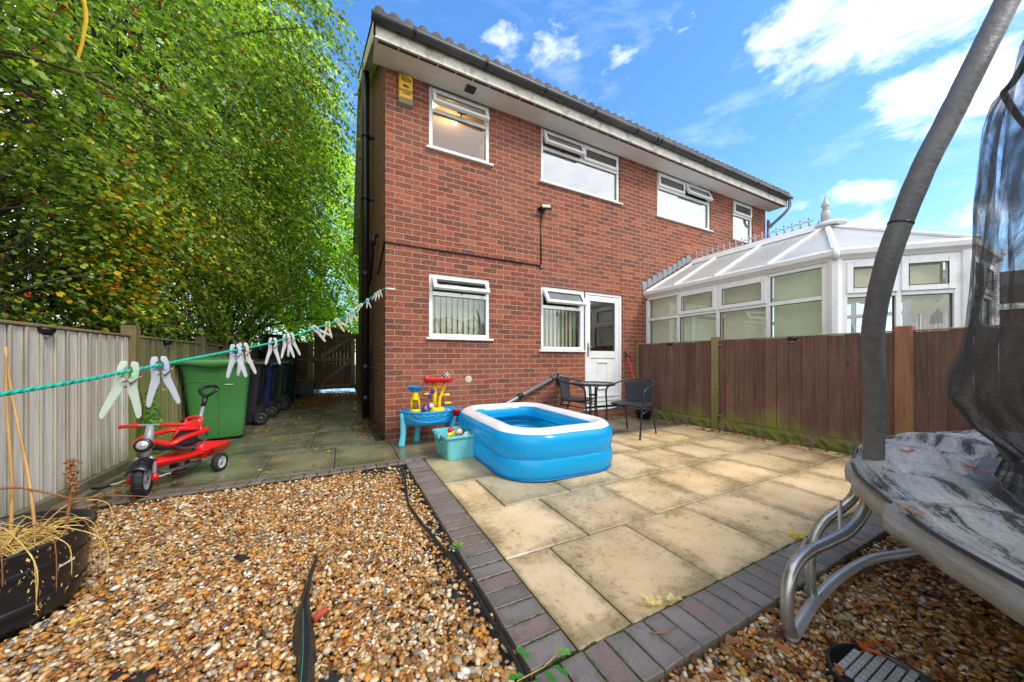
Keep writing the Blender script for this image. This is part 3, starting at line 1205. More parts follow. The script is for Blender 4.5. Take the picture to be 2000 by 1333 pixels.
w1 = window(0.559, 1.464, 3.945, 4.80, 1, 4.50, 'upstairs window with its top light open and lit spotlights inside', 0, pane=PANE, open_deg=24, rt=1.3, wallm=M('room_warm', lin(200, 168, 118), .9, var=.05))
w2 = window(2.362, 4.075, 3.925, 4.80, 2, 4.50, 'wide upstairs window with left top light open', 0, pane=PANEB, open_deg=22)
w3 = window(5.085, 6.80, 3.90, 4.80, 2, 4.50, 'wide upstairs window with right top light open, beside the conservatory end', 1, pane=PANEB, open_deg=22, blind=('sheet', 5.1, 6.78, 3.9, 4.46))
w4 = window(7.664, 8.482, 3.87, 4.80, 1, 4.48, 'small upstairs window at the far right end', None, pane=PANEB, blind=('sheet', 7.66, 8.48, 3.87, 4.42))
w5 = window(0.559, 1.464, 1.345, 2.228, 1, 1.955, 'ground floor window left of the door with vertical blinds', 0, pane=PANE, open_deg=34, blind=('vertical', .6, 1.44, 1.36, 2.0))
w6 = window(2.362, 3.232, 1.195, 2.232, 1, 1.90, 'ground floor window joined to the back door', 0, pane=PANE, open_deg=32, blind=('vertical', 2.38, 3.2, 1.2, 1.9), sill=True)
# lit ceiling spots behind the first upstairs window
LAMP = emit_mat('spot_lit', (1.0, 0.78, 0.48, 1), 14)
for (lx, ly) in ((0.72, 0.42), (1.12, 0.62)):
    q = MB()
    q.ball((lx, ly, 4.845), 0.026, 10, 6)
    q.build('ceiling_spot', LAMP, w1)
ld = bpy.data.lights.new('room_spot', 'POINT')
ld.energy = 2.5
ld.color = (1.0, 0.72, 0.42)
ld.shadow_soft_size = 0.05
lo_ = bpy.data.objects.new('room_spot', ld)
lo_.location = (1.0, 0.6, 4.70)
COL.objects.link(lo_)
q = MB()
for k in range(7):
    q.ball((1.10 + .05 * k + random.uniform(-.02, .02), 0.16, 4.03 + random.uniform(0, .02)), 0.04, 8, 6, (1, .5, random.uniform(.6, 1.2)))
q.build('windowsill_toy', M('toy_teal', lin(40, 170, 180), .5, var=.4, scale=30), w1)

# back door
f = MB()
DX0, DX1, DZ0, DZ1 = 3.268, 4.145, 0.175, 2.232
f.box(DX0 - .036, DX0 + .03, .022, .088, DZ0, DZ1, .006)
f.box(DX1 - .06, DX1, .022, .088, DZ0, DZ1, .006)
f.box(DX0 + .031, DX1 - .061, .022, .088, DZ1 - .055, DZ1, .006)
f.box(DX0 - .036, DX1, -.03, .0215, DZ0 - .03, DZ0 - .002, .005)
f.build('door_frame', WHITE_, house)['label'] = 'white frame round the back door'
dr = MB()
a, b2 = DX0 + .034, DX1 - .064
dr.box(a, a + .10, .028, .075, DZ0 + .03, DZ1 - .06, .006)
dr.box(b2 - .10, b2, .028, .075, DZ0 + .03, DZ1 - .06, .006)
for z0, z1 in ((DZ1 - .16, DZ1 - .06), (1.06, 1.19), (DZ0 + .03, DZ0 + .15)):
    dr.box(a + .1005, b2 - .1005, .030, .074, z0, z1, .006)
dr.box(a + .1005, b2 - .1005, .045, .07, DZ0 + .1505, 1.0595)
dc = (a + b2) / 2
bars(dr, dc - .12, dc + .12, .56, .98, .036, .0449, .022, .004)
dr.box(dc - .125, dc + .125, .022, .0448, .975, 1.01, .006)
dr.box(dc - .10, dc + .10, .015, .0448, .50, .54, .008)
for k in range(3):
    dr.box(a - .01, b2 + .01, .008 - .012 * k, .027, DZ0 + .19 - .075 * k, DZ0 + .235 - .075 * k, .006)
door = dr.build('door', WHITE_, house)
q = MB()
q.quad((a + .1, .05, 1.19), (b2 - .1, .05, 1.19), (b2 - .1, .05, DZ1 - .16), (a + .1, .05, DZ1 - .16))
q.build('door_pane', PANEF, door, fix=False)
q = MB()
gasket(q, a + .1, b2 - .1, 1.19, DZ1 - .16, .032)
q.build('gasket', GASK, door)
q = MB()
q.box(a + .03, a + .06, .018, .0275, 1.09, 1.33, .004)
q.tube([(a + .045, .02, 1.25), (a + .045, -.02, 1.25), (a + .15, -.025, 1.252)], .009, 8)
q.build('handle', M('brass', lin(196, 150, 62), .25, .9), door)
r, bb = room(None, DX0, DX1, 0.8, DZ1, 2.2, floor=.1)
r.build('room_wall', M('room_brown', lin(120, 92, 66), .9, var=.1), door)
q = MB()
q.box(DX0 + .1, DX1 - .05, 0.9, 0.93, 1.0, 1.42)
q.build('kitchen_unit', M('unit_brown', lin(110, 76, 50), .5), door)
q = MB()
q.box(DX0 - .05, DX1 + .03, -.045, -.002, -.05, DZ0 - .034)
q.build('door_step', BRB, house)
q = MB()
for k in range(4):
    q.box(-0.002 + (0, 0.0)[0], 0.0, 0, 0, 0, 0) if False else None
q.ball((1.126, -0.002, 0.754), 0.052, 14, 8, (1, .12, 1))
q.build('filled_hole', M('mortar_patch', lin(196, 188, 176), .9, var=.15, scale=30, bump=.5), house)
# soldier marks: vent in the soffit
q = MB()
q.box(1.02, 1.16, -.24, -.12, 4.785, 4.8048, .004)
q.build('soffit_box', BLACK_, house)

# ------------------------------------------------------------------ fences and gate
FW_GREY = wood_mat('weathered_grey_board', lin(184, 180, 168), lin(226, 222, 212), lin(120, 122, 78), (0.0, 0.55), 50, alg_n=0.8)
FW_GREEN = wood_mat('algae_green_board', lin(126, 122, 90), lin(170, 164, 124), lin(128, 140, 44), (0.0, 1.6), 50)
FW_BROWN = wood_mat('brown_stained_board', lin(84, 60, 54), lin(120, 90, 80), lin(124, 134, 44), (0.0, 0.55), 45, alg_n=1.0)
FW_DARK = wood_mat('dark_gate_board', lin(84, 62, 48), lin(122, 94, 74), lin(84, 82, 44), (0.0, 1.6), 45)
FW_RAIL = wood_mat('gate_rail', lin(120, 108, 78), lin(158, 144, 110), lin(104, 100, 56), (0.0, 2.0), 45)
POSTC = M('concrete_post', lin(128, 124, 100), .85, var=.2, scale=12, bump=.5, bscale=80, dirt=lin(92, 92, 52), dirt_lo=.45, dirt_hi=.65)
POSTW = wood_mat('fence_post_wood', lin(112, 96, 66), lin(150, 132, 96), lin(100, 112, 44), (0.0, 1.6), 40)
POSTR = wood_mat('fence_post_brown', lin(120, 82, 64), lin(160, 116, 92), lin(120, 124, 50), (0.0, 1.0), 40, alg_n=.6)
CONC = M('concrete_kick', lin(110, 104, 84), .85, var=.2, scale=9, bump=.5, bscale=60, dirt=lin(74, 78, 44), dirt_lo=.42, dirt_hi=.62)


def boards(mb, y0, y1, z0, z1, x, th, bw, inward, var=0.12, gap=0.012, lap=True):
    """vertical boards running along y; inward = +1 or -1 gives the side that faces the garden"""
    y = y0
    mb.use_col = True
    while y < y1 - 0.02:
        w_ = min(bw * random.uniform(0.93, 1.07), y1 - y)
        k = random.uniform(1 - var, 1 + var)
        h = random.uniform(-.04, .04)
        mb.col = (k * (1 + h), k, k * (1 - h))
        off = inward * random.uniform(0, .004)
        xa = x + off
        mb.box(xa, xa + inward * th, y + gap / 2, y + w_ - gap / 2, z0 + random.uniform(-.004, .004), z1 + random.uniform(-.004, .004), .004)
        y += w_


lf = thing('wooden_fence', 'weathered grey and green panel fence along the left side under the trees', 'fence')
LX = -2.30
post_y = [-4.0, -1.90, -0.06, 1.70, 3.50, 5.30, 7.05]
for i, py in enumerate(post_y):
    q = MB()
    q.box(LX - .05, LX + .055, py - .05, py + .05, -.07, 1.365, .008)
    q.build('post', POSTW if i < 3 else POSTC, lf)
for i in range(6):
    y0, y1 = post_y[i] + .052, post_y[i + 1] - .052
    q = MB()
    green = i >= 2
    boards(q, y0, y1, 0.10, 1.252, LX - .012, .022, 0.118 if not green else 0.10, 1)
    q.build('panel', FW_GREEN if green else FW_GREY, lf)
    q = MB()           # dark backing boards of the overlap, and strips darkened to paint the shade of narrow recesses
    boards(q, y0, y1, 0.10, 1.245, LX - .03, .012, 0.2, 1, gap=.001)
    q.build('backing_boards', FW_DARK, lf)
    q = MB()
    y = y0
    q.use_col = True
    while y < y1:
        k = random.uniform(.55, .8)
        q.col = (k, k * .97, k * .9)
        q.box(LX + .0135, LX + .027, y - .010, y + .012, .10, 1.25, .003)
        y += 0.118 if not green else 0.10
    q.build('recess_shade_strips', FW_GREEN if green else FW_GREY, lf)
    q = MB()
    q.box(LX - .035, LX + .03, y0, y1, 1.256, 1.276, .004)
    q.build('capping', FW_GREEN if green else FW_RAIL, lf)
    q = MB()
    q.box(LX - .02, LX + .045, y0, y1, -.07, 0.098, .006)
    q.build('gravel_board', CONC, lf)

kick = MB()
kick.box(-2.252, -2.205, -4.2, 7.0, -.07, 0.03, .006)
structure(kick.build('concrete_kerb', CONC))

# far fence beside the gate
ff = thing('end_fence', 'dark board fence closing the side passage left of the gate', 'fence')
q = MB()
q.use_col = True
x = -2.25
while x < -1.43:
    k = random.uniform(.7, 1.0)
    q.col = (k, k, k)
    q.box(x + .0005, x + .1145, 7.12, 7.14, 0.0, 1.55, .003)
    x += .115
q.build('panel', FW_DARK, ff)
q = MB()
q.box(-2.2, -1.44, 7.085, 7.119, 1.0, 1.06, .004)
q.build('rail', FW_RAIL, ff)
q = MB()
q.tube([(-2.15, 7.10, 1.45), (-1.5, 7.10, .55)], .014, 6)
q.build('brace', FW_DARK, ff)
q = MB()
q.box(-1.43, -1.285, 7.04, 7.16, -.07, 1.585, .01)
q.build('post', POSTC, ff)

gt = thing('garden_gate', 'tall dark wooden side gate with a diagonally braced frame and arched top', 'gate')
q = MB()
q.use_col = True
x = -1.27
n = 11
for k in range(n):
    x0 = -1.27 + k * (1.12 / n)
    u = (k + .5) / n
    zt = 2.03 - 0.22 * max(0, u - .45) ** 1.5 * 2.2
    kk = random.uniform(.75, 1.05)
    q.col = (kk, kk * random.uniform(.85, 1), kk * .95)
    q.box(x0 + .0005, x0 + 1.12 / n - .0005, 7.15, 7.17, 0.12, zt, .003)
q.build('board_panel', FW_DARK, gt)
q = MB()
q.use_col = True
q.box(-.265, -.16, 7.11, 7.149, .14, 1.80, .004)
for z in (.16, .98, 1.72):
    q.box(-1.26, -.266, 7.11, 7.149, z, z + .09, .004)
for (z0, z1) in ((.27, .96), (1.09, 1.71)):
    a = Vector((-1.10, 0, z0)); b2 = Vector((-.30, 0, z1))
    dn = (b2 - a).normalized()
    nrm = Vector((-dn.z, 0, dn.x)) * .04
    pl = [(a + nrm), (a - nrm), (b2 - nrm), (b2 + nrm)]
    i0 = [q.vert((p_.x, 7.105, p_.z)) for p_ in pl]
    i1 = [q.vert((p_.x, 7.148, p_.z)) for p_ in pl]
    q.face(i0); q.face(i1[::-1])
    for k in range(4):
        q.face((i0[k], i0[(k + 1) % 4], i1[(k + 1) % 4], i1[k]))
q.build('gate_frame', FW_RAIL, gt)
for z in (.19, 1.76):
    q = MB()
    q.box(-.75, -.13, 7.098, 7.1045, z - .02, z + .02)
    q.tube([(-.13, 7.10, z - .05), (-.13, 7.10, z + .05)], .02, 8)
    q.build('hinge', BLACK_, gt)
q = MB()
q.box(-1.25, -1.08, 7.09, 7.104, 1.0, 1.05)
q.ball((-1.12, 7.07, 1.025), .03, 8, 6)
q.build('latch', BLACK_, gt)
gp = MB()
gp.box(-.13, -.01, 7.09, 7.19, -.07, 1.86, .01)
gp.build('post', FW_DARK, gt)

# right fence
rf_ = thing('brown_fence', 'brown stained boundary fence right of the patio with green algae at its foot', 'fence')
RX = 4.52
ry = [0.0, -1.505, -3.385, -5.25, -7.1]
for i, py in enumerate(ry):
    q = MB()
    wd = .05 if i != 2 else .062
    if i == 0:
        q.box(RX - .04, RX + .04, -.062, -.002, -.07, 1.37, .006)
        q.build('post', POSTW, rf_)
    else:
        q.box(RX - .055, RX + .05, py - wd, py + wd, -.07, 1.375, .008)
        q.build('post', POSTR if i >= 2 else POSTW, rf_)
for i in range(4):
    y1, y0 = (ry[i] - .064 if i == 0 else ry[i] - .064), ry[i + 1] + .064
    q = MB()
    boards(q, y0, y1, 0.150, 1.315, RX - .012, .018, 0.128, -1, .14, .003)
    q.build('panel', FW_BROWN, rf_)
    q = MB()
    q.box(RX - .038, RX + .02, y0, y1, 1.3195, 1.334, .004)
    q.build('capping', FW_GREEN, rf_)
    q = MB()
    q.use_col = True
    # rock faced gravel board
    ny = int((y1 - y0) / .05)
    G = []
    for a in range(ny + 1):
        G.append([(RX - .028 - .03 * random.random() * (0 < j < 4), y0 + (y1 - y0) * a / ny, -.06 + .205 * j / 4 + random.uniform(-.008, .008) * (0 < j < 4)) for j in range(5)])
    q.sheet(G, smooth=False)
    q.box(RX - .029, RX + .02, y0, y1, -.07, .148)
    q.build('gravel_board', M('rock_face', lin(104, 98, 70), .9, var=.4, scale=14, bump=.7, bscale=50, dirt=lin(104, 116, 34), dirt_lo=.42, dirt_hi=.6), rf_)
LMP = M('lamp_black', lin(24, 24, 26), .25)
LENS = M('lamp_lens', lin(150, 155, 160), .2)
for (lx, ly, lz, s_, nm) in ((LX + .03, -1.117, 1.238, 1, 'small black solar light under the capping of the nearest grey fence panel'),
                             (LX + .03, 0.60, 1.232, 1, 'small black solar light on the second panel of the left fence'),
                             (LX + .03, 2.4, 1.232, 1, 'small black solar light on the third panel of the left fence behind the green bin'),
                             (RX - .04, -.743, 1.300, -1, 'small black solar light on the brown fence panel beside the house'),
                             (RX - .04, -2.469, 1.300, -1, 'small black solar light on the middle panel of the brown fence')):
    t = thing('fence_light', nm, 'solar light', (lx, ly, lz), 0, 'solar lights on the fences')
    q = MB()
    q.lathe([(.002, .02), (.045, .02), (.052, .008), (.05, -.004), (.03, -.035), (.002, -.045)], seg=14, sx=.75)
    q.build('housing', LMP, t)
    q = MB()
    q.lathe([(.031, -.036), (.028, -.046), (.002, -.052)], seg=12, sx=.75)
    q.build('lens', LENS, t)
for (yy, zz) in ((-1.60, 1.25), (-1.60, .21)):
    q = MB()
    q.box(-.03, 0, -.03, .03, -.008, .008, .002)
    tag(q.build('fence_clip', M('galv', lin(176, 178, 178), .35, .8), loc=(RX - .032, yy, zz)), 'galvanised panel clip %s beside the pale post of the brown fence' % ('near the top' if zz > 1 else 'near the ground'), 'panel clip')

# ------------------------------------------------------------------ trees
LEAF = leaf_mat('leaf', .42, .34)
BARK = M('bark', lin(74, 64, 52), .9, var=.35, scale=12, bump=.8, bscale=40, stretch=(1, 1, .25))
BERRY = M('berry_red', lin(168, 22, 20), .25, var=.2)


def leaves_mesh(P, Dr, Nn, L, Wd, colr):
    """folded six-point leaves; P base, Dr direction, Nn face normal"""
    n = len(P)
    Dr = Dr / np.linalg.norm(Dr, axis=1, keepdims=True)
    S = np.cross(Dr, Nn)
    S /= np.linalg.norm(S, axis=1, keepdims=True) + 1e-9
    N2 = np.cross(S, Dr)
    L = L[:, None]
    Wd = Wd[:, None]
    T = [(0, 0, 0), (.26, .36, .07), (.46, .20, .04), (.78, .40, .09), (1, 0, -.05), (.78, -.40, .09), (.46, -.20, .04), (.26, -.36, .07), (.5, 0, 0)]
    V = np.empty((n, 9, 3))
    for k, (a, b_, c) in enumerate(T):
        V[:, k] = P + Dr * L * a + S * Wd * b_ * 1.15 + N2 * L * c
    base = (np.arange(n) * 9)[:, None]
    F = np.concatenate([base + np.array([q_]) for q_ in ([0, 1, 2, 8], [8, 2, 3, 4], [8, 4, 5, 6], [0, 8, 6, 7])], 1).reshape(-1, 4)
    return V.reshape(-1, 3), F, np.repeat(colr, 9, 0)


def palette(cols, n, rng):
    p = np.array([c[0] for c in cols], float)
    p /= p.sum()
    arr = np.array([lin(*c[1])[:3] for c in cols])
    return arr[rng.choice(len(cols), n, p=p)]


def vnoise(P, f, seed):
    r = np.random.RandomState(seed)
    out = np.zeros(len(P))
    for k in range(5):
        d_ = r.normal(size=3) * f
        out += np.sin(P @ d_ + r.uniform(0, 6.28))
    return out / 5


def tree(name, label, base, lobes, ntw, lpt, lsize, cols, trunk_r=.12, seed=1, droop=.5, tw=(.35, .8), patch=None, berries=0, cat='tree', group='trees beyond the left fence',
         face=None, keep_back=.35, gap=.12, stems=1, shell=.35, clip=True, bright=1.0):
    rng = np.random.RandomState(seed)
    t = thing(name, label, cat, base, 0, group)
    base = np.array(base, float)
    # limbs
    mb = MB()
    q0 = Vector(base)
    tops = []
    pr_ = random.Random(seed)
    for s_ in range(stems):
        off = Vector((pr_.uniform(-.25, .25), pr_.uniform(-.3, .3), 0)) * (stems > 1)
        for li, (c, r) in enumerate(lobes):
            c = Vector(c)
            tgt = c + Vector((pr_.uniform(-.3, .3) * r[0], pr_.uniform(-.3, .3) * r[1], r[2] * .5))
            fork = q0 + off + Vector((0, 0, (c.z - q0.z) * pr_.uniform(.25, .45)))
            mid = fork.lerp(tgt, .5) + Vector((pr_.uniform(-.2, .2), pr_.uniform(-.2, .2), 0))
            pts = catmull([q0 + off + Vector((0, 0, -.1)), q0 + off * 1.1 + Vector((.03, 0, .5)), fork, mid, tgt], 5)
            tr = trunk_r * (1 if li == 0 else .6)
            mb.tube([p_ - q0 for p_ in pts], [tr * (1 - .85 * i / len(pts)) for i in range(len(pts))], 8)
            for b_ in range(9):
                u = pr_.uniform(.35, .95)
                st = pts[int(u * (len(pts) - 1))]
                dd = Vector((pr_.gauss(0, 1), pr_.gauss(0, 1), pr_.gauss(.1, .5))).normalized()
                en = c + Vector((dd.x * r[0], dd.y * r[1], dd.z * r[2])) * pr_.uniform(.7, .95)
                md = st.lerp(en, .5) + Vector((0, 0, pr_.uniform(.05, .3)))
                bp = catmull([st, md, en], 5)
                br0 = tr * pr_.uniform(.22, .4)
                mb.tube([p_ - q0 for p_ in bp], [max(.006, br0 * (1 - .85 * i / len(bp))) for i in range(len(bp))], 6, caps=False)
                for _ in range(3):
                    st2 = bp[pr_.randrange(3, len(bp))]
                    en2 = st2 + Vector((pr_.gauss(0, .45), pr_.gauss(0, .45), pr_.gauss(-.05, .35)))
                    mb.tube([st2 - q0, st2.lerp(en2, .5) - q0 + Vector((0, 0, .05)), en2 - q0], [.010, .007, .003], 4, caps=False)
    mb.build('trunk', BARK, t, fix=False)
    # twigs from lobes
    wts = np.array([r[0] * r[1] + r[1] * r[2] + r[0] * r[2] for c, r in lobes])
    wts /= wts.sum()
    idx = rng.choice(len(lobes), ntw, p=wts)
    C = np.array([l[0] for l in lobes])[idx]
    R = np.array([l[1] for l in lobes])[idx]
    U = rng.normal(size=(ntw, 3))
    U /= np.linalg.norm(U, axis=1, keepdims=True)
    rad = (1 - shell * rng.rand(ntw) ** 1.3)[:, None]
    lump = (1 + .13 * vnoise(U * 3 + C, 1.6, seed + 3))[:, None]
    S0 = C + U * R * rad * lump
    cam = np.array(CAM_POS)
    view = cam - C
    view /= np.linalg.norm(view, axis=1, keepdims=True)
    facing = (U * view).sum(1)
    keep = (facing > -.25) | (rng.rand(ntw) < keep_back)
    keep &= vnoise(S0, 2.4, seed + 9) > -.22 + gap
    keep &= S0[:, 2] > base[2] + .25
    if face is not None:
        keep &= face(S0)
    S0, U, rad = S0[keep], U[keep], rad[keep]
    m = len(S0)
    dirv = U * np.array([1, 1, .6]) + rng.normal(0, .28, (m, 3)) + np.array([0.45, -.10, -.15])
    dirv /= np.linalg.norm(dirv, axis=1, keepdims=True)
    LT = rng.uniform(tw[0], tw[1], m)
    u = np.linspace(0.0, 1, lpt)[None, :] + rng.uniform(-.03, .03, (m, lpt))
    P = S0[:, None, :] + dirv[:, None, :] * (LT[:, None] * u)[:, :, None]
    P[:, :, 2] -= droop * (LT[:, None] * u ** 2)
    tang = dirv[:, None, :] + np.zeros_like(P)
    tang = tang.copy()
    tang[:, :, 2] -= 2 * droop * u
    side = np.cross(tang, np.array([0, 0, 1.0]))
    side /= np.linalg.norm(side, axis=2, keepdims=True) + 1e-6
    sgn = np.where(np.arange(lpt) % 2 == 0, 1, -1)[None, :, None]
    Dl = tang * .7 + side * sgn * .9 + rng.normal(0, .35, P.shape)
    Nl = np.array([0, 0, 1.0]) + rng.normal(0, .55, P.shape)
    P = P + rng.normal(0, .02, P.shape) + side * sgn * .015
    twig_tone = rng.uniform(.75, 1.75, m)[:, None] + np.zeros((m, lpt))
    P, Dl, Nl = P.reshape(-1, 3), Dl.reshape(-1, 3), Nl.reshape(-1, 3)
    n = len(P)
    kk_ = ~((P[:, 0] > -2.36) & (P[:, 2] < 1.36)) if clip else np.ones(n, bool)
    kk_ &= ~((P[:, 0] > -2.05) & (P[:, 2] < 2.1) & (P[:, 1] < 7))
    P, Dl, Nl, twig_tone = P[kk_], Dl[kk_], Nl[kk_], twig_tone.reshape(-1)[kk_]
    n = len(P)
    colr = palette(cols, n, rng) * twig_tone.reshape(-1, 1) * rng.uniform(.8, 1.2, (n, 1))
    tn = vnoise(P, 1.3, seed + 5)
    colr *= bright * (1 + .25 * tn)[:, None]  # bright lifts leaf colour in place of light on shaded crowns
    if patch:
        for (pc, pr2, pcols, amt) in patch:
            dd = (((P - np.array(pc)) / np.array(pr2)) ** 2).sum(1)
            pk = (rng.rand(n) < amt * np.exp(-dd)) & (vnoise(P, 5.0, seed + 7) > -.15)
            colr[pk] = palette(pcols, pk.sum(), rng) * rng.uniform(.8, 1.15, (pk.sum(), 1))
    L = rng.uniform(.6, 1.4, n) * lsize
    V, F, Cc = leaves_mesh(P - base, Dl, Nl, L, L * rng.uniform(.7, .95, n), np.clip(colr, 0, 1))
    me = mesh_np('crown', V, F, Cc)
    me.materials.append(LEAF)
    o = bpy.data.objects.new('crown', me)
    COL.objects.link(o)
    o.parent = t
    if berries:
        bm_ = MB()
        sel = rng.choice(n, berries, replace=False)
        sel = sel[vnoise(P[sel], 1.8, seed + 21) > .05]
        for i in sel:
            for _ in range(rng.randint(2, 5)):
                c = P[i] - base + rng.normal(0, .024, 3)
                bm_.ball(c, .012, 6, 4)
        ob = bm_.build('berries', BERRY, t, fix=False)
        ob['kind'] = 'stuff'
    return t


HAW = [(5, (116, 142, 56)), (4, (92, 124, 50)), (3, (146, 170, 62)), (2, (64, 92, 42)), (1.8, (172, 190, 70)), (.2, (206, 176, 64)), (1.6, (138, 162, 108))]
LIME = [(5, (142, 170, 58)), (4, (118, 152, 54)), (3, (174, 194, 74)), (2, (90, 124, 48)), (1, (206, 204, 84)), (.3, (196, 160, 60))]
MAPLE = [(4, (156, 190, 44)), (3, (130, 170, 40)), (3, (186, 200, 56)), (1.5, (216, 200, 66)), (.8, (206, 150, 70)), (2, (104, 142, 40))]
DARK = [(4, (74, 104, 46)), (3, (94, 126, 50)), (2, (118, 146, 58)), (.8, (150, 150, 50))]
YEL = [(3, (226, 186, 34)), (2, (214, 160, 30)), (1.5, (198, 190, 50))]

tree('hawthorn_tree', 'hawthorn with red berries and yellowing patches hanging over the nearest grey fence panels', (-3.9, -.3, -.07),
     [((-3.75, -.5, 2.9), (1.45, 1.9, 1.75)), ((-3.5, .8, 4.4), (1.7, 1.8, 1.9)), ((-4.2, -1.8, 4.2), (1.7, 1.8, 2.2)), ((-3.0, .9, 2.2), (.85, 1.5, 1.0)), ((-3.1, -.9, 1.7), (.75, 1.3, .7)), ((-3.7, -2.4, 2.2), (1.1, 1.3, 1.3))],
     9600, 22, .043, HAW, .13, 11, .62, (.45, 1.0), patch=[((-2.6, .3, 2.3), (1.2, 1.5, .75), YEL, .36), ((-2.5, -1.0, 1.6), (.8, 1.2, .5), YEL, .3)], berries=900, stems=2, bright=1.0)
tree('hawthorn_tree', 'tall berried hawthorn behind the second fence panel with arching bright green sprays', (-4.0, 3.2, -.07),
     [((-3.4, 2.9, 5.3), (2.1, 2.0, 2.3)), ((-3.6, 3.2, 3.0), (1.5, 1.9, 1.7)), ((-2.6, 2.4, 6.8), (1.7, 1.7, 1.5)), ((-3.2, 4.6, 4.0), (1.6, 1.6, 2.4)), ((-4.6, 1.2, 6.6), (2.2, 2.0, 2.0))],
     8000, 22, .054, HAW, .15, 22, .65, (.6, 1.3), patch=[((-2.5, 2.0, 3.2), (1.0, 1.4, .8), YEL, .35)], berries=1300, stems=2, keep_back=.25, bright=1.02)
tree('lime_green_tree', 'high lime green tree whose crown overhangs the side passage beside the house gable', (-3.6, 7.4, -.07),
     [((-3.0, 6.8, 8.2), (2.2, 2.6, 2.6)), ((-3.2, 7.8, 5.2), (1.7, 2.3, 2.4)), ((-2.1, 5.6, 7.6), (1.0, 1.5, 1.4)), ((-4.6, 5.0, 9.4), (2.4, 2.6, 2.4)), ((-1.3, 8.8, 6.2), (1.3, 1.8, 3.0)), ((-1.1, 10.2, 4.2), (1.1, 1.4, 2.2)), ((-1.6, 7.6, 8.6), (.8, 1.3, 1.0))],
     13000, 12, .078, LIME, .19, 33, .55, (.5, 1.1), keep_back=.3, bright=1.12)
tree('maple_tree', 'bright yellow green maple filling the gap beyond the side gate', (-1.6, 13.5, -.07),
     [((-1.4, 12.5, 5.2), (2.6, 2.2, 3.0)), ((-2.8, 12.6, 3.0), (1.9, 1.8, 1.8)), ((-.4, 13.0, 3.4), (1.6, 1.6, 2.4)), ((-1.2, 14, 8.6), (2.2, 2.2, 2.6))],
     7000, 12, .10, MAPLE, .18, 44, .5, (.5, 1.0), bright=1.5, group='trees beyond the side gate')
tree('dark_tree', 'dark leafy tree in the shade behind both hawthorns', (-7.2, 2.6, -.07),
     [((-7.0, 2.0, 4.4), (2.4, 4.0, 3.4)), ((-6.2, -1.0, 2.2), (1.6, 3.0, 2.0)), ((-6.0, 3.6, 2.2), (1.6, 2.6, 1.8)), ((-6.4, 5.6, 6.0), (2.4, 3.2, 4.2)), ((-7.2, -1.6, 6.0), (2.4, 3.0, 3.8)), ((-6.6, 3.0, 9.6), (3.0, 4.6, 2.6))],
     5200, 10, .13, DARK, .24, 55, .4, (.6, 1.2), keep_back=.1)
tree('ash_tree', 'tall mid green tree far down the passage left of the lime green one', (-5.2, 11.6, -.07),
     [((-4.8, 10.8, 4.0), (2.4, 2.6, 3.2)), ((-4.6, 11.2, 8.4), (2.8, 2.8, 3.6)), ((-3.2, 10.2, 2.4), (1.2, 1.4, 1.6))],
     3400, 12, .11, LIME, .2, 66, .5, (.5, 1.0), keep_back=.1, bright=1.3)
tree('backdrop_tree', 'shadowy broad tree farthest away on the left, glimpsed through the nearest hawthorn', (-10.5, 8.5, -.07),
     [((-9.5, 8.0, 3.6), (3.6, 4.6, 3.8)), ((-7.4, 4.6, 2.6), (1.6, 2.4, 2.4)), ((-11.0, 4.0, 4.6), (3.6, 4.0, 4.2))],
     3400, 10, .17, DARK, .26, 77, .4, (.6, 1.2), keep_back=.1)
# undergrowth of thin stems between the fence and the trees
ug = MB()
pr_ = random.Random(5)
for _ in range(150):
    x0, y0 = pr_.uniform(-4.2, -2.6), pr_.uniform(1.0, 10.5)
    h = pr_.uniform(1.4, 3.0)
    a = pr_.uniform(-.5, .5)
    pts = catmull([(x0, y0, -.05), (x0 + a * .3, y0 + pr_.uniform(-.2, .2), h * .5), (x0 + a, y0 + pr_.uniform(-.5, .5), h)], 4)
    ug.tube(pts, [.014 - .0012 * i for i in range(len(pts))], 4, caps=False)
tag(ug.build('undergrowth', BARK, fix=False), 'thin bare stems crowding behind the left fence', 'undergrowth', kind='stuff')

# a long bare bough and a yellowing shoot hanging in front of the nearest crown
haw = bpy.data.objects['hawthorn_tree']
q = MB()
hb_ = Vector(haw.location)
for pts, r0 in (([(-3.2, -.9, 2.7), (-2.6, -1.05, 3.05), (-2.21, -.96, 3.12), (-1.96, -.86, 3.10), (-1.72, -.76, 3.03), (-1.40, -.72, 2.86)], .016),
                ([(-2.21, -.96, 3.12), (-2.05, -.80, 3.3), (-1.9, -.6, 3.36)], .007), ([(-1.96, -.86, 3.10), (-1.85, -.80, 2.9), (-1.8, -.78, 2.8)], .006)):
    pp = catmull([Vector(p_) - hb_ for p_ in pts], 6)
    q.tube(pp, [r0 * (1 - .75 * i / len(pp)) for i in range(len(pp))], 7)
q.build('bough', BARK, haw)
q = MB()
pp = catmull([Vector(p_) - hb_ for p_ in ((-2.3, -1.3, 4.2), (-2.1, -1.30, 3.75), (-2.02, -1.28, 3.4), (-2.03, -1.27, 3.2), (-2.07, -1.25, 3.03))], 6)
q.tube(pp, [.016 - .0003 * i for i in range(len(pp))], 7, flat=(1, .35))
q.build('yellow_shoot', M('shoot_yellow', lin(222, 176, 40), .5, var=.2, scale=20), haw)

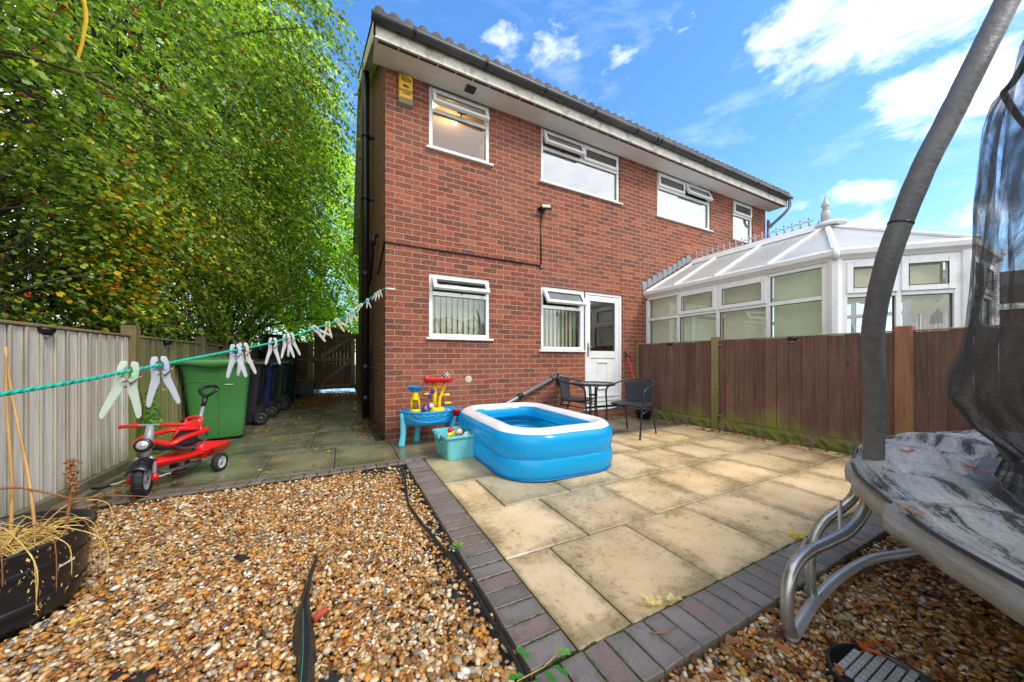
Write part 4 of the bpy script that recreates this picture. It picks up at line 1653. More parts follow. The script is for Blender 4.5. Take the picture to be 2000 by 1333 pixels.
# ivy climbing the first left post
iv = MB()
pts = [(-2.215, -.08 + .03 * math.sin(k), 0.02 + .07 * k) for k in range(11)]
iv.tube(pts, .004, 5)
rng = np.random.RandomState(4)
iv_t = thing('ivy', 'green ivy climbing the foot of the left fence post behind the tricycle', 'ivy', (-2.215, -.08, 0))
for i in range(len(iv.v)):
    iv.v[i] = (iv.v[i][0] + 2.215, iv.v[i][1] + .08, iv.v[i][2])
iv.build('stem', BARK, iv_t)
n = 120
zz = rng.uniform(0.02, .75, n)
P = np.stack([.02 + .05 * rng.rand(n), rng.normal(0, .07, n), zz], 1)
Dl = np.stack([np.full(n, .5), rng.normal(0, .6, n), rng.normal(-.3, .5, n)], 1)
Nl = np.stack([np.ones(n), rng.normal(0, .3, n), np.full(n, .6)], 1)
V, F, Cc = leaves_mesh(P, Dl, Nl, rng.uniform(.03, .065, n), rng.uniform(.03, .06, n), palette([(3, (64, 122, 44)), (2, (98, 158, 60)), (1, (140, 190, 60))], n, rng))
me = mesh_np('leaves', V, F, Cc)
me.materials.append(LEAF)
o = bpy.data.objects.new('leaves', me)
COL.objects.link(o)
o.parent = iv_t

# ------------------------------------------------------------------ leaf litter (flat small leaves scattered by wind)


def litter(name, label, n, area, cols, size, seed, dens=None, z=.004):
    rng = np.random.RandomState(seed)
    x = rng.uniform(area[0], area[1], n)
    y = rng.uniform(area[2], area[3], n)
    if dens is not None:
        k = rng.rand(n) < dens(x, y)
        x, y = x[k], y[k]
    n = len(x)
    a = rng.uniform(0, 6.28, n)
    P = np.stack([x, y, z + rng.uniform(0, .010, n)], 1)
    Dl = np.stack([np.cos(a), np.sin(a), rng.normal(0, .18, n)], 1)
    Nl = np.stack([rng.normal(0, .3, n), rng.normal(0, .3, n), np.ones(n)], 1)
    L = rng.uniform(.6, 1.3, n) * size
    V, F, Cc = leaves_mesh(P, Dl, Nl, L, L * rng.uniform(.35, .8, n), palette(cols, n, rng) * rng.uniform(.7, 1.2, (n, 1)))
    me = mesh_np(name, V, F, np.clip(Cc, 0, 1))
    me.materials.append(LEAF)
    o = bpy.data.objects.new(name, me)
    COL.objects.link(o)
    return tag(o, label, 'fallen leaves', kind='stuff')


YL = [(3, (214, 190, 80)), (2, (196, 160, 60)), (2, (170, 120, 60)), (1, (130, 80, 44))]
BR = [(4, (150, 92, 54)), (3, (180, 118, 72)), (2, (112, 68, 42)), (1.5, (206, 160, 92))]
litter('fallen_leaves', 'small yellow leaves scattered over the wet side path', 1500, (-2.15, -.15, -1.05, 7), YL, .038, 1, lambda x, y: .25 + .55 * (y > .2) * np.exp(-((x + 1.2) / .7) ** 2))
litter('fallen_leaves', 'drift of brown leaves in front of the side gate', 4600, (-2.1, -.15, 2.8, 7.08), BR, .062, 2, lambda x, y: np.clip((y - 3.4 + .5 * np.sin(x * 5)) / 2.2, 0, 1))
litter('fallen_leaves', 'brown leaves gathered at the foot of the house side wall', 480, (-.33, -.03, .3, 6.5), BR, .05, 3)
litter('fallen_leaves', 'brown leaves caught along the foot of the brown fence', 520, (4.12, 4.46, -3.6, -.8), BR, .05, 4, lambda x, y: np.clip((x - 4.1) / .35, 0, 1) * (.45 + .5 * np.sin(y * 3.1) ** 2))
litter('fallen_leaves', 'brown leaves along the left kerb beside the tricycle', 420, (-2.2, -1.7, -1.35, .6), BR, .042, 5, lambda x, y: np.clip((-1.75 - x) / .35, 0, 1))
litter('fallen_leaves', 'brown and orange leaves strewn over the gravel under the trampoline', 330, (.35, 2.6, -4.6, -3.8), BR + [(2, (190, 96, 34)), (1, (214, 180, 60))], .05, 6, lambda x, y: np.full(len(x), .8), z=-.008)
litter('fallen_leaves', 'faded leaves strewn over the left gravel bed', 200, (-2.2, .0, -3.6, -1.1), BR + YL, .035, 7, z=-.010)

# ------------------------------------------------------------------ conservatory
CW = M('conservatory_upvc', lin(226, 228, 230), .3, var=.04, dirt=lin(186, 184, 170), dirt_lo=.58, dirt_hi=.85)
CROOF = None
m, t_, b_ = new_mat('polycarbonate')
tcx_ = t_.node('ShaderNodeTexCoord')
nz = t_.noise(tcx_.outputs['Object'], 3.0, 5, .6)
t_.put(b_.inputs['Base Color'], t_.mix(t_.mapr(nz, .45, .7, 0, .5), lin(242, 243, 243), lin(196, 198, 198)))
b_.inputs['Roughness'].default_value = .18
b_.inputs['Transmission Weight'].default_value = .0
b_.inputs['Coat Weight'].default_value = .1
tl_ = t_.node('ShaderNodeBsdfTranslucent'); tl_.inputs[0].default_value = (.85, .88, .9, 1)
mx_ = t_.node('ShaderNodeMixShader'); mx_.inputs[0].default_value = .5
t_.l.new(b_.outputs[0], mx_.inputs[1]); t_.l.new(tl_.outputs[0], mx_.inputs[2]); t_.l.new(mx_.outputs[0], t_.n['Material Output'].inputs[0])
CROOF = m
CGLASS = glass_mat('conservatory_glass', (.93, .96, .92), .10)
BLINDG = M('conservatory_blind', lin(228, 234, 212), .7, var=.04, stretch=(8, 8, .2))
cons = thing('conservatory', 'white conservatory with a finial and crested ridge behind the brown fence', 'conservatory')
CX0, CX1, RXc = 4.79, 7.61, 6.2
EA = [(CX0, -.002), (CX0, -2.76), (5.60, -3.57), (6.80, -3.57), (CX1, -2.76), (CX1, -.002)]
EZ = 2.23
RZc, RYc = 3.10, -2.20
for si in range(5):
    A, B = Vector((*EA[si], 0)), Vector((*EA[si + 1], 0))
    Lg = (B - A).length
    dx = (B - A).normalized()
    ang = math.atan2(dx.y, dx.x)
    nb = {0: 4, 1: 2, 2: 2, 3: 2, 4: 4}[si]
    mt = Matrix.Translation(A) @ Matrix.Rotation(ang, 4, 'Z')      # local +x along wall, outside is local -y
    if si >= 3:
        pass
    fr = MB(); fr.mx = mt
    fr.box(0.03, Lg - .03, -.03, .03, .62, .68, .005)
    fr.box(0.03, Lg - .03, -.03, .03, EZ - .055, EZ - .001, .005)
    wb = Lg / nb
    for k in range(nb + 1):
        xw = k * wb
        hw = .026
        if k in (0, nb):
            xw = min(max(xw, .055), Lg - .055)
            hw = .055 if si in (0, 1) else .05
            if si == 0 and k == 0:
                hw = .03; xw = .03
        fr.box(xw - hw, xw + hw, -.032, .032, .681, EZ - .056, .005)
    fo = fr.build('frame', CW, cons)
    dw = MB(); dw.mx = mt
    dw.box(0.0, Lg, -.05, .05, -.07, .62)
    dw.build('dwarf_wall', BRB, cons)
    for k in range(nb):
        a, b2 = k * wb + .028 + (.08 if k == 0 and not (si == 0) else 0) , (k + 1) * wb - .028 - (.08 if k == nb - 1 else 0)
        tz = 1.80
        if si == 0:
            opening = k in (1, 2)
        else:
            opening = si in (1, 2, 3)
        q = MB(); q.mx = mt
        q.box(a, b2, -.028, .028, tz - .026, tz + .026, .004)
        q.build('transom', CW, fo)
        if opening:
            q = MB(); q.mx = mt
            bars(q, a - .012, b2 + .012, tz + .018, EZ - .040, -.048, .0, .066, .006)
            q.build('casement', CW, fo)
        q = MB(); q.mx = mt
        q.quad((a, .0, .68), (b2, .0, .68), (b2, .0, tz - .026), (a, .0, tz - .026))
        q.quad((a, .004, tz + .026), (b2, .004, tz + .026), (b2, .004, EZ - .05), (a, .004, EZ - .05))
        q.build('pane', CGLASS, fo, fix=False)
        q = MB(); q.mx = mt
        gasket(q, a, b2, .68, tz - .026, -.008)
        e = .05 if opening else 0
        gasket(q, a + e, b2 - e, tz + .026 + e * 1.1, EZ - .055 - e, -.05 if opening else -.008)
        q.build('gasket', GASK, fo)
        if si == 0:
            q = MB(); q.mx = mt
            q.quad((a - .02, .12, .7), (b2 + .02, .12, .7), (b2 + .02, .12, EZ - .03), (a - .02, .12, EZ - .03))
            q.build('roller_blind', BLINDG, fo, fix=False)
        elif si in (1, 2, 3):
            q = MB(); q.mx = mt
            top, n2 = EZ - .05, 24
            zb = lambda u: 1.74 - .035 * abs(math.sin(u * math.pi * 3.0))
            G = [[(a + (b2 - a) * i / n2, .10, top), (a + (b2 - a) * i / n2, .10, zb(i / n2))] for i in range(n2 + 1)]
            q.sheet(G, smooth=False)
            q.build('scalloped_blind', M('scalloped_cream', lin(206, 200, 150), .7), fo, fix=False)
# corner posts proud of the frames
for (X, Y) in EA[1:5]:
    q = MB()
    q.tube([(X, Y, .62), (X, Y, EZ - .001)], .068, 8, smooth=False)
    q.build('corner_post', CW, cons)
# eaves beam and gutter round the plan
off = .09
EO = [(CX0 - off, 0.0), (CX0 - off, -2.80), (5.56, -3.57 - off), (6.84, -3.57 - off), (CX1 + off, -2.80), (CX1 + off, 0)]
q = MB()
prof = [(.09, EZ), (.05, EZ), (.035, EZ + .02), (0.0, EZ + .05), (-.01, EZ + .10), (.015, EZ + .125), (.03, EZ + .125)]
G = []
for (X, Y) in EO:
    cen = Vector((RXc, -1.0 if abs(Y) < .1 else Y + (0.9 if Y > -3 else 1.4), 0))
    inn = Vector((RXc - X, 0, 0)).normalized() if abs(Y) < .1 else (Vector((RXc, -2.0, 0)) - Vector((X, Y, 0))).normalized()
    if abs(Y) < .1:
        pass
    G.append([(X + inn.x * a, Y + (inn.y * a if abs(Y) > .1 else 0), z) for a, z in prof])
q.sheet(G, smooth=False)
q.build('gutter', CW, cons, solid=.006)
q = MB()
for (X, Y) in (EO[1],):
    q.tube([(X + .01, Y - .0, EZ - .0), (X + .01, Y, EZ + .12)], .035, 8)
q.build('gutter_joint', CW, cons)
# roof panels and glazing bars
AP = Vector((RXc, RYc, RZc))
AW = Vector((RXc, 0, RZc))
ed = lambda i: Vector((EO[i][0] + (RXc - EO[i][0]) * .03, EO[i][1] + (0 if i in (0, 5) else .02), EZ + .115))
q = MB()
for tri in ([ed(0), ed(1), AP, AW], [ed(1), ed(2), AP], [ed(2), ed(3), AP], [ed(3), ed(4), AP], [ed(4), ed(5), AW, AP]):
    q.face([q.vert(p_) for p_ in tri])
q.build('roof', CROOF, cons)
barsl = []
for side in (0, 1):
    E0, E1 = (ed(0), ed(1)) if side == 0 else (ed(5), ed(4))
    for k in range(4):
        u = (0.02, .23, .49, .75)[k]
        barsl.append((E0.lerp(E1, u), AW.lerp(AP, (.01, .24, .60, .985)[k])))
for i in (1, 2, 3, 4):
    barsl.append((ed(i), AP))
for (a, b2) in barsl:
    q = MB()
    up = Vector((0, 0, 1))
    dn = (b2 - a).normalized()
    s_ = dn.cross(up).normalized() * .032
    nrm = s_.cross(dn).normalized()
    if nrm.z < 0:
        nrm = -nrm
    sec = [-s_, -s_ + nrm * .022, nrm * .034, s_ + nrm * .022, s_]
    A = [q.vert(a + v_ + nrm * .003) for v_ in sec]
    B = [q.vert(b2 + v_ + nrm * .003) for v_ in sec]
    for k in range(5):
        q.face((A[k], A[(k + 1) % 5], B[(k + 1) % 5], B[k]))
    q.face(A[::-1]); q.face(B)
    o = q.build('glazing_bar', CW, cons)
    q = MB()
    q.ball(tuple(a + nrm * .012), .038, 10, 6, (1.1, 1.1, .8))
    q.build('bar_cap', CW, o)
q = MB()
q.prism([(-.13, -.05), (-.08, .035), (-.04, .07), (.04, .07), (.08, .035), (.13, -.05)], RYc - .05, -.0)
for i in range(len(q.v)):
    u_, v_, h_ = q.v[i]
    q.v[i] = (RXc + u_, h_, RZc + v_)
q.build('ridge_cap', CW, cons)
q = MB()
q.lathe([(.002, .045), (.15, .04), (.19, .012), (.185, -.01), (.1, -.02)], c=(RXc, RYc - .04, RZc + .01), seg=20)
q.build('ridge_end', CW, cons)
FIN = M('finial_grey', lin(168, 170, 170), .4, var=.06)
q = MB()
q.lathe([(.002, .0), (.055, .0), (.055, .17), (.045, .185), (.028, .20), (.044, .215), (.028, .235), (.05, .262), (.050, .285), (.033, .33), (.013, .39), (.001, .46)], c=(RXc, RYc + .02, RZc + .055), seg=16)
q.build('finial', FIN, cons)
for k in range(18):
    y = -.14 - k * .112
    q = MB()
    zb = RZc + .062
    arc = [(RXc, y + .058 * math.cos(math.pi + math.pi * j / 8), zb + .062 + .058 * math.sin(math.pi + math.pi * j / 8)) for j in range(9)]
    q.tube(arc, .011, 6)
    q.tube([(RXc, y + .069, zb), (RXc, y + .069, zb + .14)], .009, 6)
    q.tube([(RXc, y + .069 - .045, zb + .105), (RXc, y + .069, zb + .085), (RXc, y + .069 + .045, zb + .105)], .008, 6)
    q.ball((RXc, y + .069, zb + .145), .017, 8, 6)
    q.ball((RXc, y + .069 + .045, zb + .108), .013, 8, 6)
    q.ball((RXc, y + .069 - .045, zb + .108), .013, 8, 6)
    q.build('cresting', FIN, cons)
# stepped flashing on the house wall
LEAD = M('lead_flashing', lin(128, 134, 142), .5, .0, var=.12)
for side in (0,):
    for k in range(10):
        u0 = k / 10
        x0 = CX0 - off - .03 + (RXc - CX0 + off - .05) * u0
        z0 = EZ + .13 + (RZc - EZ - .09) * u0
        q = MB()
        q.prism([(x0, z0), (x0 + .135, z0 + .095), (x0 + .10, z0 + .19), (x0 - .03, z0 + .165)], -.012 - .0012 * k, -.001, axis=1)
        # prism with axis 1 gives (u, h, v)
        q.build('flashing', LEAD, cons)
q = MB()
q.box(CX0 + .1, CX1 - .1, -2.7, -.05, .0, .02)
q.build('floor', M('cons_floor', lin(170, 160, 140), .5), cons)
# palm-like plant on the conservatory sill
pl = thing('spiky_plant', 'green spiky leaved plant behind the conservatory end window', 'house plant', (5.50, -3.25, .66))
q = MB()
q.lathe([(.002, 0), (.07, 0), (.09, .16), (.08, .16), (.002, .14)], seg=14)
q.build('plant_pot', M('pot_terracotta', lin(160, 96, 66), .7), pl)
q = MB()
pr_ = random.Random(3)
for k in range(22):
    a = k * 2.4
    e = pr_.uniform(.5, 1.3)
    l_ = pr_.uniform(.3, .5)
    d_ = Vector((math.cos(a) * math.cos(e), math.sin(a) * math.cos(e), math.sin(e)))
    s_ = Vector((-math.sin(a), math.cos(a), 0)) * .016
    p0 = Vector((0, 0, .2))
    mid = p0 + d_ * l_ * .6
    tip = p0 + d_ * l_ + Vector((0, 0, -.06))
    q.face([q.vert(p0 - s_ * .6), q.vert(mid - s_), q.vert(tip), q.vert(mid + s_), q.vert(p0 + s_ * .6)])
q.build('foliage', M('palm_green', lin(86, 140, 52), .4, var=.3), pl, fix=False)

# ------------------------------------------------------------------ houses farther off on the right
NB = brick_mat('pink_brick', 0, (1.25, 1.2, 1.2))


def far_house(x, y, rot, w_, d_, eave, rh, label):
    t = thing('brick_house', label, 'house', (x, y, 0), rot, 'houses beyond the gardens')
    q = MB()
    q.box(0, w_, 0, d_, -.07, eave)
    for X in (0, w_):
        q.face([q.vert(p_) for p_ in ((X, 0, eave), (X, d_, eave), (X, d_ / 2, eave + rh))])
    q.build('wall', NB, t)
    q = MB()
    q.use_col = False
    for (ya, yb) in ((-.4, d_ / 2), (d_ + .4, d_ / 2)):
        n = 26
        for k in range(n):
            t0, t1 = k / n, (k + 1) / n
            za, zb = eave - .1 + (rh + .12) * t0 + .035, eave - .1 + (rh + .12) * t1
            y0_, y1_ = ya + (yb - ya) * t0, ya + (yb - ya) * t1
            q.quad((-.3, y0_, za), (w_ + .3, y0_, za), (w_ + .3, y1_, zb), (-.3, y1_, zb))
            q.quad((-.3, y0_, za - .035), (w_ + .3, y0_, za - .035), (w_ + .3, y0_, za), (-.3, y0_, za))
    q.build('roof', TILE, t, fix=False)
    q = MB()
    q.box(-.3, w_ + .3, -.46, -.40, eave - .22, eave - .08)
    q.build('gutter', WHITE_, t)
    for k in range(int(w_ // 2.6)):
        for z in (.95, 3.3):
            if z + 1.1 > eave:
                continue
            xx = 1.0 + k * 2.6
            q = MB()
            bars(q, xx, xx + 1.3, z, z + 1.1, -.03, .0, .07, 0)
            q.box(xx + .62, xx + .68, -.028, -.001, z + .07, z + 1.03)
            f_ = q.build('window', WHITE_, t)
            q = MB()
            q.quad((xx + .07, -.012, z + .07), (xx + 1.23, -.012, z + .07), (xx + 1.23, -.012, z + 1.03), (xx + .07, -.012, z + 1.03))
            q.build('pane', M('dark_pane', lin(60, 70, 78), .05), f_)
    return t


far_house(33.0, 1.2, math.radians(-68), 22, 9, 4.5, 2.3, 'pale pink brick house with a dark tiled roof seen through the trampoline net')
far_house(14.5, -2.2, math.radians(-75), 9, 5, 2.5, .7, 'low pink brick building seen through the conservatory windows')

# ------------------------------------------------------------------ trampoline
TC = (2.10, -5.80)
TZ = 0.60
tr = thing('trampoline', 'big trampoline with wet grey padded edge, curved foam pole and sagging black safety net', 'trampoline', (TC[0], TC[1], 0))
m, t_, b_ = new_mat('wet_pad')
tcx_ = t_.node('ShaderNodeTexCoord')
lu = t_.node('ShaderNodeAttribute', attribute_name='luv')
v1 = t_.noise(t_.scale(lu.outputs['Vector'], (.75, 4.2, 1)), 1.0, 6, .62, .8)
v2 = t_.noise(tcx_.outputs['Object'], 3.2, 5, .62, 1.0)
spl = t_.node('ShaderNodeSeparateXYZ'); t_.put(spl.inputs[0], lu.outputs['Vector'])
v3 = t_.noise(t_.scale(lu.outputs['Vector'], (3.0, 7.0, 1)), 4.0, 8, .75, .4)
k = t_.math('ADD', t_.math('ADD', t_.math('MULTIPLY', v1, .42), t_.math('MULTIPLY', v2, .28)), t_.math('MULTIPLY', v3, .30))
k = t_.math('ADD', k, t_.mapr(spl.outputs[1], 1.9, 2.4, 0.0, .07))
t_.put(b_.inputs['Base Color'], t_.ramp(k, [(.425, lin(40, 40, 41)), (.45, lin(96, 96, 97)), (.475, lin(156, 157, 158)), (.60, lin(200, 201, 204))]))  # pale streaks: peeling silver, plus sky reflections painted onto black PVC
t_.put(b_.inputs['Roughness'], t_.ramp(v2, [(.35, .28), (.65, .6)]))
t_.put(b_.inputs['Normal'], t_.bump(t_.math('ADD', v1, t_.math('MULTIPLY', v3, .8)), .8, .02))
WETPAD = m
FRM = M('galvanised_tube', lin(168, 168, 166), .30, .75, var=.12, scale=14, dirt=lin(120, 108, 92), dirt_lo=.5, dirt_hi=.75, dirt_scale=9)
FOAM = M('foam_sleeve', lin(92, 92, 94), .5, var=.16, scale=30, bump=.35, bscale=55)
T_ = lambda p: (p[0] - TC[0], p[1] - TC[1], p[2])
q = MB()
q.use_col = True
NA, G = 240, []
rp = random.Random(12)
wr = [rp.uniform(-1, 1) for _ in range(40)]
for i in range(NA):
    a = 2 * math.pi * i / NA
    wv = .010 * math.sin(a * 23 + 1.0) + .007 * math.sin(a * 41) + .006 * math.sin(a * 67)
    sag = .03 * (.5 + .5 * math.cos(a * 12))
    G.append([((rr + wv * c_) * math.cos(a), (rr + wv * c_) * math.sin(a), z_ + wv * cz_, i, j) for j, (rr, z_, c_, cz_) in enumerate((
        (1.63, TZ - .035, .3, .8), (1.66, TZ + .004 - .02, .3, 1.2), (1.74, TZ + .012 - sag * .3, .4, 1.6), (1.84, TZ + .016 - sag * .4, .3, 1.5), (1.92, TZ + .010, .4, 1.0),
        (1.958, TZ + .004, .5, .5), (1.972, TZ - .010, .8, .2), (1.978, TZ - .036, 1.0, 0), (1.974, TZ - .078, 1.2, .4), (1.96, TZ - .080, 1.2, .4)))])
I = []
for row in G:
    I.append([q.vert(p_[:3], (p_[3] / NA * 62.8, p_[4] * .35, 0)) for p_ in row])
for i in range(NA):
    A, B = I[i], I[(i + 1) % NA]
    for j in range(len(A) - 1):
        q.face((A[j], A[j + 1], B[j + 1], B[j]), True)
q.build('pad', WETPAD, tr)
q = MB()
seam = [((1.968 + .004 * math.sin(k * .9)) * math.cos(2 * math.pi * k / 160), (1.968 + .004 * math.sin(k * .9)) * math.sin(2 * math.pi * k / 160), TZ - .0) for k in range(160)]
q.tube(seam, .006, 5, closed=True)
q.build('pad_piping', M('piping_black', lin(30, 30, 32), .4), tr)
q = MB()
G = []
for i in range(97):
    a = 2 * math.pi * i / 96
    G.append([(r_ * math.cos(a), r_ * math.sin(a), TZ - .03 - .05 * (1 - (r_ / 1.66) ** 2)) for r_ in (.001, .5, .9, 1.2, 1.45, 1.66)])
q.sheet(G)
q.build('jumping_mat', M('mat_black', lin(44, 44, 46), .3, var=.5, scale=5, dirt=lin(150, 150, 152), dirt_lo=.5, dirt_hi=.62, dirt_scale=4), tr, fix=False)
q = MB()
q.tube([(1.93 * math.cos(2 * math.pi * k / 72), 1.93 * math.sin(2 * math.pi * k / 72), TZ - .045) for k in range(72)], .024, 8, closed=True)
q.build('frame_ring', FRM, tr)
legA = [(0.985, -3.921, 0.028), (0.950, -3.922, 0.10), (0.962, -3.92, 0.203), (1.002, -3.92, 0.272), (1.091, -3.928, 0.308), (1.195, -3.947, 0.325), (1.307, -3.971, 0.353), (1.395, -3.988, 0.415), (1.45, -3.995, 0.50), (1.47, -3.998, .57)]
legB = [(1.286, -3.87, 0.01), (1.287, -3.86, 0.129), (1.309, -3.86, 0.255), (1.363, -3.876, 0.338), (1.436, -3.913, 0.40), (1.480, -3.94, 0.46), (1.50, -3.95, 0.56)]
run = [(0.985, -3.921, 0.028), (1.01, -3.917, 0.02), (1.265, -3.881, 0.025), (1.576, -3.862, 0.03), (1.899, -3.872, 0.026), (2.162, -3.93, 0.018), (2.5, -4.0, .016)]
leg = empty('leg'); leg.parent = tr
q = MB(); q.tube(catmull([T_(p_) for p_ in legA], 6), .0205, 12); la = q.build('leg_tube', FRM, leg)
q = MB(); q.tube(catmull([T_(p_) for p_ in legB], 6), .0185, 12); q.build('leg_tube', FRM, leg)
q = MB(); q.tube(catmull([T_(p_) for p_ in run], 6), .021, 12); q.build('ground_tube', M('bright_galv', lin(196, 198, 200), .35, .6, var=.08), leg)
for (a, b2) in (((1.409, -3.915, 0.43), (1.290, -3.955, 0.330)), ((1.180, -3.89, 0.312), (0.985, -3.915, 0.238))):
    q = MB()
    q.tube([T_(a), T_(b2)], .016, 8, flat=(1.0, .45), smooth=False)
    q.build('bracket', M('bracket_steel', lin(214, 216, 218), .28, .7), leg)
q = MB()
q.ball(T_((1.462, -3.935, .555)), .022, 10, 8, (1, 1, 1.1))
q.build('cap', BLACK_, leg)
angs = [60, 120, 180, 240, 300]
for k in angs:
    cp = copy_tree(leg, tr)
    cp.rotation_euler = (0, 0, math.radians(k))
pole_pts = [(1.490, -3.990, 0.50), (1.485, -3.995, 0.662), (1.385, -4.026, 0.926), (1.306, -4.048, 1.162), (1.278, -4.083, 1.382), (1.285, -4.125, 1.555), (1.317, -4.167, 1.724), (1.366, -4.204, 1.86), (1.434, -4.251, 2.045), (1.518, -4.295, 2.238), (1.565, -4.319, 2.343), (1.66, -4.36, 2.5)]
pole_pts[2] = (1.42, -4.015, .926)
pole_pts[3] = (1.335, -4.035, 1.165)
q = MB()
pts = catmull([T_(p_) for p_ in pole_pts], 6)
lump = random.Random(2)
q.tube(pts, [.0325 + lump.uniform(-.0008, .0008) for _ in pts], 18)
pole = q.build('pole', FOAM, tr)
q = MB()
mid = pts[29]
dn = (pts[30] - pts[28]).normalized()
q.tube([mid - dn * .003, mid + dn * .003], .0338, 18)
q.build('sleeve_joint', BLACK_, pole)
for k in angs:
    cp = copy_tree(pole, tr)
    cp.rotation_euler = (0, 0, math.radians(k))
# net
m, t_, b_ = new_mat('net_mesh')
out = t_.n['Material Output']
lu = t_.node('ShaderNodeAttribute', attribute_name='luv')
sp = t_.node('ShaderNodeSeparateXYZ'); t_.put(sp.inputs[0], lu.outputs['Vector'])
wvn = t_.math('SINE', t_.math('MULTIPLY', sp.outputs[1], 2 * math.pi / .0075))
fold = t_.noise(t_.scale(lu.outputs['Vector'], (1.6, .8, 1)), 5.0, 5, .65, .8)
low = t_.mapr(sp.outputs[1], 1.35, .75, 0.0, .30)
op = t_.math('ADD', t_.math('ADD', t_.mapr(fold, .38, .61, .15, .80), low), t_.math('MULTIPLY', wvn, .13), clamp=True)
b_.inputs['Base Color'].default_value = lin(72, 72, 73)
b_.inputs['Roughness'].default_value = .95
b_.inputs['Specular IOR Level'].default_value = .05
tt = t_.node('ShaderNodeBsdfTransparent')
mx = t_.node('ShaderNodeMixShader')
t_.put(mx.inputs[0], op)
t_.l.new(tt.outputs[0], mx.inputs[1]); t_.l.new(b_.outputs[0], mx.inputs[2]); t_.l.new(mx.outputs[0], out.inputs[0])
NET = m
q = MB(); q.use_col = True
prof = [(1.58, .57), (1.56, .64), (1.59, .72), (1.66, .80), (1.705, .90), (1.70, .97), (1.665, 1.07), (1.645, 1.2), (1.635, 1.35), (1.625, 1.5), (1.62, 1.65), (1.61, 1.8), (1.60, 1.95), (1.585, 2.08), (1.555, 2.18)]
NA = 420
rows_ = []
rn = random.Random(8)
ph = [(rn.uniform(0, 6.28), rn.choice((17, 23, 31, 44, 59)), rn.uniform(.3, 1)) for _ in range(7)]
for i in range(NA + 1):
    a = 2 * math.pi * i / NA
    rw = []
    for (r_, z_) in prof:
        u = (z_ - .57) / 1.57
        f = sum(w_ * math.sin(n_ * a + p_ + 1.5 * math.sin(z_ * 3 + p_)) for p_, n_, w_ in ph) / 4
        amp = .014 + .022 * math.sin(math.pi * min(1, u)) + .015 * u
        zz = z_ - (.10 * (math.sin(a * 6) ** 2) if z_ > 2.15 else (.05 * (math.sin(a * 6) ** 2) if z_ > 2.0 else 0))
        rw.append(((r_ + f * amp) * math.cos(a), (r_ + f * amp) * math.sin(a), zz, a))
    rows_.append(rw)
I = [[q.vert(p_[:3], (p_[3] * 1.65, p_[2], 0)) for p_ in rw] for rw in rows_]
for i in range(NA):
    for j in range(len(prof) - 1):
        q.face((I[i][j], I[i][j + 1], I[i + 1][j + 1], I[i + 1][j]), True)
net = q.build('safety_net', NET, tr, fix=False)
q = MB()
q.tube([((1.555 + .01 * math.sin(9 * a)) * math.cos(a), (1.555 + .01 * math.sin(9 * a)) * math.sin(a), 2.18 - .10 * math.sin(a * 6) ** 2) for a in [2 * math.pi * k / 144 for k in range(144)]], .011, 6, closed=True)
q.build('net_cord', M('cord_black', lin(40, 40, 42), .6), net)
STRAPM = M('strap_black', lin(34, 32, 36), .6, var=.3)
for k in range(0):
    a = math.radians(104 + k * 17.3 + rn.uniform(-2, 2))
    q = MB()
    pts = []
    for j, (r_, z_) in enumerate(prof[2:13]):
        aa = a + .035 * math.sin(z_ * 4 + k)
        pts.append(((r_ - .035) * math.cos(aa), (r_ - .035) * math.sin(aa), z_))
    q.tube(catmull(pts, 3), [.006 + .003 * math.sin(i_ * .5 + k) for i_ in range(31)], 6, flat=(1, .3))
    q.build('net_strap', STRAPM, net)
for k, (lx, ly) in enumerate(((1.02, -4.12), (1.20, -4.22), (1.62, -4.05), (1.9, -3.98), (1.32, -4.28))):
    pass

# inspection cover in the gravel
mc = thing('inspection_cover', 'round black ribbed drain cover sunk in the gravel by the trampoline leg', 'drain cover', (1.075, -4.145, 0))
q = MB()
q.lathe([(.001, -.03), (.150, -.03), (.150, .004), (.143, .008), (.138, .004), (.136, -.002), (.001, -.002)], seg=40)
COV = M('cover_sheen', lin(150, 152, 154), .22, var=.15, scale=20)  # pale grey paints the silvery sky reflection on the black cover
cv = q.build('frame', BLACK_, mc)
q = MB()
for i in range(-5, 6):
    for j in range(-5, 6):
        u, v_ = i * .030, j * .024
        x0, y0 = u + .006 * j, v_
        wq = .0125 if (i + j) % 3 else .013
        if math.hypot(x0, y0) < .118:
            q.box(x0 - .0125, x0 + .0125, y0 - .0096, y0 + .0096, -.002, .0075, .001)
q.build('tread_blocks', COV, mc)

# ------------------------------------------------------------------ rotary line rope and pegs
ROPE_PTS = [(-1.02, -5.02, .935), (-.90, -4.42, .968), (-0.809, -3.982, 1.006), (-0.774, -3.813, 1.027), (-0.759, -3.738, 1.037), (-0.729, -3.592, 1.057), (-0.684, -3.369, 1.087), (-0.654, -3.221, 1.113), (-0.586, -2.886, 1.18),
            (-0.534, -2.63, 1.23), (-0.46, -2.264, 1.317), (-0.389, -1.918, 1.419), (-0.291, -1.433, 1.56), (-0.094, -0.461, 1.84), (0.005, -0.035, 1.955)]
rp_ = catmull(ROPE_PTS, 10)
q = MB()
q.tube(rp_, .0021, 8)
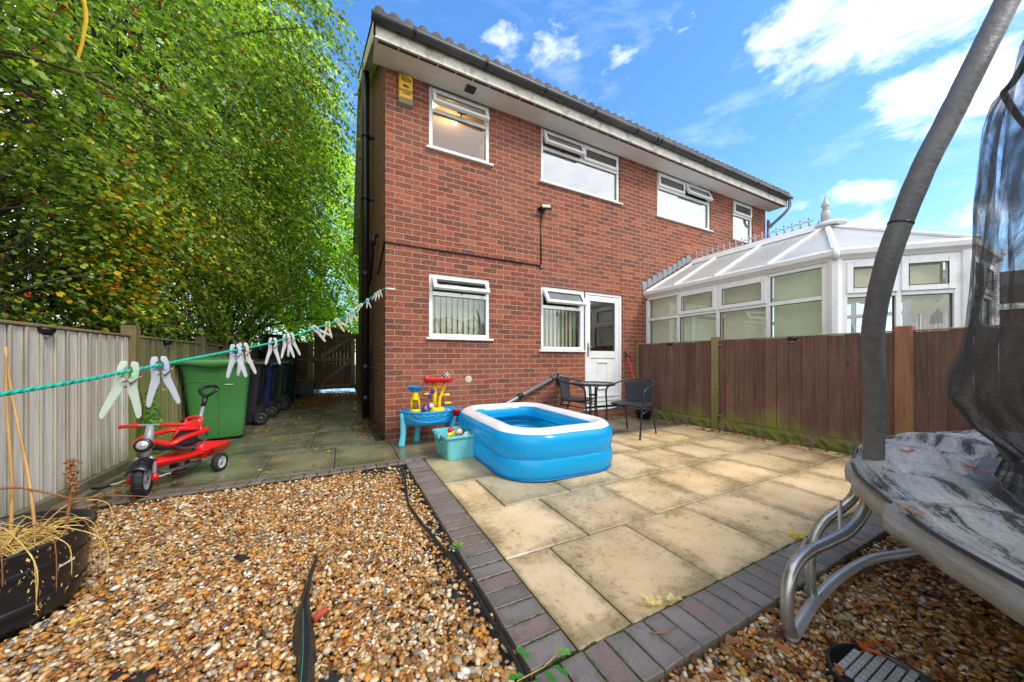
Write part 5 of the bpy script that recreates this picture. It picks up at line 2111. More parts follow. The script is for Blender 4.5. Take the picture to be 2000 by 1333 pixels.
# twisted lay of the cord
tw = []
for s_ in (0, math.pi):
    pts = []
    L_ = 0
    for i in range(len(rp_) - 1):
        for k in range(14):
            p_ = rp_[i].lerp(rp_[i + 1], k / 14)
            L_ += (rp_[i + 1] - rp_[i]).length / 14
            an = L_ / .011 * 2 * math.pi * .5 + s_
            pts.append(p_ + Vector((math.cos(an), 0, math.sin(an))) * .0012)
    q.tube(pts, .0018, 5, caps=False)
tag(q.build('clothes_line', M('rope_teal', lin(26, 178, 150), .45, var=.2, scale=60), fix=False), 'teal plastic clothes line stretched from the house corner to the left foreground', 'clothes line')
hk = thing('line_bracket', 'small pale metal bracket holding the clothes line at the house corner', 'bracket', (0.045, 0, 1.957))
q = MB()
q.box(-.045, .075, -.006, -.001, -.012, .012, .002)
q.build('plate', M('bracket_pale', lin(206, 204, 196), .4, .3), hk)
q = MB()
q.tube([(-.04, -.003, 0), (-.04, -.035, 0), (-.05, -.04, .01)], .004, 6)
q.build('hook', FRM, hk)
for xx in (.0, .05):
    q = MB(); q.ball((xx, -.006, 0), .006, 8, 5, (1, .5, 1)); q.build('screw', M('galv', lin(176, 178, 178), .35, .8), hk)


def rope_at(y):
    for i in range(len(rp_) - 1):
        if rp_[i].y <= y <= rp_[i + 1].y:
            u = (y - rp_[i].y) / max(1e-6, rp_[i + 1].y - rp_[i].y)
            return rp_[i].lerp(rp_[i + 1], u)
    return rp_[-1]


def plastic(name, c, alpha_mix=.5):
    m, t, b = new_mat(name)
    out = t.n['Material Output']
    b.inputs['Base Color'].default_value = c
    b.inputs['Roughness'].default_value = .18
    b.inputs['Subsurface Weight'].default_value = 0.0
    tl = t.node('ShaderNodeBsdfTranslucent'); tl.inputs[0].default_value = c
    tp = t.node('ShaderNodeBsdfTransparent'); tp.inputs[0].default_value = tuple(min(1, x * 1.05 + .1) for x in c[:3]) + (1,)
    m1 = t.node('ShaderNodeMixShader'); m1.inputs[0].default_value = .45
    t.l.new(b.outputs[0], m1.inputs[1]); t.l.new(tl.outputs[0], m1.inputs[2])
    m2 = t.node('ShaderNodeMixShader'); m2.inputs[0].default_value = alpha_mix
    t.l.new(m1.outputs[0], m2.inputs[1]); t.l.new(tp.outputs[0], m2.inputs[2])
    t.l.new(m2.outputs[0], out.inputs[0])
    return m


PT = {'green': plastic('peg_green', lin(236, 248, 236), .38), 'blue': plastic('peg_blue', lin(234, 238, 248), .36), 'pink': plastic('peg_pink', lin(250, 238, 242), .34),
      'clear': plastic('peg_clear', lin(232, 236, 238), .25), 'yellow': plastic('peg_yellow', lin(240, 230, 196), .2)}
STEEL = M('spring_steel', lin(110, 106, 98), .25, .9)
GRIP = {'green': M('grip_green', lin(110, 214, 90), .4), 'blue': M('grip_blue', lin(90, 150, 226), .4), 'pink': M('grip_pink', lin(226, 90, 110), .4)}


def peg(y, tint, tint2, label, roll=0.0, lean=0.0, yaw=0.0, scale=1.0, dx=0.0):
    p_ = rope_at(y)
    t = thing('clothes_peg', label, 'clothes peg', (p_.x, p_.y, p_.z), 0, 'plastic pegs along the clothes line')
    t.rotation_euler = (lean, roll, math.radians(14) + yaw)
    t.scale = (scale,) * 3
    for s_, tn in ((-1, tint), (1, tint2)):
        q = MB()
        out_ = [(.0022, .0145), (.0085, .0130), (.0105, .004), (.0108, -.012), (.0112, -.022), (.0140, -.034), (.0180, -.052), (.0196, -.0625), (.0182, -.067), (.0150, -.0665), (.0128, -.060), (.0075, -.042), (.0025, -.029), (.0012, -.020), (.0012, -.012), (.0042, -.007), (.0050, .0), (.0038, .0045), (.0012, .007)]
        poly = [(s_ * u, v_) for u, v_ in out_]
        # prism along y with a pinched middle for soft edges
        q.prism(poly, -.0055, .0055, axis=1)
        o = q.build('jaw', PT[tn], t, bevel=.0014)
        if tn in GRIP:
            q = MB()
            q.tube([(s_ * .0052, -.0045, -.009), (s_ * .0055, 0, -.001), (s_ * .0052, .0045, -.009)], .0022, 6)
            q.build('grip', GRIP[tn], o)
    q = MB()
    q.tube([(.0045 * math.cos(k * .7), -.008 + .0009 * k, -.0185 + .0045 * math.sin(k * .7)) for k in range(19)], .0010, 5)
    q.tube([(.004, -.008, -.0185), (.016, -.0085, -.0035)], .0010, 5)
    q.tube([(-.004, .008, -.0185), (-.015, .0085, -.0045)], .0010, 5)
    q.build('spring', STEEL, t)
    return t


R_ = math.radians
peg(-3.827, 'green', 'green', 'large blurred looking green tinted peg, nearest the camera on the line', roll=R_(6), yaw=R_(6), scale=1.06)
peg(-3.765, 'blue', 'blue', 'pale blue tinted peg, second along the line beside the green tinted one', roll=R_(-4), yaw=R_(8), scale=1.04)
peg(-3.530, 'blue', 'blue', 'bluish peg overlapping a pink one in front of the green wheelie bin', roll=R_(-2), yaw=R_(-10))
peg(-3.495, 'pink', 'pink', 'pink peg right behind the bluish one in front of the green wheelie bin', roll=R_(-6), yaw=R_(0))
peg(-3.326, 'pink', 'clear', 'pink peg hanging alone in front of the black bin lid', roll=R_(0), yaw=R_(-6))
peg(-3.222, 'pink', 'pink', 'pink peg of the pair in front of the dark green tank', roll=R_(-3), yaw=R_(-4))
peg(-3.188, 'clear', 'green', 'clear and green peg of the pair in front of the dark green tank', roll=R_(-9), yaw=R_(-4))
peg(-2.922, 'clear', 'clear', 'clear peg tilted upwards on the line above the gate post', roll=R_(-52), yaw=R_(10))
peg(-2.725, 'yellow', 'yellow', 'yellowish upright peg just right of the tilted clear one above the gate', roll=R_(0))
peg(-2.546, 'yellow', 'clear', 'yellowish peg tilted upwards over the top of the gate', roll=R_(-48), yaw=R_(8))
peg(-2.264, 'green', 'clear', 'green tinted peg over the right end of the gate', roll=R_(-4))
peg(-2.138, 'blue', 'clear', 'bluish peg in front of the brick side wall, left of the black pipe', roll=R_(-12))
peg(-1.813, 'yellow', 'yellow', 'yellow peg sticking out sideways beside the black soil pipe', roll=R_(42), yaw=R_(10))
peg(-1.50, 'blue', 'blue', 'bluish peg in front of the black soil pipe', roll=R_(-10))
peg(-0.980, 'blue', 'clear', 'lowest of the three small pegs close to the house corner', roll=R_(14))
peg(-0.800, 'clear', 'yellow', 'middle one of the three small pegs close to the house corner', roll=R_(2))
peg(-0.600, 'clear', 'clear', 'highest of the three small pegs close to the house corner', roll=R_(-8))

# ------------------------------------------------------------------ wall mounted things
YELP = M('alarm_yellow', lin(232, 180, 40), .4, var=.08, dirt=lin(170, 130, 50), dirt_lo=.55, dirt_hi=.8)
ab = thing('alarm_box', 'yellow burglar alarm box with dark lettering high on the brick wall by the corner', 'alarm box', (0.245, 0, 4.60))
q = MB()
q.box(-.088, .088, -.062, -.001, -.155, .165, .014)
q.build('cover', YELP, ab, bevel=.003)
q = MB()
q.prism([(-.155, -.06), (-.155, -.002), (-.235, -.002), (-.205, -.045)], -.088, .088, axis=2)
for i in range(len(q.v)):
    z_, y_, x_ = q.v[i]
    q.v[i] = (x_, y_, z_)
q.build('strobe', M('strobe_grey', lin(120, 108, 84), .3, var=.2), ab)
INK = M('ink', lin(28, 24, 20), .5)


def text(s, loc, size, parent, mat, rot=(math.radians(90), 0, 0), name='lettering', align='CENTER', ext=.0004, xs=1.0):
    c = bpy.data.curves.new(name, 'FONT')
    c.body = s
    c.size = size
    c.align_x = align
    c.extrude = ext
    c.offset = size * .02
    c.materials.append(mat)
    o = bpy.data.objects.new(name, c)
    COL.objects.link(o)
    o.location = loc
    o.rotation_euler = rot
    o.scale = (xs, 1, 1)
    bpy.context.view_layer.update()
    me = bpy.data.meshes.new_from_object(o.evaluated_get(bpy.context.evaluated_depsgraph_get()))
    o2 = bpy.data.objects.new(name, me)
    COL.objects.link(o2)
    o2.location, o2.rotation_euler, o2.scale, o2.parent = o.location, o.rotation_euler, o.scale, parent
    bpy.data.objects.remove(o)
    return o2


text('Home', (-.035, -.0640, .122), .036, ab, INK)
text('Security', (.0, -.0640, .095), .036, ab, INK)
text('Systems', (.005, -.0640, .070), .036, ab, INK)
text('RUNCORN', (0, -.0640, -.062), .040, ab, INK, xs=.86)
text('719009', (.004, -.0640, -.098), .040, ab, INK, xs=.9)
q = MB()
q.ball((-.018, -.063, .012), .026, 10, 6, (1, .08, .5))
q.ball((.012, -.063, .010), .014, 10, 6, (1, .08, .8))
q.ball((.032, -.063, .005), .012, 10, 6, (1, .08, .7))
for k, a in enumerate((-150, -110, -70, -30, 60, 95, 130)):
    ca, sa = math.cos(R_(a)), math.sin(R_(a))
    q.tube([(.008, -.0635, .008), (.008 + .04 * ca, -.0635, .008 + .034 * sa)], .0014, 4)
q.build('wasp_emblem', INK, ab)

fl = thing('floodlight', 'small black security floodlight at the top of the vertical wall conduit', 'floodlight', (2.36, 0, 3.46))
q = MB()
q.mx = Matrix.Translation((.03, -.11, .02)) @ Matrix.Rotation(R_(-18), 4, 'Z') @ Matrix.Rotation(R_(-38), 4, 'X')
q.box(-.085, .085, 0, .03, -.06, .06, .006)
hs = q.build('housing', BLACK_, fl)
q2 = MB(); q2.mx = q.mx
q2.box(-.07, .07, -.0025, .001, -.047, .047, .001)
q2.build('lens', M('lamp_face', lin(188, 188, 180), .25), hs)
q2 = MB(); q2.mx = q.mx
q2.box(-.02, .02, -.0045, -.002, -.015, .02, .001)
q2.build('led', M('led_yellow', lin(206, 190, 120), .3), hs)
q = MB()
q.tube([(-.06, -.002, -.0), (-.05, -.08, -.005), (-.05, -.10, .02)], .008, 6)
q.tube([(.06, -.002, -.0), (.07, -.08, -.005), (.09, -.11, .0)], .008, 6)
q.box(-.07, .07, -.02, -.001, -.03, .02, .003)
q.build('bracket', BLACK_, fl)
q = MB()
q.ball((0.0, -.05, -.06), .026, 10, 8)
q.build('sensor', BLACK_, fl)
cd = thing('cable_conduit', 'thin black cable conduit running along and up the brick wall to the floodlight', 'conduit')
q = MB()
q.tube([(-.012, .9, 2.35), (-.012, .04, 2.545), (-.012, -.012, 2.555), (.03, -.012, 2.555), (2.33, -.012, 2.548)], .011, 8)
q.build('horizontal_run', BLACK_, cd)
q = MB()
q.tube([(2.352, -.013, 2.56), (2.352, -.013, 3.42)], .010, 8)
q.build('vertical_run', BLACK_, cd)
q = MB()
q.tube([(2.355, -.001, 2.535), (2.355, -.035, 2.535)], .028, 14)
q.build('junction_box', M('junction_grey', lin(90, 94, 104), .4), cd)
for k in range(9):
    q = MB(); xx = .12 + k * .27
    q.box(xx, xx + .018, -.025, -.001, 2.537, 2.566, .002)
    q.build('clip', M('clip_dark', lin(52, 52, 54), .4), cd)

ks = thing('key_safe', 'small grey and black key safe on the wall beside the left chair', 'key safe', (2.705, 0, .715))
q = MB(); q.box(-.05, .05, -.05, -.001, -.085, .085, .008); q.build('body', BLACK_, ks)
q = MB(); q.box(-.03, .04, -.058, -.0505, -.05, .072, .004); kf = q.build('face', M('safe_grey', lin(176, 180, 184), .3, .4), ks)
q = MB(); q.box(-.014, .022, -.062, -.0585, .03, .055, .002); q.build('window', BLACK_, kf)

wp = thing('leaning_pole', 'grey metal pole leaning low against the brick wall behind the paddling pool', 'pole', (1.35, -.12, 0))
q = MB()
q.tube([(-.42, -.06, .03), (.25, -.03, .355), (1.20, .07, .735)], .030, 14)
q.build('tube', M('pole_grey', lin(136, 138, 144), .35, .4), wp)
q = MB(); q.tube([(.52, -.005, .470), (.60, .003, .50)], .038, 14); q.build('collar', BLACK_, wp)
q = MB(); q.tube([(1.17, .068, .722), (1.26, .075, .757)], .040, 14); q.ball((1.25, .06, .755), .045, 10, 8, (1, .6, .8)); q.build('end_cap', M('cap_grey', lin(70, 76, 80), .4), wp)

bm = thing('broom', 'red handled mop leaning in the corner between the brick wall and brown fence', 'broom', (4.33, -.12, 0))
q = MB(); q.tube([(-.05, .0, 1.12), (.02, .03, .80)], .0, 3) if False else None
q.tube([(.10, -.12, .10), (-.12, .07, 1.10)], .013, 10)
q.build('handle', M('handle_red', lin(200, 26, 30), .35), bm)
q = MB(); q.tube([(-.12, .07, 1.10), (-.142, .088, 1.20)], .017, 10); q.build('grip', BLACK_, bm)
q = MB(); q.tube([(.012, -.044, .50), (.0, -.034, .555)], .0136, 10); q.build('sticker', M('sticker_white', lin(236, 226, 226), .4), bm)
q = MB()
for k in range(50):
    a = random.uniform(0, 6.28)
    q.tube([(.10, -.12, .12), (.10 + .05 * math.cos(a), -.12 + .05 * math.sin(a), .06), (.10 + .08 * math.cos(a), -.12 + .08 * math.sin(a), .01)], .004, 4)
q.build('mop_head', M('mop_grey', lin(150, 150, 148), .9), bm)
bk = thing('bucket', 'black plastic pot on the ground behind the right hand chair', 'bucket', (4.22, -.42, 0))
q = MB()
q.lathe([(.001, .01), (.10, .01), (.105, .0), (.145, .17), (.155, .18), (.150, .185), (.135, .175), (.10, .03), (.001, .03)], seg=24)
q.build('pot_body', BLACK_, bk)
q = MB()
q.lathe([(.001, .15), (.133, .15)], seg=20)
q.build('soil', SOIL, bk)

# ------------------------------------------------------------------ wheelie bins


def superell(a, b_, n, k=4):
    return [(a * abs(math.cos(t)) ** (2 / k) * math.copysign(1, math.cos(t)), b_ * abs(math.sin(t)) ** (2 / k) * math.copysign(1, math.sin(t))) for t in [2 * math.pi * i / n for i in range(n)]]


def wheelie(label, mat, lidmat, x, y, rot, s=1.0, mark=False):
    """front of the bin faces local +x, wheels at -x"""
    t = thing('wheelie_bin', label, 'wheelie bin', (x, y, 0), rot, 'wheelie bins along the side path')
    q = MB()
    rings = []
    for (z, a, b_, ox) in ((.03, .235, .215, .02), (.05, .25, .225, .02), (.30, .275, .24, .01), (.90, .335, .272, 0), (.93, .352, .29, 0), (.985, .355, .293, 0)):
        rings.append([(ox + u, v_, z) for u, v_ in superell(a, b_, 48, 9)])
    G = [[rings[j][i] for j in range(len(rings))] for i in range(48)]
    q.sheet(G, closed_u=True)
    q.face([q.vert(p_) for p_ in rings[0]])
    body = q.build('body', mat, t)
    # moulded panel line and ribs on both sides
    for s_ in (-1, 1):
        q = MB()
        def sp(u, z):
            wv = .24 + (.272 - .24) * (z - .30) / .60 if z > .3 else .225 + .015 * (z - .05) / .25
            return (u, s_ * (wv + .0025), z)
        q.tube([sp(u_, z_) for u_, z_ in catmull2([(-.30, .76), (-.12, .76), (-.03, .74), (.01, .68), (.015, .4), (.015, .08)], 6)], .0045, 5)
        q.build('moulding', mat, body)
    q = MB()
    G = []
    for i in range(33):
        u = -.42 + .80 * i / 32
        row = []
        for j in range(17):
            v_ = -1 + 2 * j / 16
            w_ = .325
            edge = max(abs(v_), abs((u + .02) / .40))
            z = 1.015 + .052 * (1 - abs(v_) ** 5) * (1 - min(1, abs((u + .02) / .40)) ** 6)
            row.append((u, v_ * w_, z))
        G.append(row)
    q.sheet(G)
    lid = q.build('lid', lidmat, t, solid=.008, fix=False)
    q = MB()
    rim = superell(.40, .325, 96, 12)
    G = []
    for (u, v_) in rim:
        wave = .0 if abs(u) > .34 else .022 * (math.cos(u * 11) + .4)
        G.append([(u - .02, v_, 1.022), (u * 1.012 - .02, v_ * 1.012, 1.01), (u * 1.012 - .02, v_ * 1.012, .965 - wave), (u * .99 - .02, v_ * .985, .965 - wave)])
    q.sheet(G, closed_u=True)
    q.build('lid_rim', lidmat, lid)
    q = MB()
    q.tube([(-.44, -.24, .985), (-.44, .24, .985)], .017, 10)
    for v_ in (-.2, 0, .2):
        q.box(-.44, -.34, v_ - .018, v_ + .018, .96, .985, .003)
    q.build('handle', mat, t)
    q = MB()
    for v_ in (-.22, .22):
        q.box(-.33, -.20, v_ - .012, v_ + .012, .06, .30, .004)
    q.tube([(-.30, -.31, .10), (-.30, .31, .10)], .012, 8)
    q.build('axle', BLACK_, t)
    for s_ in (-1, 1):
        q = MB()
        yy = s_ * .29
        q.mx = Matrix.Translation((-.30, yy, .102)) @ Matrix.Rotation(math.pi / 2, 4, 'X')
        q.lathe([(.058, -.025), (.092, -.026), (.101, -.016), (.102, 0), (.101, .016), (.092, .026), (.058, .025), (.058, -.025)], seg=28)
        wh = q.build('wheel', M('tyre_black', lin(30, 30, 32), .6, var=.2), t)
        q2 = MB(); q2.mx = q.mx
        q2.lathe([(.001, .0), (.018, .021), (.022, .015), (.05, .012), (.058, .022), (.060, -.022), (.05, -.012), (.022, -.015), (.018, -.021), (.001, -.02)], seg=24)
        for k in range(8):
            a = k * math.pi / 4
            q2.tube([(.018 * math.cos(a), .018 * math.sin(a), .0), (.056 * math.cos(a), .056 * math.sin(a), 0)], .014, 4)
        q2.build('rim', M('rim_grey', lin(150, 152, 152), .4) if mark else M('rim_dark', lin(52, 52, 54), .4), wh)
    if mark:
        q = MB()
        q.box(.075, .155, -.2725, -.2705, .715, .722)
        q.build('printed_mark', M('print_white', lin(226, 232, 226), .5), body)
    t.scale = (s, s, s)
    return t


def catmull2(pts, n):
    return [(p_.x, p_.y) for p_ in catmull([(a, b_, 0) for a, b_ in pts], n)]


BG = M('bin_green', lin(66, 126, 66), .34, var=.06, scale=3, bump=.05, bscale=200, dirt=lin(60, 100, 60), dirt_lo=.6, dirt_hi=.85)
BD = M('bin_black', lin(36, 36, 42), .30, var=.1, scale=3)
BB = M('bin_blue', lin(22, 42, 96), .35, var=.08)
BDG = M('bin_dark_green', lin(26, 62, 48), .35, var=.1)
wheelie('bright green wheelie bin in front of the others, next to the tricycle', BG, BG, -1.965, 1.16, R_(12), 1.0, True)
wheelie('black wheelie bin just behind the bright green one', BD, BD, -1.97, 2.20, R_(186), .97)
wheelie('blue wheelie bin behind the black one', BB, BB, -1.93, 2.98, R_(183), .95)
wheelie('dark green wheelie bin farthest along the side path', BDG, BDG, -1.86, 3.85, R_(182), .97)
tk = thing('water_butt', 'tall dark green tank with a flat lid behind the wheelie bins', 'water butt', (-1.88, 5.20, 0))
q = MB()
q.lathe([(.001, .0), (.33, .0), (.35, .2), (.37, .9), (.385, 1.50), (.385, 1.55)], seg=40, ripple=lambda a: .006 * math.cos(24 * a))
q.build('barrel', BDG, tk)
q = MB()
q.lathe([(.001, 1.635), (.30, 1.63), (.395, 1.61), (.402, 1.585), (.40, 1.545), (.386, 1.545)], seg=40)
q.build('lid', M('lid_dark', lin(34, 44, 42), .3), tk)
cr = thing('planter_trough', 'black plastic trough full of dead leaves on the ground by the gate post', 'planter', (-1.60, 6.35, 0))
q = MB()
q.box(-.42, .40, -.20, .20, .06, .40, .015)
q.box(-.45, .43, -.23, .23, .37, .415, .01)
q.build('trough_body', BLACK_, cr)
for xx in (-.2, .2):
    q = MB(); q.box(xx - .09, xx + .09, -.16, .16, 0, .06, .01); q.build('foot', M('foot_grey', lin(90, 92, 92), .5), cr)
rng = np.random.RandomState(9)
n = 160
P = np.stack([rng.uniform(-.4, .38, n), rng.uniform(-.2, .2, n), rng.uniform(.415, .46, n)], 1)
a = rng.uniform(0, 6.28, n)
V, F, Cc = leaves_mesh(P, np.stack([np.cos(a), np.sin(a), rng.normal(0, .4, n)], 1), np.stack([rng.normal(0, .5, n), rng.normal(0, .5, n), np.ones(n)], 1), rng.uniform(.04, .08, n), rng.uniform(.03, .05, n), palette(BR + YL, n, rng))
me = mesh_np('leaf_layer', V, F, Cc); me.materials.append(LEAF)
o = bpy.data.objects.new('leaf_layer', me); COL.objects.link(o); o.parent = cr

# ------------------------------------------------------------------ paddling pool
def rrect(x0, x1, y0, y1, r, n=10, m=8):
    pts = []
    for (cx, cy, a0) in ((x1 - r, y1 - r, 0), (x0 + r, y1 - r, 90), (x0 + r, y0 + r, 180), (x1 - r, y0 + r, 270)):
        for k in range(n + 1):
            a = R_(a0 + 90 * k / n)
            pts.append((cx + r * math.cos(a), cy + r * math.sin(a), math.cos(a), math.sin(a)))
    # add points along the straights
    out = []
    for i in range(len(pts)):
        a, b_ = pts[i], pts[(i + 1) % len(pts)]
        out.append(a)
        L = math.hypot(a[0] - b_[0], a[1] - b_[1])
        if L > .12:
            k = int(L / .06)
            for j in range(1, k):
                u = j / k
                out.append((a[0] + (b_[0] - a[0]) * u, a[1] + (b_[1] - a[1]) * u, a[2], a[3]))
    return out


def sweep(path, prof, wob=None):
    G = []
    for i, (x, y, nx, ny) in enumerate(path):
        G.append([(x + nx * (o_ + (wob(i, z) if wob else 0)), y + ny * (o_ + (wob(i, z) if wob else 0)), z) for o_, z in prof])
    return G


VB = M('vinyl_blue', lin(6, 158, 228), .22, var=.04, scale=3, spec=.5, coat=.3, bump=.10, bscale=14)
def vinyl(name, c):
    m, t, b = new_mat(name)
    tcx = t.node('ShaderNodeTexCoord')
    b.inputs['Base Color'].default_value = c
    b.inputs['Roughness'].default_value = .24
    b.inputs['Coat Weight'].default_value = .3
    t.put(b.inputs['Normal'], t.bump(t.noise(tcx.outputs['Object'], 13, 3), .12, .01))
    tl = t.node('ShaderNodeBsdfTranslucent'); tl.inputs[0].default_value = c
    mx = t.node('ShaderNodeMixShader'); mx.inputs[0].default_value = .48
    t.l.new(b.outputs[0], mx.inputs[1]); t.l.new(tl.outputs[0], mx.inputs[2]); t.l.new(mx.outputs[0], t.n['Material Output'].inputs[0])
    return m


VB = vinyl('vinyl_cyan', lin(30, 196, 250))
VW = M('vinyl_white', lin(236, 236, 240), .25, var=.03, scale=3, coat=.3, bump=.05, bscale=14)
pool = thing('paddling_pool', 'bright blue inflatable paddling pool with a white top rim on the patio', 'paddling pool', (1.33, -1.33, 0), R_(-1.5))
px0, px1, py0, py1 = -.475, .545, -.765, .86
path = rrect(px0, px1, py0, py1, .28)
HW, HH = .115, .112


def tube_prof(zc, hw, hh, a0, a1, n=12, flat=.0):
    return [(hw * math.cos(R_(a0 + (a1 - a0) * i / n)), zc + hh * math.sin(R_(a0 + (a1 - a0) * i / n))) for i in range(n + 1)]


def wr_(i, z):
    return .0025 * math.sin(i * 1.9) * math.sin(z * 40) + .0018 * math.sin(i * .73)


def crn(i, z):
    return wr_(i, z)


q = MB()
q.sheet(sweep(path, [(-.10, .02), (0.0, .001), (.075, .002), (.100, .020), (.115, .055), (.121, .095), (.119, .135), (.113, .165), (.106, .182), (.101, .192)], crn), closed_u=True)
q.sheet(sweep(path, tube_prof(.104, HW, .104, 152, 200, 6), crn), closed_u=True)
q.build('lower_ring', VB, pool)
q = MB()
q.sheet(sweep(path, [(.101, .192), (.106, .206), (.112, .224), (.117, .258), (.120, .30), (.118, .345), (.108, .378), (.0853, .4020)], crn), closed_u=True)
q.sheet(sweep(path, tube_prof(.330, HW - .004, HH, 140, 210, 6), crn), closed_u=True)
q.build('upper_ring', VB, pool)
q = MB()
q.sheet(sweep(path, tube_prof(.330, HW - .0035, HH + .0005, 40, 140, 14), crn), closed_u=True)
q.build('top_band', VW, pool)
q = MB()
q.sheet(sweep(path, [(.098, .189), (.1035, .192), (.098, .195)]), closed_u=True)
q.sheet(sweep(path, [(-.088, .206), (-.096, .2085), (-.088, .211)]), closed_u=True)
q.sheet(sweep(path, [(.075, .0015), (.108, .012), (.098, .018)]), closed_u=True)
q.build('weld_seam', M('vinyl_seam', lin(0, 116, 196), .3), pool)
q = MB()
fl_ = [(x - nx * .08, y - ny * .08, .012) for x, y, nx, ny in path]
q.face([q.vert(p_) for p_ in fl_])
q.build('floor', M('vinyl_floor', lin(96, 214, 250), .2, var=.05, coat=.4), pool, fix=False)
q = MB()
q.lathe([(.001, .017), (.17, .016), (.22, .013)], c=(.02, -.1, 0), seg=36, sy=1.3)
q.build('puddle_glint', M('puddle_pale', lin(170, 222, 240), .15, coat=.5), pool)  # pale disc painted for puddle water reflecting white on the floor
for (vx, vy, vz) in ((px1 + .118, -.35, .32), (px0 - .03, -.60, .42)):
    q = MB(); q.ball((vx, vy, vz), .011, 8, 6); q.build('valve', VW, pool)

# ------------------------------------------------------------------ bistro set
TUB = M('chair_tube', lin(42, 46, 54), .32, .2, var=.08)
m, t_, b_ = new_mat('wicker_black')
tcx_ = t_.node('ShaderNodeTexCoord')
P_ = tcx_.outputs['Object']
spx = t_.node('ShaderNodeSeparateXYZ'); t_.put(spx.inputs[0], P_)
wy = t_.math('SINE', t_.math('MULTIPLY', spx.outputs[1], 2 * math.pi / .016))
wz = t_.math('SINE', t_.math('MULTIPLY', t_.math('ADD', spx.outputs[2], spx.outputs[0]), 2 * math.pi / .012))
wv = t_.math('MULTIPLY', wy, wz)
t_.put(b_.inputs['Base Color'], t_.ramp(wv, [(.0, lin(28, 30, 36)), (.5, lin(62, 68, 80)), (1.0, lin(136, 144, 158))]))
b_.inputs['Roughness'].default_value = .38
t_.put(b_.inputs['Normal'], t_.bump(wv, .9, .004))
WICK = m


def chair(label, x, y, rot):
    """faces local +x; origin on the ground under the seat"""
    t = thing('wicker_chair', label, 'garden chair', (x, y, 0), rot, 'wicker bistro chairs')
    half = [(.275, .245, 0), (.255, .25, .20), (.235, .258, .42), (.235, .268, .56), (.20, .275, .635), (.10, .282, .668), (-.04, .272, .695), (-.15, .235, .722), (-.225, .16, .740), (-.255, .0, .748)]
    full = half + [(a, -b_, c) for a, b_, c in half[::-1][1:]]
    q = MB(); q.tube(catmull(full, 5), .0125, 10)
    q.build('arm_frame', TUB, t)
    for s_ in (-1, 1):
        q = MB(); q.tube(catmull([(-.14, s_ * .19, .415), (-.20, s_ * .20, .30), (-.275, s_ * .215, 0)], 5), .0115, 10)
        q.build('leg', TUB, t)
    q = MB()
    ring = [(x_, y_, .425 - .0) for x_, y_, _, _ in rrect(-.20, .225, -.235, .235, .10)]
    q.tube(ring, .011, 8, closed=True)
    q.tube([(.235, -.255, .40), (.235, .255, .40)], .009, 8)
    q.tube([(-.17, -.195, .36), (.24, -.25, .33)], .0085, 8)
    q.tube([(-.17, .195, .36), (.24, .25, .33)], .0085, 8)
    q.build('seat_frame', TUB, t)
    q = MB()
    G = []
    for i in range(13):
        u = -.20 + .425 * i / 12
        G.append([(u, .228 * (2 * j / 12 - 1) * (1 - .18 * max(0, abs(u - .01) / .21) ** 6), .434 - .018 * (1 - (2 * j / 12 - 1) ** 2) * (1 - ((u - .01) / .22) ** 2)) for j in range(13)])
    q.sheet(G)
    q.build('seat', WICK, t, solid=.010, fix=False)
    q = MB()
    G = []
    for i in range(17):
        v_ = 2 * i / 16 - 1
        row = []
        for j in range(11):
            w_ = j / 10
            yy = v_ * (.165 + .045 * w_)
            xx = -.185 - .05 * w_ + .045 * v_ * v_ * (.6 + .5 * w_) - .012 * math.sin(w_ * math.pi)
            row.append((xx, yy, .425 + .315 * w_ - .018 * w_ * v_ * v_))
        G.append(row)
    q.sheet(G)
    q.build('backrest', WICK, t, solid=.010, fix=False)
    for s_ in (-1, 1):
        q = MB()
        q.tube([tuple(p_) for p_ in (G[0] if s_ < 0 else G[-1])], .0085, 8)
        q.build('back_frame', TUB, t)
    return t


chair('black wicker chair to the right of the table, its side to the brown fence', 3.10, -1.20, R_(196))
chair('black wicker chair left of the table against the brick wall beside the key safe', 2.72, -.44, R_(-58))
tb = thing('bistro_table', 'small round glass topped black metal table between the two wicker chairs', 'garden table', (2.66, -.90, 0))
q = MB()
q.lathe([(.001, .700), (.285, .700), (.285, .706), (.001, .706)], seg=48)
q.build('glass_top', M('smoked_glass', lin(120, 128, 132), .04, var=.03, spec=.7), tb)
q = MB()
q.lathe([(.283, .680), (.300, .680), (.306, .69), (.306, .706), (.300, .713), (.284, .711), (.283, .680)], seg=56)
q.build('rim', TUB, tb)
for k in range(4):
    a = R_(20 + 90 * k)
    ca, sa = math.cos(a), math.sin(a)
    q = MB()
    q.tube(catmull([(.16 * ca, .16 * sa, .685), (.075 * ca, .075 * sa, .66), (.055 * ca, .055 * sa, .55), (.055 * ca, .055 * sa, .28), (.075 * ca, .075 * sa, .20), (.17 * ca, .17 * sa, .12), (.27 * ca, .27 * sa, .07), (.30 * ca, .30 * sa, .0)], 5), .0095, 8)
    q.build('leg', TUB, tb)
for z in (.54, .29):
    q = MB()
    q.tube([(.062 * math.cos(R_(15 * k)), .062 * math.sin(R_(15 * k)), z) for k in range(24)], .007, 6, closed=True)
    q.build('ring', TUB, tb)

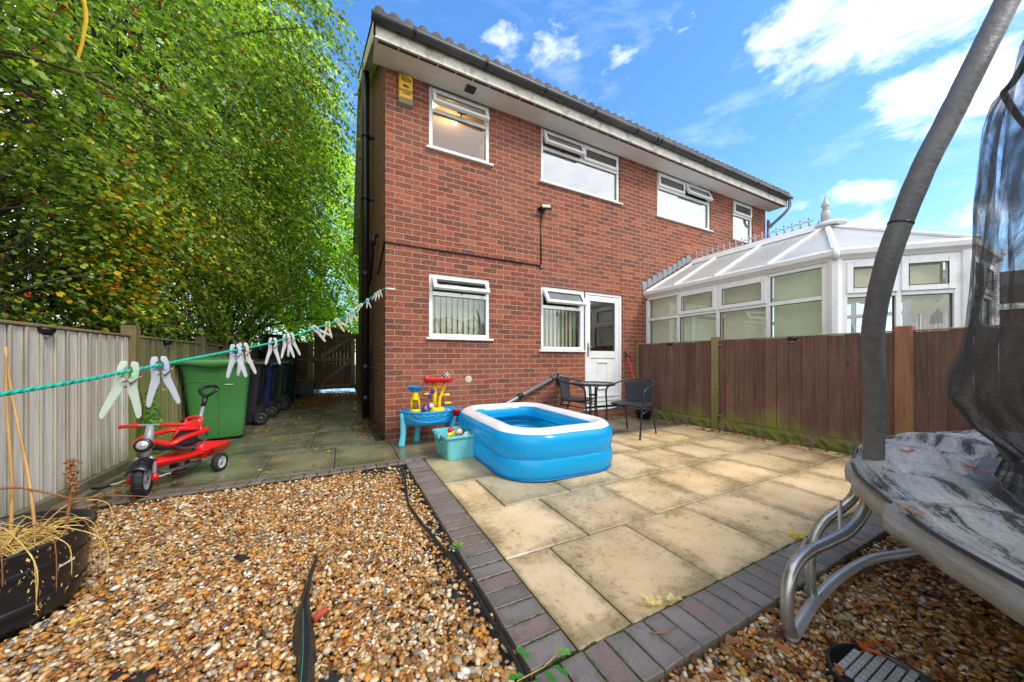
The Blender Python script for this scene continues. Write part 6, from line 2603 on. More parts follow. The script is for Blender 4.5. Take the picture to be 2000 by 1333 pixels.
# ------------------------------------------------------------------ water play table
TBL = M('toy_blue', lin(36, 150, 214), .30, var=.05, scale=4)
TBP = M('toy_pale_blue', lin(96, 196, 214), .35, var=.05, scale=4)
TYE = M('toy_yellow', lin(238, 200, 20), .32, var=.04)
TRE = M('toy_red', lin(216, 34, 34), .30, var=.05)
TPU = M('toy_purple', lin(96, 40, 140), .35)
TWH = M('toy_white', lin(226, 228, 232), .35)
wt = thing('water_table', 'blue toy water play table with yellow towers beside the house corner', 'water play table', (.49, -.42, 0), R_(-6))
rimp = [(.355 * math.cos(a) * (1 + .05 * math.cos(2 * a)), .235 * math.sin(a) * (1 + .10 * math.cos(3 * a)), a) for a in [2 * math.pi * k / 64 for k in range(64)]]
q = MB()
G = [[(x, y, z) for x, y, z in ((u * s_, v_ * s_, z_) for s_, z_ in ((.80, .255), (.93, .265), (.965, .30), (1.0, .405), (1.02, .415), (1.0, .425), (.955, .42), (.94, .34), (.5, .325), (.02, .325)))] for u, v_, a in rimp]
q.sheet(G, closed_u=True)
q.face([q.vert((u * .80, v_ * .80, .255)) for u, v_, a in rimp])
bas = q.build('basin', TBL, wt)
q = MB()
for (amp, fr, z0, yo) in ((.011, 22, .375, 0), (0, 0, .30, 0)):
    pts = []
    for k in range(60):
        a = R_(205 + 118 * k / 59)
        u, v_ = .357 * math.cos(a) * (1 + .05 * math.cos(2 * a)), .237 * math.sin(a) * (1 + .10 * math.cos(3 * a))
        z = z0 + amp * math.sin(a * fr) if amp else .385 - .085 * math.sin(math.pi * k / 59)
        sc_ = .965 + (z - .30) / .105 * .035 + .004
        pts.append((u * sc_, v_ * sc_, z))
    q.tube(pts, .0028, 5)
q.build('wave_relief', TBP, bas)
q = MB()
q.sheet([[(u * s_, v_ * s_, .345) for s_ in (.02, .93)] for u, v_, a in rimp], closed_u=True)
q.build('water', M('toy_water', lin(70, 120, 150), .03, var=.1), bas, fix=False)
for (lx, ly) in ((-.335, -.06), (-.15, .14), (.25, -.12), (.22, .13)):
    q = MB()
    q.tube([(lx, ly, .40), (lx * .99, ly, .33), (lx * 1.0, ly * 1.02, .15), (lx * 1.05, ly * 1.1, .04), (lx * 1.06, ly * 1.12, .0)], [.036, .040, .034, .036, .048], 14, flat=(1.0, .8))
    q.build('leg', TBP, wt)
# funnel tower
q = MB()
q.lathe([(.062, 0), (.066, .01), (.060, .03), (.055, .034)], c=(-.20, -.09, .415), seg=20)
for s_ in (-1, 1):
    q.tube([(-.20 + s_ * .048, -.09, .44), (-.20 + s_ * .040, -.09, .54), (-.20 + s_ * .026, -.09, .60)], .015, 8)
q.tube([(-.20, -.045, .44), (-.20, -.06, .54), (-.20, -.07, .60)], .014, 8)
q.lathe([(.044, .56), (.040, .60), (.036, .64), (.034, .65)], c=(-.20, -.09, 0), seg=16)
ft = q.build('funnel_tower', TYE, wt)
q = MB()
q.lathe([(.030, .645), (.050, .66), (.092, .71), (.098, .715), (.094, .72), (.045, .67), (.022, .66)], c=(-.20, -.09, 0), seg=28)
q.build('funnel', TBL, ft)
# twin towers with red tray
q = MB()
q.lathe([(.098, 0), (.100, .015), (.085, .035), (.05, .045)], c=(.06, -.06, .41), seg=24)
q.tube([(.03, -.06, .43), (.03, -.06, .76)], [.030, .026], 12)
q.tube(catmull([(.09, -.06, .44), (.095, -.06, .55), (.13, -.06, .65), (.16, -.06, .76)], 4), .018, 10)
q.tube([(.03, -.06, .685), (.09, -.075, .705), (.13, -.06, .69)], .016, 8)
q.ball((-.06, -.08, .62), .035, 10, 6, (1.3, .6, .45))
q.ball((.18, -.08, .60), .035, 10, 6, (1.2, .7, .6))
q.tube([(.10, -.06, .60), (.17, -.07, .60)], .012, 6)
q.ball((.20, -.02, .49), .04, 10, 6, (1.3, .7, .45))
tt2 = q.build('twin_tower', TYE, wt)
q = MB()
tr_ = [(x_, y_, nx, ny) for x_, y_, nx, ny in rrect(-.10, .25, -.17, .06, .06, 6)]
q.sheet(sweep(tr_, [(-.045, .755), (-.012, .758), (.0, .79), (.012, .812), (.006, .818), (-.008, .81), (-.018, .77), (-.05, .768)]), closed_u=True)
q.face([q.vert((x_ - nx * .045, y_ - ny * .045, .7555)) for x_, y_, nx, ny in tr_])
q.face([q.vert((x_ - nx * .05, y_ - ny * .05, .768)) for x_, y_, nx, ny in tr_])
q.lathe([(.03, .81), (.022, .83), (.012, .85), (.001, .852)], c=(-.075, -.13, 0), seg=10)
q.build('tray', TRE, tt2)
for (ux, uz) in ((.005, .655), (-.03, .595)):
    q = MB()
    for k in range(6):
        a = k * math.pi / 3
        q.ball((ux + .018 * math.cos(a), -.105, uz + .018 * math.sin(a)), .0135, 8, 6, (1, .7, 1))
    q.ball((ux, -.11, uz), .014, 8, 6)
    q.build('spinner', TPU, tt2)
q = MB()
q.lathe([(.001, 0), (.035, 0), (.048, .07), (.056, .072), (.054, .078), (.042, .074), (.030, .01), (.001, .01)], c=(.265, -.235, .36), seg=20)
q.box(.25, .28, -.20, -.17, .425, .435)
q.build('cup', TRE, wt)
zb = thing('striped_ball', 'black and white striped ball resting on the red tray of the water table', 'ball', (.665, -.475, .828))
m, t_, b_ = new_mat('zebra')
tcx_ = t_.node('ShaderNodeTexCoord')
sp_ = t_.node('ShaderNodeSeparateXYZ'); t_.put(sp_.inputs[0], tcx_.outputs['Object'])
st = t_.math('SINE', t_.math('ADD', t_.math('MULTIPLY', sp_.outputs[0], 190.0), t_.math('MULTIPLY', sp_.outputs[2], 150.0)))
t_.put(b_.inputs['Base Color'], t_.ramp(st, [(.45, lin(22, 22, 24)), (.55, lin(226, 224, 218))]))
b_.inputs['Roughness'].default_value = .35
q = MB(); q.ball((0, 0, 0), .056, 24, 14); q.build('ball_body', m, zb)
bt = thing('sensory_bottle', 'clear and purple toy bottle lying in the water table', 'bottle', (.39, -.46, .43), R_(-38))
q = MB()
q.mx = Matrix.Rotation(R_(66), 4, 'Y')
q.lathe([(.001, -.13), (.028, -.13), (.032, -.12), (.032, .05), (.036, .055), (.036, .12), (.03, .13), (.001, .13)], seg=18)
bo = q.build('bottle_body', M('bottle_clear', lin(196, 200, 216), .1, var=.1), bt)
for (z0, z1, mm) in ((-.09, -.05, TRE), (-.02, .03, TPU), (.07, .10, TPU)):
    q2 = MB(); q2.mx = q.mx
    q2.lathe([(.033 if z1 < .06 else .037, z0), (.0332 if z1 < .06 else .0372, z1)], seg=18)
    q2.build('band', mm, bo)
for (bx, by, cm, s_, lb) in ((.40, -.53, TYE, .030, 'yellow toy block in the water table near the front rim'), (.465, -.52, TPU, .026, 'purple toy flower in the water table near the front rim')):
    t = thing('small_toy', lb, 'toy', (bx, by, .355))
    q = MB()
    if cm is TYE:
        q.lathe([(.001, 0), (s_, 0), (s_ * 1.1, s_ * .8), (s_ * .5, s_ * 1.6), (.001, s_ * 1.9)], seg=6, smooth=False)
    else:
        for k in range(5):
            q.ball((s_ * .8 * math.cos(k * 1.257), s_ * .8 * math.sin(k * 1.257), s_), s_ * .6, 8, 6)
        q.ball((0, 0, s_ * 1.2), s_ * .5, 8, 6)
    q.build('toy_body', cm, t)
pb = MB()
for _ in range(70):
    pb.ball((.70 + random.gauss(0, .045), -.45 + random.gauss(0, .03), .372 + random.uniform(0, .02)), .010, 5, 4)
tag(pb.build('dark_pebbles', M('toy_dark', lin(50, 50, 70), .3, var=.6, scale=60), fix=False), 'dark little stones heaped in the right side of the water table', 'pebbles', kind='stuff')

# toy storage box
bx = thing('storage_box', 'pale turquoise plastic storage box of toys in front of the water table', 'storage box', (.672, -1.02, 0), R_(4))
bx.scale = (1.30, 1.16, 1.12)
TQ = M('box_turquoise', lin(112, 196, 200), .32, var=.05, scale=5, trans=0)
q = MB()
o_ = rrect(-.165, .165, -.175, .175, .03, 5)
i_ = None
G = [[(x_ * s_, y_ * s_, z_) for s_, z_ in ((1.0, .002), (1.10, .205), (1.10, .212), (1.19, .214), (1.20, .205), (1.20, .218), (1.185, .226), (1.085, .224), (1.07, .20), (.96, .012))] for x_, y_, _, _ in o_]
q.sheet(G, closed_u=True, smooth=False)
q.face([q.vert((x_, y_, .002)) for x_, y_, _, _ in o_])
q.face([q.vert((x_ * .96, y_ * .96, .012)) for x_, y_, _, _ in o_])
bb_ = q.build('box_body', TQ, bx)
for s_ in (-1, 1):
    q = MB()
    q.box(s_ * .198, s_ * .214, -.06, .06, .182, .222, .004)
    q.box(s_ * .180, s_ * .20, -.075, .075, .150, .160, .003)
    q.build('handle', TQ, bb_)
TOYC = [TYE, TWH, TPU, TRE, M('toy_teal2', lin(20, 130, 120), .4), M('toy_peach', lin(236, 190, 150), .5), TBL]
rt_ = random.Random(21)
toys = [(-.13, -.09, 0, 'yellow toy animal at the left end of the storage box'), (-.03, -.05, 5, 'peach coloured doll head sticking out of the storage box'), (.05, .0, 4, 'teal toy fish in the middle of the storage box'),
        (.13, -.02, 2, 'purple beaker lying at the right end of the storage box'), (.02, -.12, 1, 'white toy car in the front of the storage box'), (.10, .10, 6, 'blue toy at the back of the storage box'), (-.08, .06, 3, 'red toy shape behind the doll head in the storage box')]
for (tx, ty, ci, lb) in toys:
    t = thing('small_toy', lb, 'toy', (.672 + tx * 1.15, -1.02 + ty * 1.1, .222), rt_.uniform(0, 3))
    q = MB()
    if 'beaker' in lb:
        q.mx = Matrix.Rotation(R_(70), 4, 'Y')
        q.lathe([(.001, -.05), (.03, -.05), (.036, .05), (.032, .05), (.026, -.04)], seg=16)
    elif 'fish' in lb:
        q.ball((0, 0, .02), .04, 10, 8, (1.3, .5, .8))
        q.prism([(.04, .0), (.08, .03), (.08, -.02)], -.006, .006, axis=1)
    elif 'doll' in lb:
        q.ball((0, 0, .03), .036, 12, 10)
        q.ball((0, .036, .03), .01, 6, 5); q.ball((0, -.036, .03), .01, 6, 5)
        q.lathe([(.02, -.03), (.015, 0)], seg=10)
    elif 'car' in lb:
        q.box(-.05, .05, -.022, .022, .0, .022, .006); q.box(-.025, .025, -.018, .018, .0225, .04, .006)
        for a in (-.03, .03):
            for b2 in (-.022, .022):
                q.ball((a, b2, 0), .012, 8, 6, (1, .4, 1))
    elif 'animal' in lb:
        q.ball((0, 0, .02), .03, 10, 8, (1.4, .8, .8)); q.ball((.045, 0, .035), .018, 8, 6)
        for a in (-.03, .03):
            for b2 in (-.012, .012):
                q.tube([(a, b2, .01), (a, b2, -.02)], .007, 6)
    else:
        q.lathe([(.001, -.02), (.035, -.02), (.035, .02), (.02, .035), (.001, .036)], seg=5 if ci == 3 else 12, smooth=False)
    q.build('toy_body', TOYC[ci], t)

# ------------------------------------------------------------------ tricycle
TR = M('trike_red', lin(224, 32, 34), .28, var=.04, scale=5, coat=.3)
TG = M('trike_grey', lin(150, 152, 158), .38, .2, var=.05)
TY = M('trike_tyre', lin(34, 35, 38), .5, var=.3, scale=90, bump=.6, bscale=160)
HUB = M('hub_grey', lin(172, 176, 180), .4)
BLK = M('trike_black', lin(28, 29, 34), .22, var=.1)
tk = thing('tricycle', 'red toddler tricycle with grey frame and a black push handle by the grey fence', 'tricycle', (-1.755, -.735, 0), math.atan2(-.947, -.32))


BARS = Matrix.Translation((.225, 0, 0)) @ Matrix.Rotation(R_(4), 4, 'Z') @ Matrix.Translation((-.225, 0, 0))
STEER = Matrix.Translation((.285, 0, 0)) @ Matrix.Rotation(R_(26), 4, 'Z') @ Matrix.Translation((-.285, 0, 0))


def wheel(parent, x, y, r, w_, steer=None):
    q = MB()
    q.mx = (steer if steer is not None else Matrix.Identity(4)) @ Matrix.Translation((x, y, r)) @ Matrix.Rotation(math.pi / 2, 4, 'X')
    q.lathe([(r * .66, -w_ * .42), (r * .9, -w_ * .5), (r * .98, -w_ * .36), (r, 0), (r * .98, w_ * .36), (r * .9, w_ * .5), (r * .66, w_ * .42), (r * .66, -w_ * .42)], seg=40)
    for k in range(20):
        a = 2 * math.pi * k / 20
        q.tube([(r * .985 * math.cos(a), r * .985 * math.sin(a), -w_ * .36), (r * 1.0 * math.cos(a + .08), r * 1.0 * math.sin(a + .08), w_ * .36)], .0035, 4)
    wh = q.build('wheel', TY, parent)
    q2 = MB(); q2.mx = q.mx
    q2.lathe([(.001, -w_ * .38), (r * .16, -w_ * .40), (r * .2, -w_ * .25), (r * .5, -w_ * .2), (r * .6, -w_ * .42), (r * .67, -w_ * .42), (r * .67, w_ * .42), (r * .6, w_ * .42), (r * .5, w_ * .2), (r * .2, w_ * .25), (r * .16, w_ * .40), (.001, w_ * .38)], seg=28)
    q2.build('rim', HUB, wh)
    q3 = MB(); q3.mx = q.mx
    q3.lathe([(.001, w_ * .44), (r * .09, w_ * .42), (r * .09, -w_ * .42), (.001, -w_ * .44)], seg=12)
    q3.build('hub_cap', BLK, wh)
    return wh


wheel(tk, .30, 0, .135, .062, STEER)
wheel(tk, -.26, .165, .082, .052)
wheel(tk, -.26, -.165, .082, .052)
q = MB()
q.tube([(-.26, -.16, .082), (-.26, .16, .082)], .009, 8)
q.tube(catmull([(.25, 0, .27), (.16, 0, .16), (.05, 0, .115), (-.26, 0, .10)], 5), .016, 10)
q.tube([(-.05, 0, .11), (-.08, 0, .22)], .022, 10)
q.build('frame', TG, tk)
for s_ in (-1, 1):
    q = MB(); q.mx = STEER; q.tube(catmull([(.275, s_ * .03, .29), (.285, s_ * .055, .25), (.30, s_ * .062, .16)], 4), .013, 10); q.build('fork', TG, tk)
    q = MB(); q.mx = STEER; q.ball((.30, s_ * .066, .135), .026, 12, 8, (1, .8, 1.25)); q.build('fork_cap', TR, tk)
    q = MB(); q.mx = STEER; q.tube([(.30, s_ * .07, .135), (.30, s_ * .105, .135), (.30 - s_ * .045, s_ * .118, .135 + .0), (.30 - s_ * .045, s_ * .13, .135), (.30 - s_ * .05, s_ * .15, .135)], .0055, 6); cr_ = q.build('crank', HUB, tk)
    q = MB(); q.mx = STEER
    zc = .135
    q.prism([(.30 - s_ * .05 + u, s_ * .19 + v_) for u, v_ in ((-.05, -.03), (-.02, -.045), (.03, -.04), (.055, -.0), (.03, .04), (-.02, .045), (-.05, .03))], zc - .010, zc + .010)
    q.build('pedal', BLK, cr_, bevel=.003)
q = MB(); q.mx = STEER
G = []
for i in range(15):
    a = R_(38 + 100 * i / 14)
    G.append([(.30 + .158 * math.cos(a), v_ * (.052 - .012 * abs(math.cos(a))), .135 + .158 * math.sin(a) - .018 * (v_ * v_)) for v_ in (-1.3, -1, -.5, 0, .5, 1, 1.3)])
q.sheet(G)
q.build('mudguard', BLK, tk, solid=.005, fix=False)
# head tube, lamp, bars
q = MB(); q.mx = BARS
q.tube([(.275, 0, .29), (.245, 0, .42), (.225, 0, .525)], [.030, .030, .024], 14)
q.build('head_tube', TG, tk)
q = MB()
q.mx = STEER @ Matrix.Translation((.283, 0, .385)) @ Matrix.Rotation(R_(78), 4, 'Y')
q.lathe([(.001, -.05), (.04, -.05), (.050, -.02), (.052, .016), (.046, .028), (.032, .026)], seg=24)
lm = q.build('lamp_housing', BLK, tk)
q2 = MB(); q2.mx = q.mx
q2.lathe([(.033, .020), (.032, .031), (.020, .027), (.017, .031), (.001, .032)], seg=24)
q2.build('headlamp', M('chrome_lamp', lin(206, 208, 212), .15, .5), lm)
q = MB(); q.mx = BARS
hb = catmull([(.20, -.21, .518), (.218, -.10, .525), (.225, 0, .528), (.218, .10, .525), (.20, .21, .518)], 6)
q.tube(hb, .0095, 10)
q.build('handlebar', TG, tk)
for a, b2 in ((0, 8), (len(hb) - 9, len(hb) - 1)):
    q = MB(); q.mx = BARS; q.tube(hb[a:b2 + 1], .0145, 12)
    e_ = hb[0] if a == 0 else hb[-1]
    q.ball(tuple(e_), .016, 10, 8)
    q.build('grip', TR, tk)
# body shell and rear tray
q = MB()
G = []
for i in range(15):
    u = i / 14
    x = .27 - .42 * u
    w_ = .035 + .075 * math.sin(min(1, u * 1.25) * math.pi * .5) + .02 * u
    zc = .235 - .03 * u
    ring = []
    for k in range(16):
        a = 2 * math.pi * k / 16
        ring.append((x, w_ * math.cos(a), zc + (.034 if math.sin(a) > 0 else .05) * math.sin(a)))
    ring.append(ring[0])
    G.append(ring)
q.sheet(G)
q.face([q.vert(p_) for p_ in G[0][:-1]]); q.face([q.vert(p_) for p_ in G[-1][:-1]])
q.build('body_shell', TR, tk)
q = MB()
trp = rrect(-.46, -.13, -.135, .135, .05, 5)
q.sheet(sweep(trp, [(-.03, .150), (.0, .165), (.012, .225), (.020, .232), (.010, .238), (-.002, .225), (-.018, .175), (-.04, .168)]), closed_u=True)
q.face([q.vert((x_ - nx * .03, y_ - ny * .03, .150)) for x_, y_, nx, ny in trp])
q.face([q.vert((x_ - nx * .04, y_ - ny * .04, .168)) for x_, y_, nx, ny in trp])
q.build('rear_tray', TR, tk)
q = MB()
for s_ in (-1, 1):
    q.box(.0, .04, s_ * .112 - .002, s_ * .112 + .002, .218, .226) if False else None
text('trike', (.02, .1165, .222), .028, tk, INK, rot=(R_(90), 0, R_(180)), name='lettering') if False else None
# seat and surround
q = MB()
G = []
for i in range(11):
    u = i / 10
    x = .10 - .26 * u
    zb = .300 - .01 * math.sin(u * math.pi) + (.11 * max(0, u - .72) / .28) ** 1.0
    G.append([(x - .02 * (abs(v_) > .9), v_ * (.085 + .035 * math.sin(math.pi * min(1, u * .8 + .1))), zb + .03 * abs(v_) ** 3) for v_ in (-1, -.8, -.5, 0, .5, .8, 1)])
q.sheet(G)
q.build('seat', BLK, tk, solid=.012, fix=False)
q = MB()
G = []
for i in range(13):
    v_ = 2 * i / 12 - 1
    row = []
    for j in range(7):
        w_ = j / 6
        row.append((-.15 - .05 * w_ + .05 * v_ * v_, v_ * (.115 - .03 * w_ * w_), .32 + .17 * w_ * (1 - .25 * v_ * v_)))
    G.append(row)
q.sheet(G)
q.build('backrest', TR, tk, solid=.014, fix=False)
q = MB()
q.tube(catmull([(-.185, -.055, .455), (-.20, -.06, .50), (-.205, 0, .52), (-.20, .06, .50), (-.185, .055, .455)], 5), .013, 8)
q.build('backrest_hoop', TR, tk)
q = MB()
ring = catmull([(-.17, 0, .415), (-.15, -.13, .415), (-.02, -.165, .41), (.12, -.15, .40), (.19, -.12, .37), (.17, -.04, .375), (.155, 0, .38), (.17, .04, .375), (.19, .12, .37), (.12, .15, .40), (-.02, .165, .41), (-.15, .13, .415)], 6, closed=True)
q.tube(ring, .024, 10, closed=True, flat=(.8, 1.1))
q.build('safety_ring', TR, tk)
for s_ in (-1, 1):
    q = MB(); q.tube(catmull([(.17, s_ * .10, .37), (.13, s_ * .105, .33), (.02, s_ * .11, .29), (-.10, s_ * .11, .29), (-.16, s_ * .12, .33), (-.165, s_ * .125, .40)], 5), .010, 8)
    q.build('ring_support', M('trike_dark_grey', lin(92, 94, 100), .4), tk)
q = MB()
q.tube([(-.18, 0, .20), (-.24, 0, .42), (-.31, 0, .62)], .015, 10)
q.build('push_bar', TG, tk)
q = MB()
q.tube([(-.302, 0, .60), (-.335, 0, .69)], .019, 10)
loop = catmull([(-.335, 0, .69), (-.345, -.05, .72), (-.375, -.075, .755), (-.40, -.04, .775), (-.405, 0, .78), (-.40, .04, .775), (-.375, .075, .755), (-.345, .05, .72)], 5, closed=True)
q.tube(loop, .014, 8, closed=True)
q.build('push_handle', BLK, tk)

# ------------------------------------------------------------------ half barrel planter with dead plants
pt = thing('barrel_planter', 'black half barrel planter of dried plants and canes in the left corner', 'planter', (-1.80, -2.37, -.03))
q = MB()
BAR = M('barrel_black', lin(26, 27, 30), .32, var=.25, scale=6, bump=.25, bscale=60, stretch=(1, 1, .2))
q.lathe([(.001, 0), (.243, 0), (.258, .05), (.272, .12), (.282, .20), (.292, .28), (.302, .325), (.304, .333), (.296, .338), (.284, .333), (.275, .26), (.27, .25)], seg=60, ripple=lambda a: .004 * math.cos(22 * a))
pbm = q.build('barrel', BAR, pt)
for z in (.10, .24):
    q = MB()
    q.lathe([(.269 + (z - .10) * .10, z - .018), (.274 + (z - .10) * .10, z - .014), (.276 + (z - .10) * .11, z + .014), (.272 + (z - .10) * .11, z + .018)], seg=60)
    q.build('hoop', M('hoop_black', lin(34, 35, 38), .3, .3), pbm)
q = MB()
G = []
for i in range(41):
    a = 2 * math.pi * i / 40
    G.append([(r_ * math.cos(a), r_ * math.sin(a), .262 + .008 * math.sin(7 * a + r_ * 30) - .012 * (r_ / .27)) for r_ in (.001, .07, .14, .20, .272)])
q.sheet(G)
q.build('soil', SOIL, pt, fix=False)
q = MB()
q.mx = Matrix.Rotation(R_(-14), 4, 'Z')
q.box(.2815, .2845, -.030, .030, .212, .240)
q.build('label_plate', M('label_white', lin(214, 216, 220), .4, dirt=lin(120, 120, 120)), pt)
CANE = M('bamboo', lin(196, 150, 92), .5, var=.25, scale=14, stretch=(1, 1, .3))
for (a, b2, r_, nm) in (((-.03, .20, .24), (-.035, .20, 1.10), .0062, 'left'), ((.10, .10, .25), (-.09, .29, 1.13), .0058, 'right')):
    q = MB()
    a, b2 = Vector(a), Vector(b2)
    pts, rs = [], []
    for k in range(41):
        u = k / 40
        pts.append(a.lerp(b2, u) + Vector((.006 * math.sin(u * 5), .004 * math.sin(u * 7), 0)))
        rs.append(r_ * (1.16 if k % 8 == 0 else 1.0) * (1 - .25 * u))
    q.tube(pts, rs, 8)
    q.build('cane', CANE, pt)
STRAW = M('straw', lin(206, 172, 96), .6, var=.3, scale=30)
STRB = M('straw_brown', lin(140, 92, 56), .7, var=.3, scale=30)
rs_ = random.Random(31)
q = MB()
for k in range(230):          # tangle on the soil
    a = rs_.uniform(0, 6.28); r0 = rs_.uniform(0, .22)
    p0 = Vector((r0 * math.cos(a), r0 * math.sin(a), rs_.uniform(.26, .30)))
    a2 = rs_.uniform(0, 6.28); L = rs_.uniform(.08, .26)
    p2 = p0 + Vector((math.cos(a2) * L, math.sin(a2) * L, rs_.uniform(-.02, .04)))
    rr = math.hypot(p2.x, p2.y)
    if rr > .27:
        p2.x *= .26 / rr; p2.y *= .26 / rr
    p1 = p0.lerp(p2, .5) + Vector((0, 0, rs_.uniform(.01, .06)))
    q.tube(catmull([p0, p1, p2], 3), rs_.uniform(.0012, .0024), 4, caps=False)
tg = q.build('dead_stems', STRAW, pt, fix=False)
tg['kind'] = 'stuff'
for k in range(15):           # stems flopping over the rim
    a = R_(-82 + 118 * (k + .5) / 15 + rs_.uniform(-4, 4))
    ca, sa = math.cos(a), math.sin(a)
    p0 = Vector((.12 * ca, .12 * sa, .29))
    hgt = rs_.uniform(.33, .42)
    far = rs_.uniform(.30, .36) if k % 4 else rs_.uniform(.42, .52)
    p1 = Vector((.22 * ca, .22 * sa, hgt + (.03 if k % 4 == 0 else 0)))
    p2 = Vector((far * ca, far * sa, hgt - .04))
    dr = rs_.uniform(.10, .22)
    p3 = p2 + Vector((.015 * ca, .015 * sa, -dr))
    q = MB()
    pts = catmull([p0, p1, p2, p3], 6)
    q.tube(pts, [.0028 - .00008 * i for i in range(len(pts))], 5)
    for j in range(26):       # dry flower heads and withered leaflets
        b_ = pts[-1 - rs_.randrange(0, 8)] + Vector((rs_.gauss(0, .012), rs_.gauss(0, .012), rs_.gauss(-.015, .02)))
        d_ = Vector((rs_.gauss(0, .006), rs_.gauss(0, .006), rs_.uniform(-.02, -.006)))
        s_ = Vector((rs_.gauss(0, .0018), rs_.gauss(0, .0018), rs_.gauss(0, .001)))
        q.face([q.vert(b_), q.vert(b_ + d_ * .5 + s_), q.vert(b_ + d_), q.vert(b_ + d_ * .5 - s_)])
    q.build('drooping_stem', STRAW if k % 3 else STRB, pt, fix=False)
q = MB()
q.tube(catmull([(-.30, .10, .42), (-.10, .14, .485), (.0, .16, .50), (.14, .12, .46), (.24, .08, .43), (.30, .10, .44)], 5), .005, 6)
q.build('bare_twig', STRB, pt)
q = MB()
for k in range(70):
    u = k / 70
    c = Vector((.215 + .01 * math.sin(k), .085 + .01 * math.cos(k * 1.3), .47 + .15 * u))
    q.ball(tuple(c + Vector((rs_.gauss(0, .008), rs_.gauss(0, .008), 0))), rs_.uniform(.004, .008), 5, 4)
q.tube(catmull([(.20, .07, .26), (.205, .08, .38), (.215, .085, .48)], 4), .006, 6)
q.build('dried_flower_head', STRB, pt, fix=False)

# ------------------------------------------------------------------ things lying on the gravel
FAB = M('fabric_black', lin(34, 35, 38), .35, var=.3, scale=30, bump=.4, bscale=500)
fs = thing('fabric_strip', 'black weed fabric sticking up out of the left gravel bed', 'fabric strip', (-.61, -2.9, 0))
q = MB()
G = []
for i in range(25):
    u = i / 24
    y = .37 - .86 * u
    w_ = .006 + .027 * min(1, max(0, (u - .15) / .5)) * (1 - .25 * max(0, u - .8) * 4)
    x = .0 - .02 * math.sin(u * 5) - .01 * u
    G.append([(x - w_ + .012 * math.sin(u * 9), y, -.015), (x - w_ * .3, y, .018 + .022 * u + .004 * math.sin(u * 16)), (x + w_ * .35, y, .024 + .026 * u + .003 * math.sin(u * 23)), (x + w_, y, -.015 + .012 * math.sin(u * 13))])
q.sheet(G)
sf = q.build('fold', FAB, fs, fix=False)
q = MB()
q.tube([(G[i][1][0] + .004, G[i][1][1], G[i][1][2] + .003) for i in range(12, 25)], .0012, 4)
q.build('green_thread', M('thread_green', lin(30, 150, 130), .5), sf)
q = MB()
edge = [(.005, -1.30), (.0, -1.47), (-.03, -1.75), (-.066, -2.05), (-.045, -2.35), (-.012, -2.62), (.02, -2.88), (.038, -3.1), (.040, -3.3), (.046, -3.5), (.034, -3.7), (.04, -3.9)]
q.tube(catmull([(a, b2, -.004) for a, b2 in edge], 6), .0105, 8, flat=(1.0, .8))
q.build('edging_roll', FAB, fix=False)
tag(bpy.data.objects['edging_roll'], 'rolled black fabric edge running beside the brick edging in the gravel', 'fabric edging')

br1 = MB()
br1.box(-.03, .03, -.013, .013, -.01, .012, .004)
tag(br1.build('brick_fragment', M('fragment_red', lin(176, 74, 56), .8, var=.2, scale=30, bump=.5), loc=(-.572, -2.975, .0), rotz=R_(38)), 'red brick fragment beside the raised black fabric', 'brick fragment')


def twig(pts, r, label, mat=STRB):
    q = MB()
    pp = catmull(pts, 5)
    q.tube(pp, [r * (1 - .6 * i / len(pp)) for i in range(len(pp))], 6)
    c = pts[0]
    for i in range(len(q.v)):
        q.v[i] = (q.v[i][0] - c[0], q.v[i][1] - c[1], q.v[i][2])
    return tag(q.build('twig', mat, loc=(c[0], c[1], 0)), label, 'twig', 'twigs on the gravel')


twig([(-.64, -2.40, .0), (-.60, -2.50, .02), (-.50, -2.50, .015), (-.42, -2.46, .0)], .006, 'bent brown twig at the tip of the raised black fabric')
twig([(-.80, -2.26, .0), (-.62, -2.18, .015), (-.42, -2.16, .0)], .005, 'long straight twig across the middle of the left gravel bed')
twig([(-.33, -2.62, .0), (-.28, -2.47, .012), (-.26, -2.35, .0)], .004, 'thin pale twig right of the raised black fabric', STRAW)
twig([(.55, -3.66, .006), (.60, -3.69, .012), (.68, -3.68, .006)], .003, 'short brown twig lying on the front block edging')
twig([(-.47, -3.05, .0), (-.40, -3.02, .01), (-.30, -3.08, .0)], .006, 'thick twig lying right of the brick fragment')


def leaf_obj(name, label, cat, loc, parts, mat_cols, size, stem=None, rotz=0, lift=.006, asp=.5):
    t = thing(name, label, cat, loc, rotz)
    rng = np.random.RandomState(len(label))
    n = len(parts)
    P = np.array([[a, b_, lift + .004 * i] for i, (a, b_, an) in enumerate(parts)])
    D = np.array([[math.cos(R_(an)), math.sin(R_(an)), .12] for a, b_, an in parts])
    V, F, Cc = leaves_mesh(P, D, np.tile([0, 0, 1.0], (n, 1)) + rng.normal(0, .2, (n, 3)), np.full(n, size) * rng.uniform(.85, 1.1, n), np.full(n, size * asp), palette(mat_cols, n, rng))
    me = mesh_np('leaflets', V, F, Cc); me.materials.append(LEAF)
    o = bpy.data.objects.new('leaflets', me); COL.objects.link(o); o.parent = t
    if stem:
        q = MB(); q.tube([(a, b_, lift) for a, b_ in stem], .0016, 5); q.build('stem', STRAW, t)
    return t


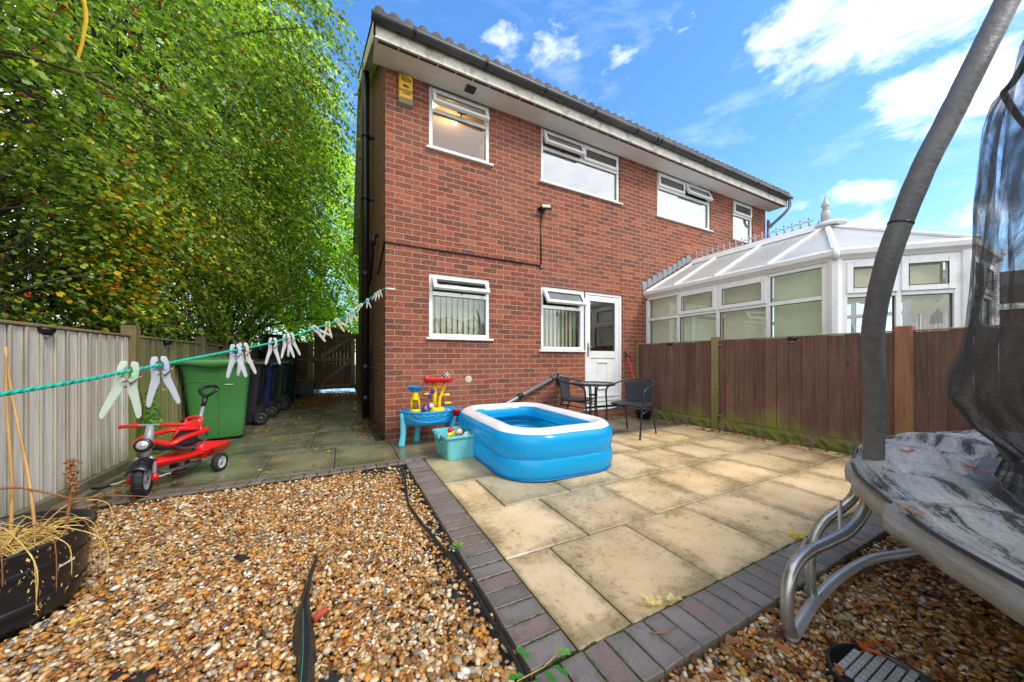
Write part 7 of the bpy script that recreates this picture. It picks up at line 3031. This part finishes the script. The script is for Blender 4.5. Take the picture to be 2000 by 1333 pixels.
leaf_obj('ash_leaf', 'pale fallen ash leaf on the slab edge near the front block edging', 'fallen leaf', (.70, -3.585, .004),
         [(.0, .0, 120), (.0, .0, 60), (-.025, -.004, 140), (-.03, .0, 70), (.03, .0, 20), (.045, -.006, -20), (-.05, .004, 110)], [(2, (232, 218, 160)), (1, (216, 196, 130))], .050, [(-.09, .03), (.05, -.01)], R_(-12))
leaf_obj('maple_leaf', 'yellow fallen leaf on the front block edging near the trampoline leg', 'fallen leaf', (1.875, -3.575, .004), [(0, 0, 0), (0, 0, 50), (0, 0, -50), (0, 0, 110), (0, 0, -110)], [(1, (226, 206, 40))], .050, [(0, 0), (-.05, 0)], R_(190), asp=.6)
leaf_obj('green_sprig', 'sprig of glossy green leaves on the gravel where the two edgings meet', 'sprig', (.10, -3.60, .006), [(-.07, .0, 160), (-.055, -.03, 250), (-.01, -.03, 265), (.02, -.035, 280), (.065, .0, -60), (-.03, .02, 110)], [(2, (70, 148, 60)), (1, (110, 180, 80))], .058, [(-.10, .0), (.0, -.012), (.08, .0), (.10, .055)], R_(8), .02)
leaf_obj('oak_leaf', 'orange brown fallen leaf on the rim of the drain cover', 'fallen leaf', (1.16, -4.06, .0), [(0, 0, 20), (0, 0, 70), (0, 0, -40), (.02, .01, 10)], [(1, (190, 96, 40))], .045, [(0, 0), (-.04, -.01)], R_(-30))
leaf_obj('green_leaf', 'pale green fallen leaf on the gravel behind the trampoline leg', 'fallen leaf', (1.30, -3.99, .0), [(0, 0, 0), (0, 0, 45), (0, 0, -45)], [(1, (170, 196, 130))], .05, [(0, 0), (-.04, 0)], R_(100))

for (lx, ly, lz, rz_, cc, lb) in ((1.80, -4.02, .612, 20, (176, 84, 40), 'small rusty leaf on the trampoline pad right of the pole foot'), (.93, -4.22, .612, 200, (196, 120, 56), 'tan leaf on the near trampoline pad close to its edge'), (1.72, -4.22, .606, 80, (170, 76, 36), 'curled rusty leaf on the trampoline pad beside the net')):
    leaf_obj('fallen_leaf', lb, 'fallen leaf', (lx, ly, lz), [(0, 0, 0), (0, 0, 38), (0, 0, -38)], [(1, cc)], .038, [(0, 0), (-.025, 0)], R_(rz_))
# weeds at the path edge
for (wx, wy, lb) in ((-2.08, -.62, 'small green weed at the foot of the grey fence left of the tricycle'), (-.93, -1.10, 'tiny yellow green weed at the edge of the path bricks'), (.07, -2.80, 'small green weed beside the left brick edging')):
    n = 16
    rng = np.random.RandomState(int(abs(wx * 100)))
    a = rng.uniform(0, 6.28, n)
    sc_ = .045 if wx < -2 else .022
    V, F, Cc = leaves_mesh(np.stack([.6 * sc_ * np.cos(a), .6 * sc_ * np.sin(a), rng.uniform(.01, 1.6 * sc_, n)], 1), np.stack([np.cos(a), np.sin(a), rng.uniform(.1, .7, n)], 1), np.tile([0, 0, 1.0], (n, 1)) + rng.normal(0, .3, (n, 3)), rng.uniform(.7, 1.2, n) * sc_, rng.uniform(.5, .7, n) * sc_, palette([(1, (150, 190, 60)), (1, (106, 158, 56))], n, rng))
    me = mesh_np('weed', V, F, Cc); me.materials.append(LEAF)
    o = bpy.data.objects.new('weed', me); COL.objects.link(o); o.location = (wx, wy, 0)
    tag(o, lb, 'weed')
